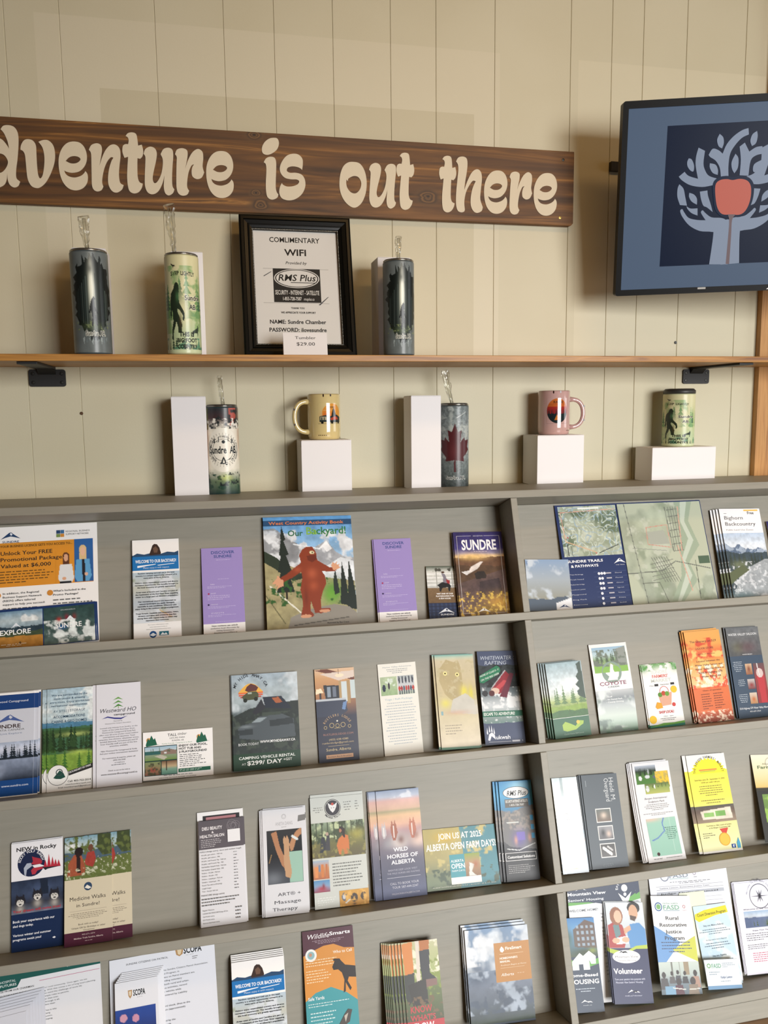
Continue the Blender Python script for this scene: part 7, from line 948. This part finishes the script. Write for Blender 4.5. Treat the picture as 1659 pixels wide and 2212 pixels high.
MVF = [('R', 0, 0, 1, .19, '1a2c48'), ('P', [(0, .14), (.3, .15), (.6, .19), (.8, .17), (1, .1), (1, .2), (0, .2)], '5a9c44'), ('P', [(0, .17), (.4, .16), (.7, .2), (1, .16), (1, .24), (0, .24)], 'e4e6e8'), ('T', 'Mountain View', .0, .56, .06, .085, 'f0f2f4', BB), ('T', "Seniors' Housing", .0, .52, .115, .135, 'e8ecf0', B), ('P', [(.12, .045), (.2, .01), (.28, .045), (.2, .025)], 'f0f2f4'), ('E', .84, .05, .045, 'f0f0f0'), ('A', 'Enjoy life', .84, .05, .095, 190, 40, .035, 'f0f2f4', {'b': .02}), ('E', .84, .105, .022, 'f0f0f0'), ('P', [(.74, .09), (.84, .14), (.94, .085), (.88, .17), (.8, .17)], 'f0f0f0'), ('T', 'WELCOME HOME!', .0, .42, .205, .225, '2c3440', B)]+para(.45, .9, .25, .03, ['Subsidized Rental', 'We operate affordable housing', 'lodge lifestyle', '', "SENIORS' SUPPORTIVE", 'Olds, Alberta', 'Supportive living', 'homes for seniors', '', 'SENIORS LODGE', 'Sundre, Alberta', 'Full service', 'lodge living', '', 'LODGE', 'Olds, Alberta', 'seniors living', 'all inclusive', '', 'LODGE'], wmax=26)+[('R', .55, .88, 1, .98, '5a9c44')]
leaf('flyer', "navy and green seniors' housing flyer behind two leaflets, bottom row right of the divider", 'flyer', [(1225,1925), (1370,1904), (1400,2156), (1250,2182)], 4, MVF, t=.0008, gap=.001, nb=.06, m=m_gloss, paper='e2e4e6', copies=((.011, .001, 1),), clabel="second seniors' housing flyer showing its right edge, bottom row")
leaf('brochure', "navy home-based housing brochure with house symbols, beside the divider in the bottom row", 'brochure', [(1216,1993), (1281.6,1978.4), (1307,2186), (1238,2198)], 4, [
 ('R', 0, 0, 1, 1, '1c3048'), ('I', 0, 0, 1, .42, [('g', [(0, '3c78b0'), (.3, '5a90bc'), (1, '3c4c34')]), ('p', [(.3, .3), (.7, .05), (1, .15), (1, .8), (.3, .75)], '5c4c44')]+[('q', .4+.15*i, .2+.15*j, .48+.15*i, .28+.15*j, '8a9cac') for i in range(4) for j in range(4)]+[('b', .1, .5, .2, .3, '3c5c4c', 1), ('b', .6, .9, .5, .15, '2c3c24', 1), ('b', .85, .85, .15, .08, '7c8c3c', .9)], .0013), ('P', [(0, .43), (.5, .5), (1, .44), (1, .5), (.5, .55), (0, .5)], '5a9c44'), ('P', [(.16, .56), (.16, .47), (.42, .38), (.7, .47), (.7, .56)], 'f0f2f4'), ('P', [(.5, .42), (.72, .36), (.92, .42), (.9, .5), (.75, .5), (.72, .47)], 'e8ecf0'), ('R', .36, .5, .5, .56, '1c3048'), ('T', 'Home-Based', .0, .92, .6, .63, 'f0f2f4', BB), ('T', 'HOUSING', .0, .93, .66, .705, 'f0f2f4', BB), ('G', .1, .88, .75, .8, 2, 'b8c4d0'), ('P', [(.3, .9), (.42, .87), (.54, .9), (.6, .885), (.66, .9), (.42, .885)], 'f0f2f4'), ('T', 'mvsh.ca', .36, .62, .92, .93, 'c8d0d8')], paper='1c3048', t=.002, nt=.070, nb=.035)
leaf('brochure', "navy volunteer brochure with a photo of an older woman and a young man", 'brochure', [(1306.2,1959.6), (1389.3,1948), (1411,2167.5), (1331.6,2177.6)], 4, [
 ('R', 0, 0, 1, 1, '17204c'), ('I', 0, 0, 1, .46, [('g', [(0, 'd0d6da'), (1, 'a8b4bc')]), ('p', [(-.0, 1), (.02, .5), (.2, .42), (.4, .5), (.48, .8), (.4, 1)], '9c3434'), ('p', [(.15, .5), (.3, .46), (.34, .7), (.2, .8)], '5c7c80'), ('e', .26, .3, .17, .2, '8a5a40'), ('e', .3, .31, .1, .14, 'dcae94'), ('p', [(.55, 1), (.5, .6), (.6, .48), (.85, .45), (1, .6), (1, 1)], '4c84b8'), ('e', .74, .12, .17, .13, '1c1a1c'), ('e', .72, .22, .12, .17, 'c49a7c'), ('p', [(.62, .28), (.8, .32), (.74, .42), (.62, .38)], '4a3428'), ('p', [(.42, .58), (.6, .5), (.62, .6), (.44, .7)], 'c49a7c'), ('p', [(.2, .78), (.5, .74), (.52, .9), (.2, .92)], 'e8e8ec'), ('e', .45, .82, .1, .06, 'd4a488'), ('e', .2, .84, .1, .06, 'd4a488')], .001),
 ('P', [(0, .46), (.4, .5), (.7, .44), (1, .43), (1, .47), (.7, .47), (.3, .54), (0, .5)], 'a4b83c'), ('E', .42, .545, .36, 'e8e8ea', .065), ('P', [(.24, .51), (.3, .485), (.36, .51), (.42, .49), (.47, .51), (.3, .5)], '22262c'), ('T', 'Mountain View', .13, .73, .535, .555, '2c3038'), ('T', "Seniors' Housing", .2, .66, .575, .588, '4a5058'), ('T', 'Volunteer', .05, .8, .66, .71, 'f2f2f6', {'b': .05}), ('T', 'Turn your passion into purpose with', .06, .84, .755, .772, 'c8cce0', B), ('T', "Mountain View Seniors' Housing!", .08, .78, .785, .802, 'c8cce0', B), ('P', [(.36, .895), (.46, .865), (.56, .895), (.62, .88), (.68, .895), (.46, .88)], 'f0f2f4'), ('T', 'mvsh.ca/Volunteer', .28, .72, .915, .928, 'c8cce0')], paper='17204c', t=.0022, gap=.012, nb=.03, copies=((-.002, .002, 1), (-.003, .003, 2)), clabel='navy volunteer brochure from the front of its stack')
leaf('letter', 'white legal referral letter with a faint round logo, behind the justice brochure', 'letter', [(1400.3,1899), (1569.8,1874.4), (1604.4,2117), (1434,2145)], 4, [
 ('O', .2, .035, .055, .012, '8a909c'), ('T', 'FASD', .26, .5, .02, .055, '8a96a0', BB), ('R', .26, .062, .5, .066, '8ab0a8'), ('O', .58, .025, .02, .006, '8a7c8c'), ('G', .54, .64, .055, .07, 1, '888'), ('G', .25, .8, .09, .115, 2, '555'), ('R', .08, .125, .93, .127, '666'), ('R', .08, .155, .93, .157, '666'), ('T', 'Sunlow Lawson, Restorative Justice Team', .12, .75, .137, .147, '555'), ('R', .08, .175, .93, .205, 'b0b4bc'), ('T', 'Judge Duty Counsel', .12, .85, .185, .198, '333', B)]+[('R', .1, .24+.035*i, .9, .2415+.035*i, '888') for i in range(16)], t=.0007, gap=.001, nb=.06, m=m_matte, paper='e0e2ea')
leaf('card', 'small cream card sticking up behind the justice brochure, bottom row', 'card', [(1466,1932), (1521,1923.5), (1532,2010), (1478,2019)], 4, [('T', 'Support', .55, .8, .3, .36, '8ab08c'), ('G', .5, .95, .45, .8, 4, '7aa07c', 'l')], t=.001, nt=.0745, nb=.055, m=m_matte, paper='d8dcc8')
leaf('brochure', 'white justice program brochure with blue and lime triangles, bottom row right bay', 'brochure', [(1406,1943.7), (1489.8,1935.6), (1516.4,2141.5), (1430.6,2153)], 4, [
 ('R', 0, 0, 1, 1, 'dcdede'), ('E', .17, .115, .095, '2c5c8c'), ('E', .17, .115, .07, 'dcdede'), ('E', .17, .115, .055, '6aa05c'), ('T', 'FASD', .29, .7, .1, .145, '6a9c84', BB), ('R', .29, .153, .7, .158, '3c7c8c'), ('T', 'CENTRAL ALBERTA', .28, .68, .075, .088, '6a9c84'), ('O', .82, .115, .035, .01, 'a83c50'), ('G', .75, .9, .15, .165, 1, 'a87c84'),
 ('P', [(0, .31), (.62, .48), (0, .78)], '5c8cc0'), ('P', [(.4, .56), (1, .42), (1, .68)], 'b8bc3c'), ('T', 'Rural', .32, .64, .215, .252, '2a2a2e', B), ('T', 'Restorative', .15, .83, .285, .322, '2a2a2e', B), ('T', 'Justice', .27, .68, .355, .392, '2a2a2e', B), ('T', 'Program', .24, .73, .42, .457, '2a2a2e', B), ('G', .06, .95, .475, .6, 4, '3c4a68'), ('I', 0, .68, 1, 1, [('g', [(0, 'b4c0b8'), (.4, 'a0aca8'), (.6, '6c7c84'), (1, '4c5c68')]), ('q', .3, 0, .34, .5, '6a6c64'), ('q', .5, 0, .52, .45, '8a9088'), ('q', .62, 0, .74, .4, '8a7c64')]+[o_ for x_, y_, c_, s_2 in ((.1, .4, '3c3a3c', 1.1), (.3, .35, '4c4a4c', .8), (.45, .32, '3a3c44', .8), (.62, .35, '2c2c30', .8), (.88, .35, '9c7c6c', 1.1), (.45, .62, '4a2030', 1.3), (.8, .6, '7a6c5c', 1.5)) for o_ in (('e', x_, y_, .045*s_2, .09*s_2, '2a2220'), ('p', [(x_-.1*s_2, y_+.4*s_2), (x_-.07*s_2, y_+.1), (x_+.07*s_2, y_+.1), (x_+.1*s_2, y_+.4*s_2)], c_))]+[('q', .1, .75, .35, 1, '6c94b0'), ('l', .3, .8, .6, .85, .01, 'c8c8c0'), ('l', .7, .85, .95, .83, .01, 'c8c8c0')], .001)], paper='dcdede', t=.002, gap=.012, nb=.032, m=m_gloss)
leaf('leaflet', 'pale blue court program leaflet with a yellow brushed heading, bottom row', 'leaflet', [(1496,1959), (1569.8,1951), (1603,2114), (1528,2127)], 4, [
 ('I', 0, 0, 1, 1, [('g', [(0, 'c0d4dc'), (1, 'b0c8d8')]), ('c', .5, 3, 'd8e0e0', 5, 0, 1)], .003), ('P', [(.02, .1), (.3, .06), (.95, .03), (.98, .12), (.6, .14), (.1, .2), (.0, .16)], 'd8cc3c'), ('T', 'Court Diversion Program', .08, .92, .1, .135, '4a4a2c', {'b': .03, 's': -.02}), ('T', 'Step one: Make a Referral', .2, .78, .245, .265, '3c4c5c', B), ('G', .05, .95, .3, .38, 3, '5c6c7c'), ('T', 'Do they need to have a diagnosis?', .2, .8, .425, .44, '4a5a6a'), ('G', .06, .94, .47, .56, 3, '5c6c7c'), ('T', 'Step two: Eligibility', .3, .7, .62, .64, '3c4c5c', B), ('G', .05, .95, .68, .78, 3, '5c6c7c')], paper='b8ccd8', t=.001, nt=.0695, nb=.048, m=m_matte)
leaf('business_card', 'small white business card leaning in front of the pale blue court leaflet, bottom row', 'card', [(1522,2083.8), (1592.9,2070), (1600,2118.4), (1529.4,2132.8)], 4, [
 ('O', .12, .2, .055, .02, '6aa05c'), ('T', 'FASD', .2, .48, .14, .28, '7aa890', BB), ('G', .52, .9, .12, .3, 3, '8a9aa8', 'l'), ('G', .1, .45, .4, .55, 2, '8a9aa8', 'l'), ('T', 'Kaitlyn Lawson', .42, .75, .56, .64, '2c4c84'), ('G', .3, .8, .72, .78, 1, '8a9aa8'), ('R', 0, .88, 1, 1, '7a9cbc')], paper='d4dce0', t=.001, gap=.045, nb=.024, m=m_matte, copies=((.001, .0005, 1), (.0005, -.0, 2)), clabel='business card from the front of the little white stack')
leaf('leaflet', 'white leaflet with a compass drawing and river valley photo, bottom right of the rack', 'leaflet', [(1586,1914.5), (1686,1901), (1722,2100), (1615.4,2117)], 4, [
 ('O', .5, .16, .21, .012, '4a4a54'), ('P', [(.44, .09), (.47, .16), (.44, .23), (.5, .17), (.56, .23), (.53, .16), (.56, .09), (.5, .15)], '6a6a74'), ('P', [(.485, .155), (.3, .16), (.485, .165), (.5, .23), (.515, .165), (.7, .16), (.515, .155), (.5, .09)], '2c2c34'), ('A', 'Welcome to the West Country', .5, .16, .25, 170, 10, .03, '6a6a74', {'x': .8}), ('T', 'Welcome to the West Country', .12, .92, .29, .305, '33333c', B), ('I', .12, .32, .94, .5, [('g', [(0, '9ab4d0'), (.3, 'c0cad4'), (.5, '7a8498'), (1, '6a6a4c')]), ('r', .4, .05, 4, '5c6a88', 4), ('b', .8, .8, .3, .3, '6a7a34', 1), ('t', .9, .4, 6, '4c5a34', 3), ('n', .2, 8, 3)], .0013), ('T', 'Enjoy Your Time Safely', .25, .75, .525, .538, '33333c', B), ('G', .1, .9, .56, .65, 4, '666', 'l'), ('G', .1, .9, .68, .74, 3, '666', 'l'), ('G', .18, .9, .77, .88, 5, 'c06070', 'l')], paper='dcdce8', t=.001, gap=.001, nb=.062, m=m_matte, copies=((-.002, .003, 1), (-.004, .002, 2)), clabel='white compass leaflet from the front of its stack')
for _q in ():
    for r_ in LOG: print(r_)
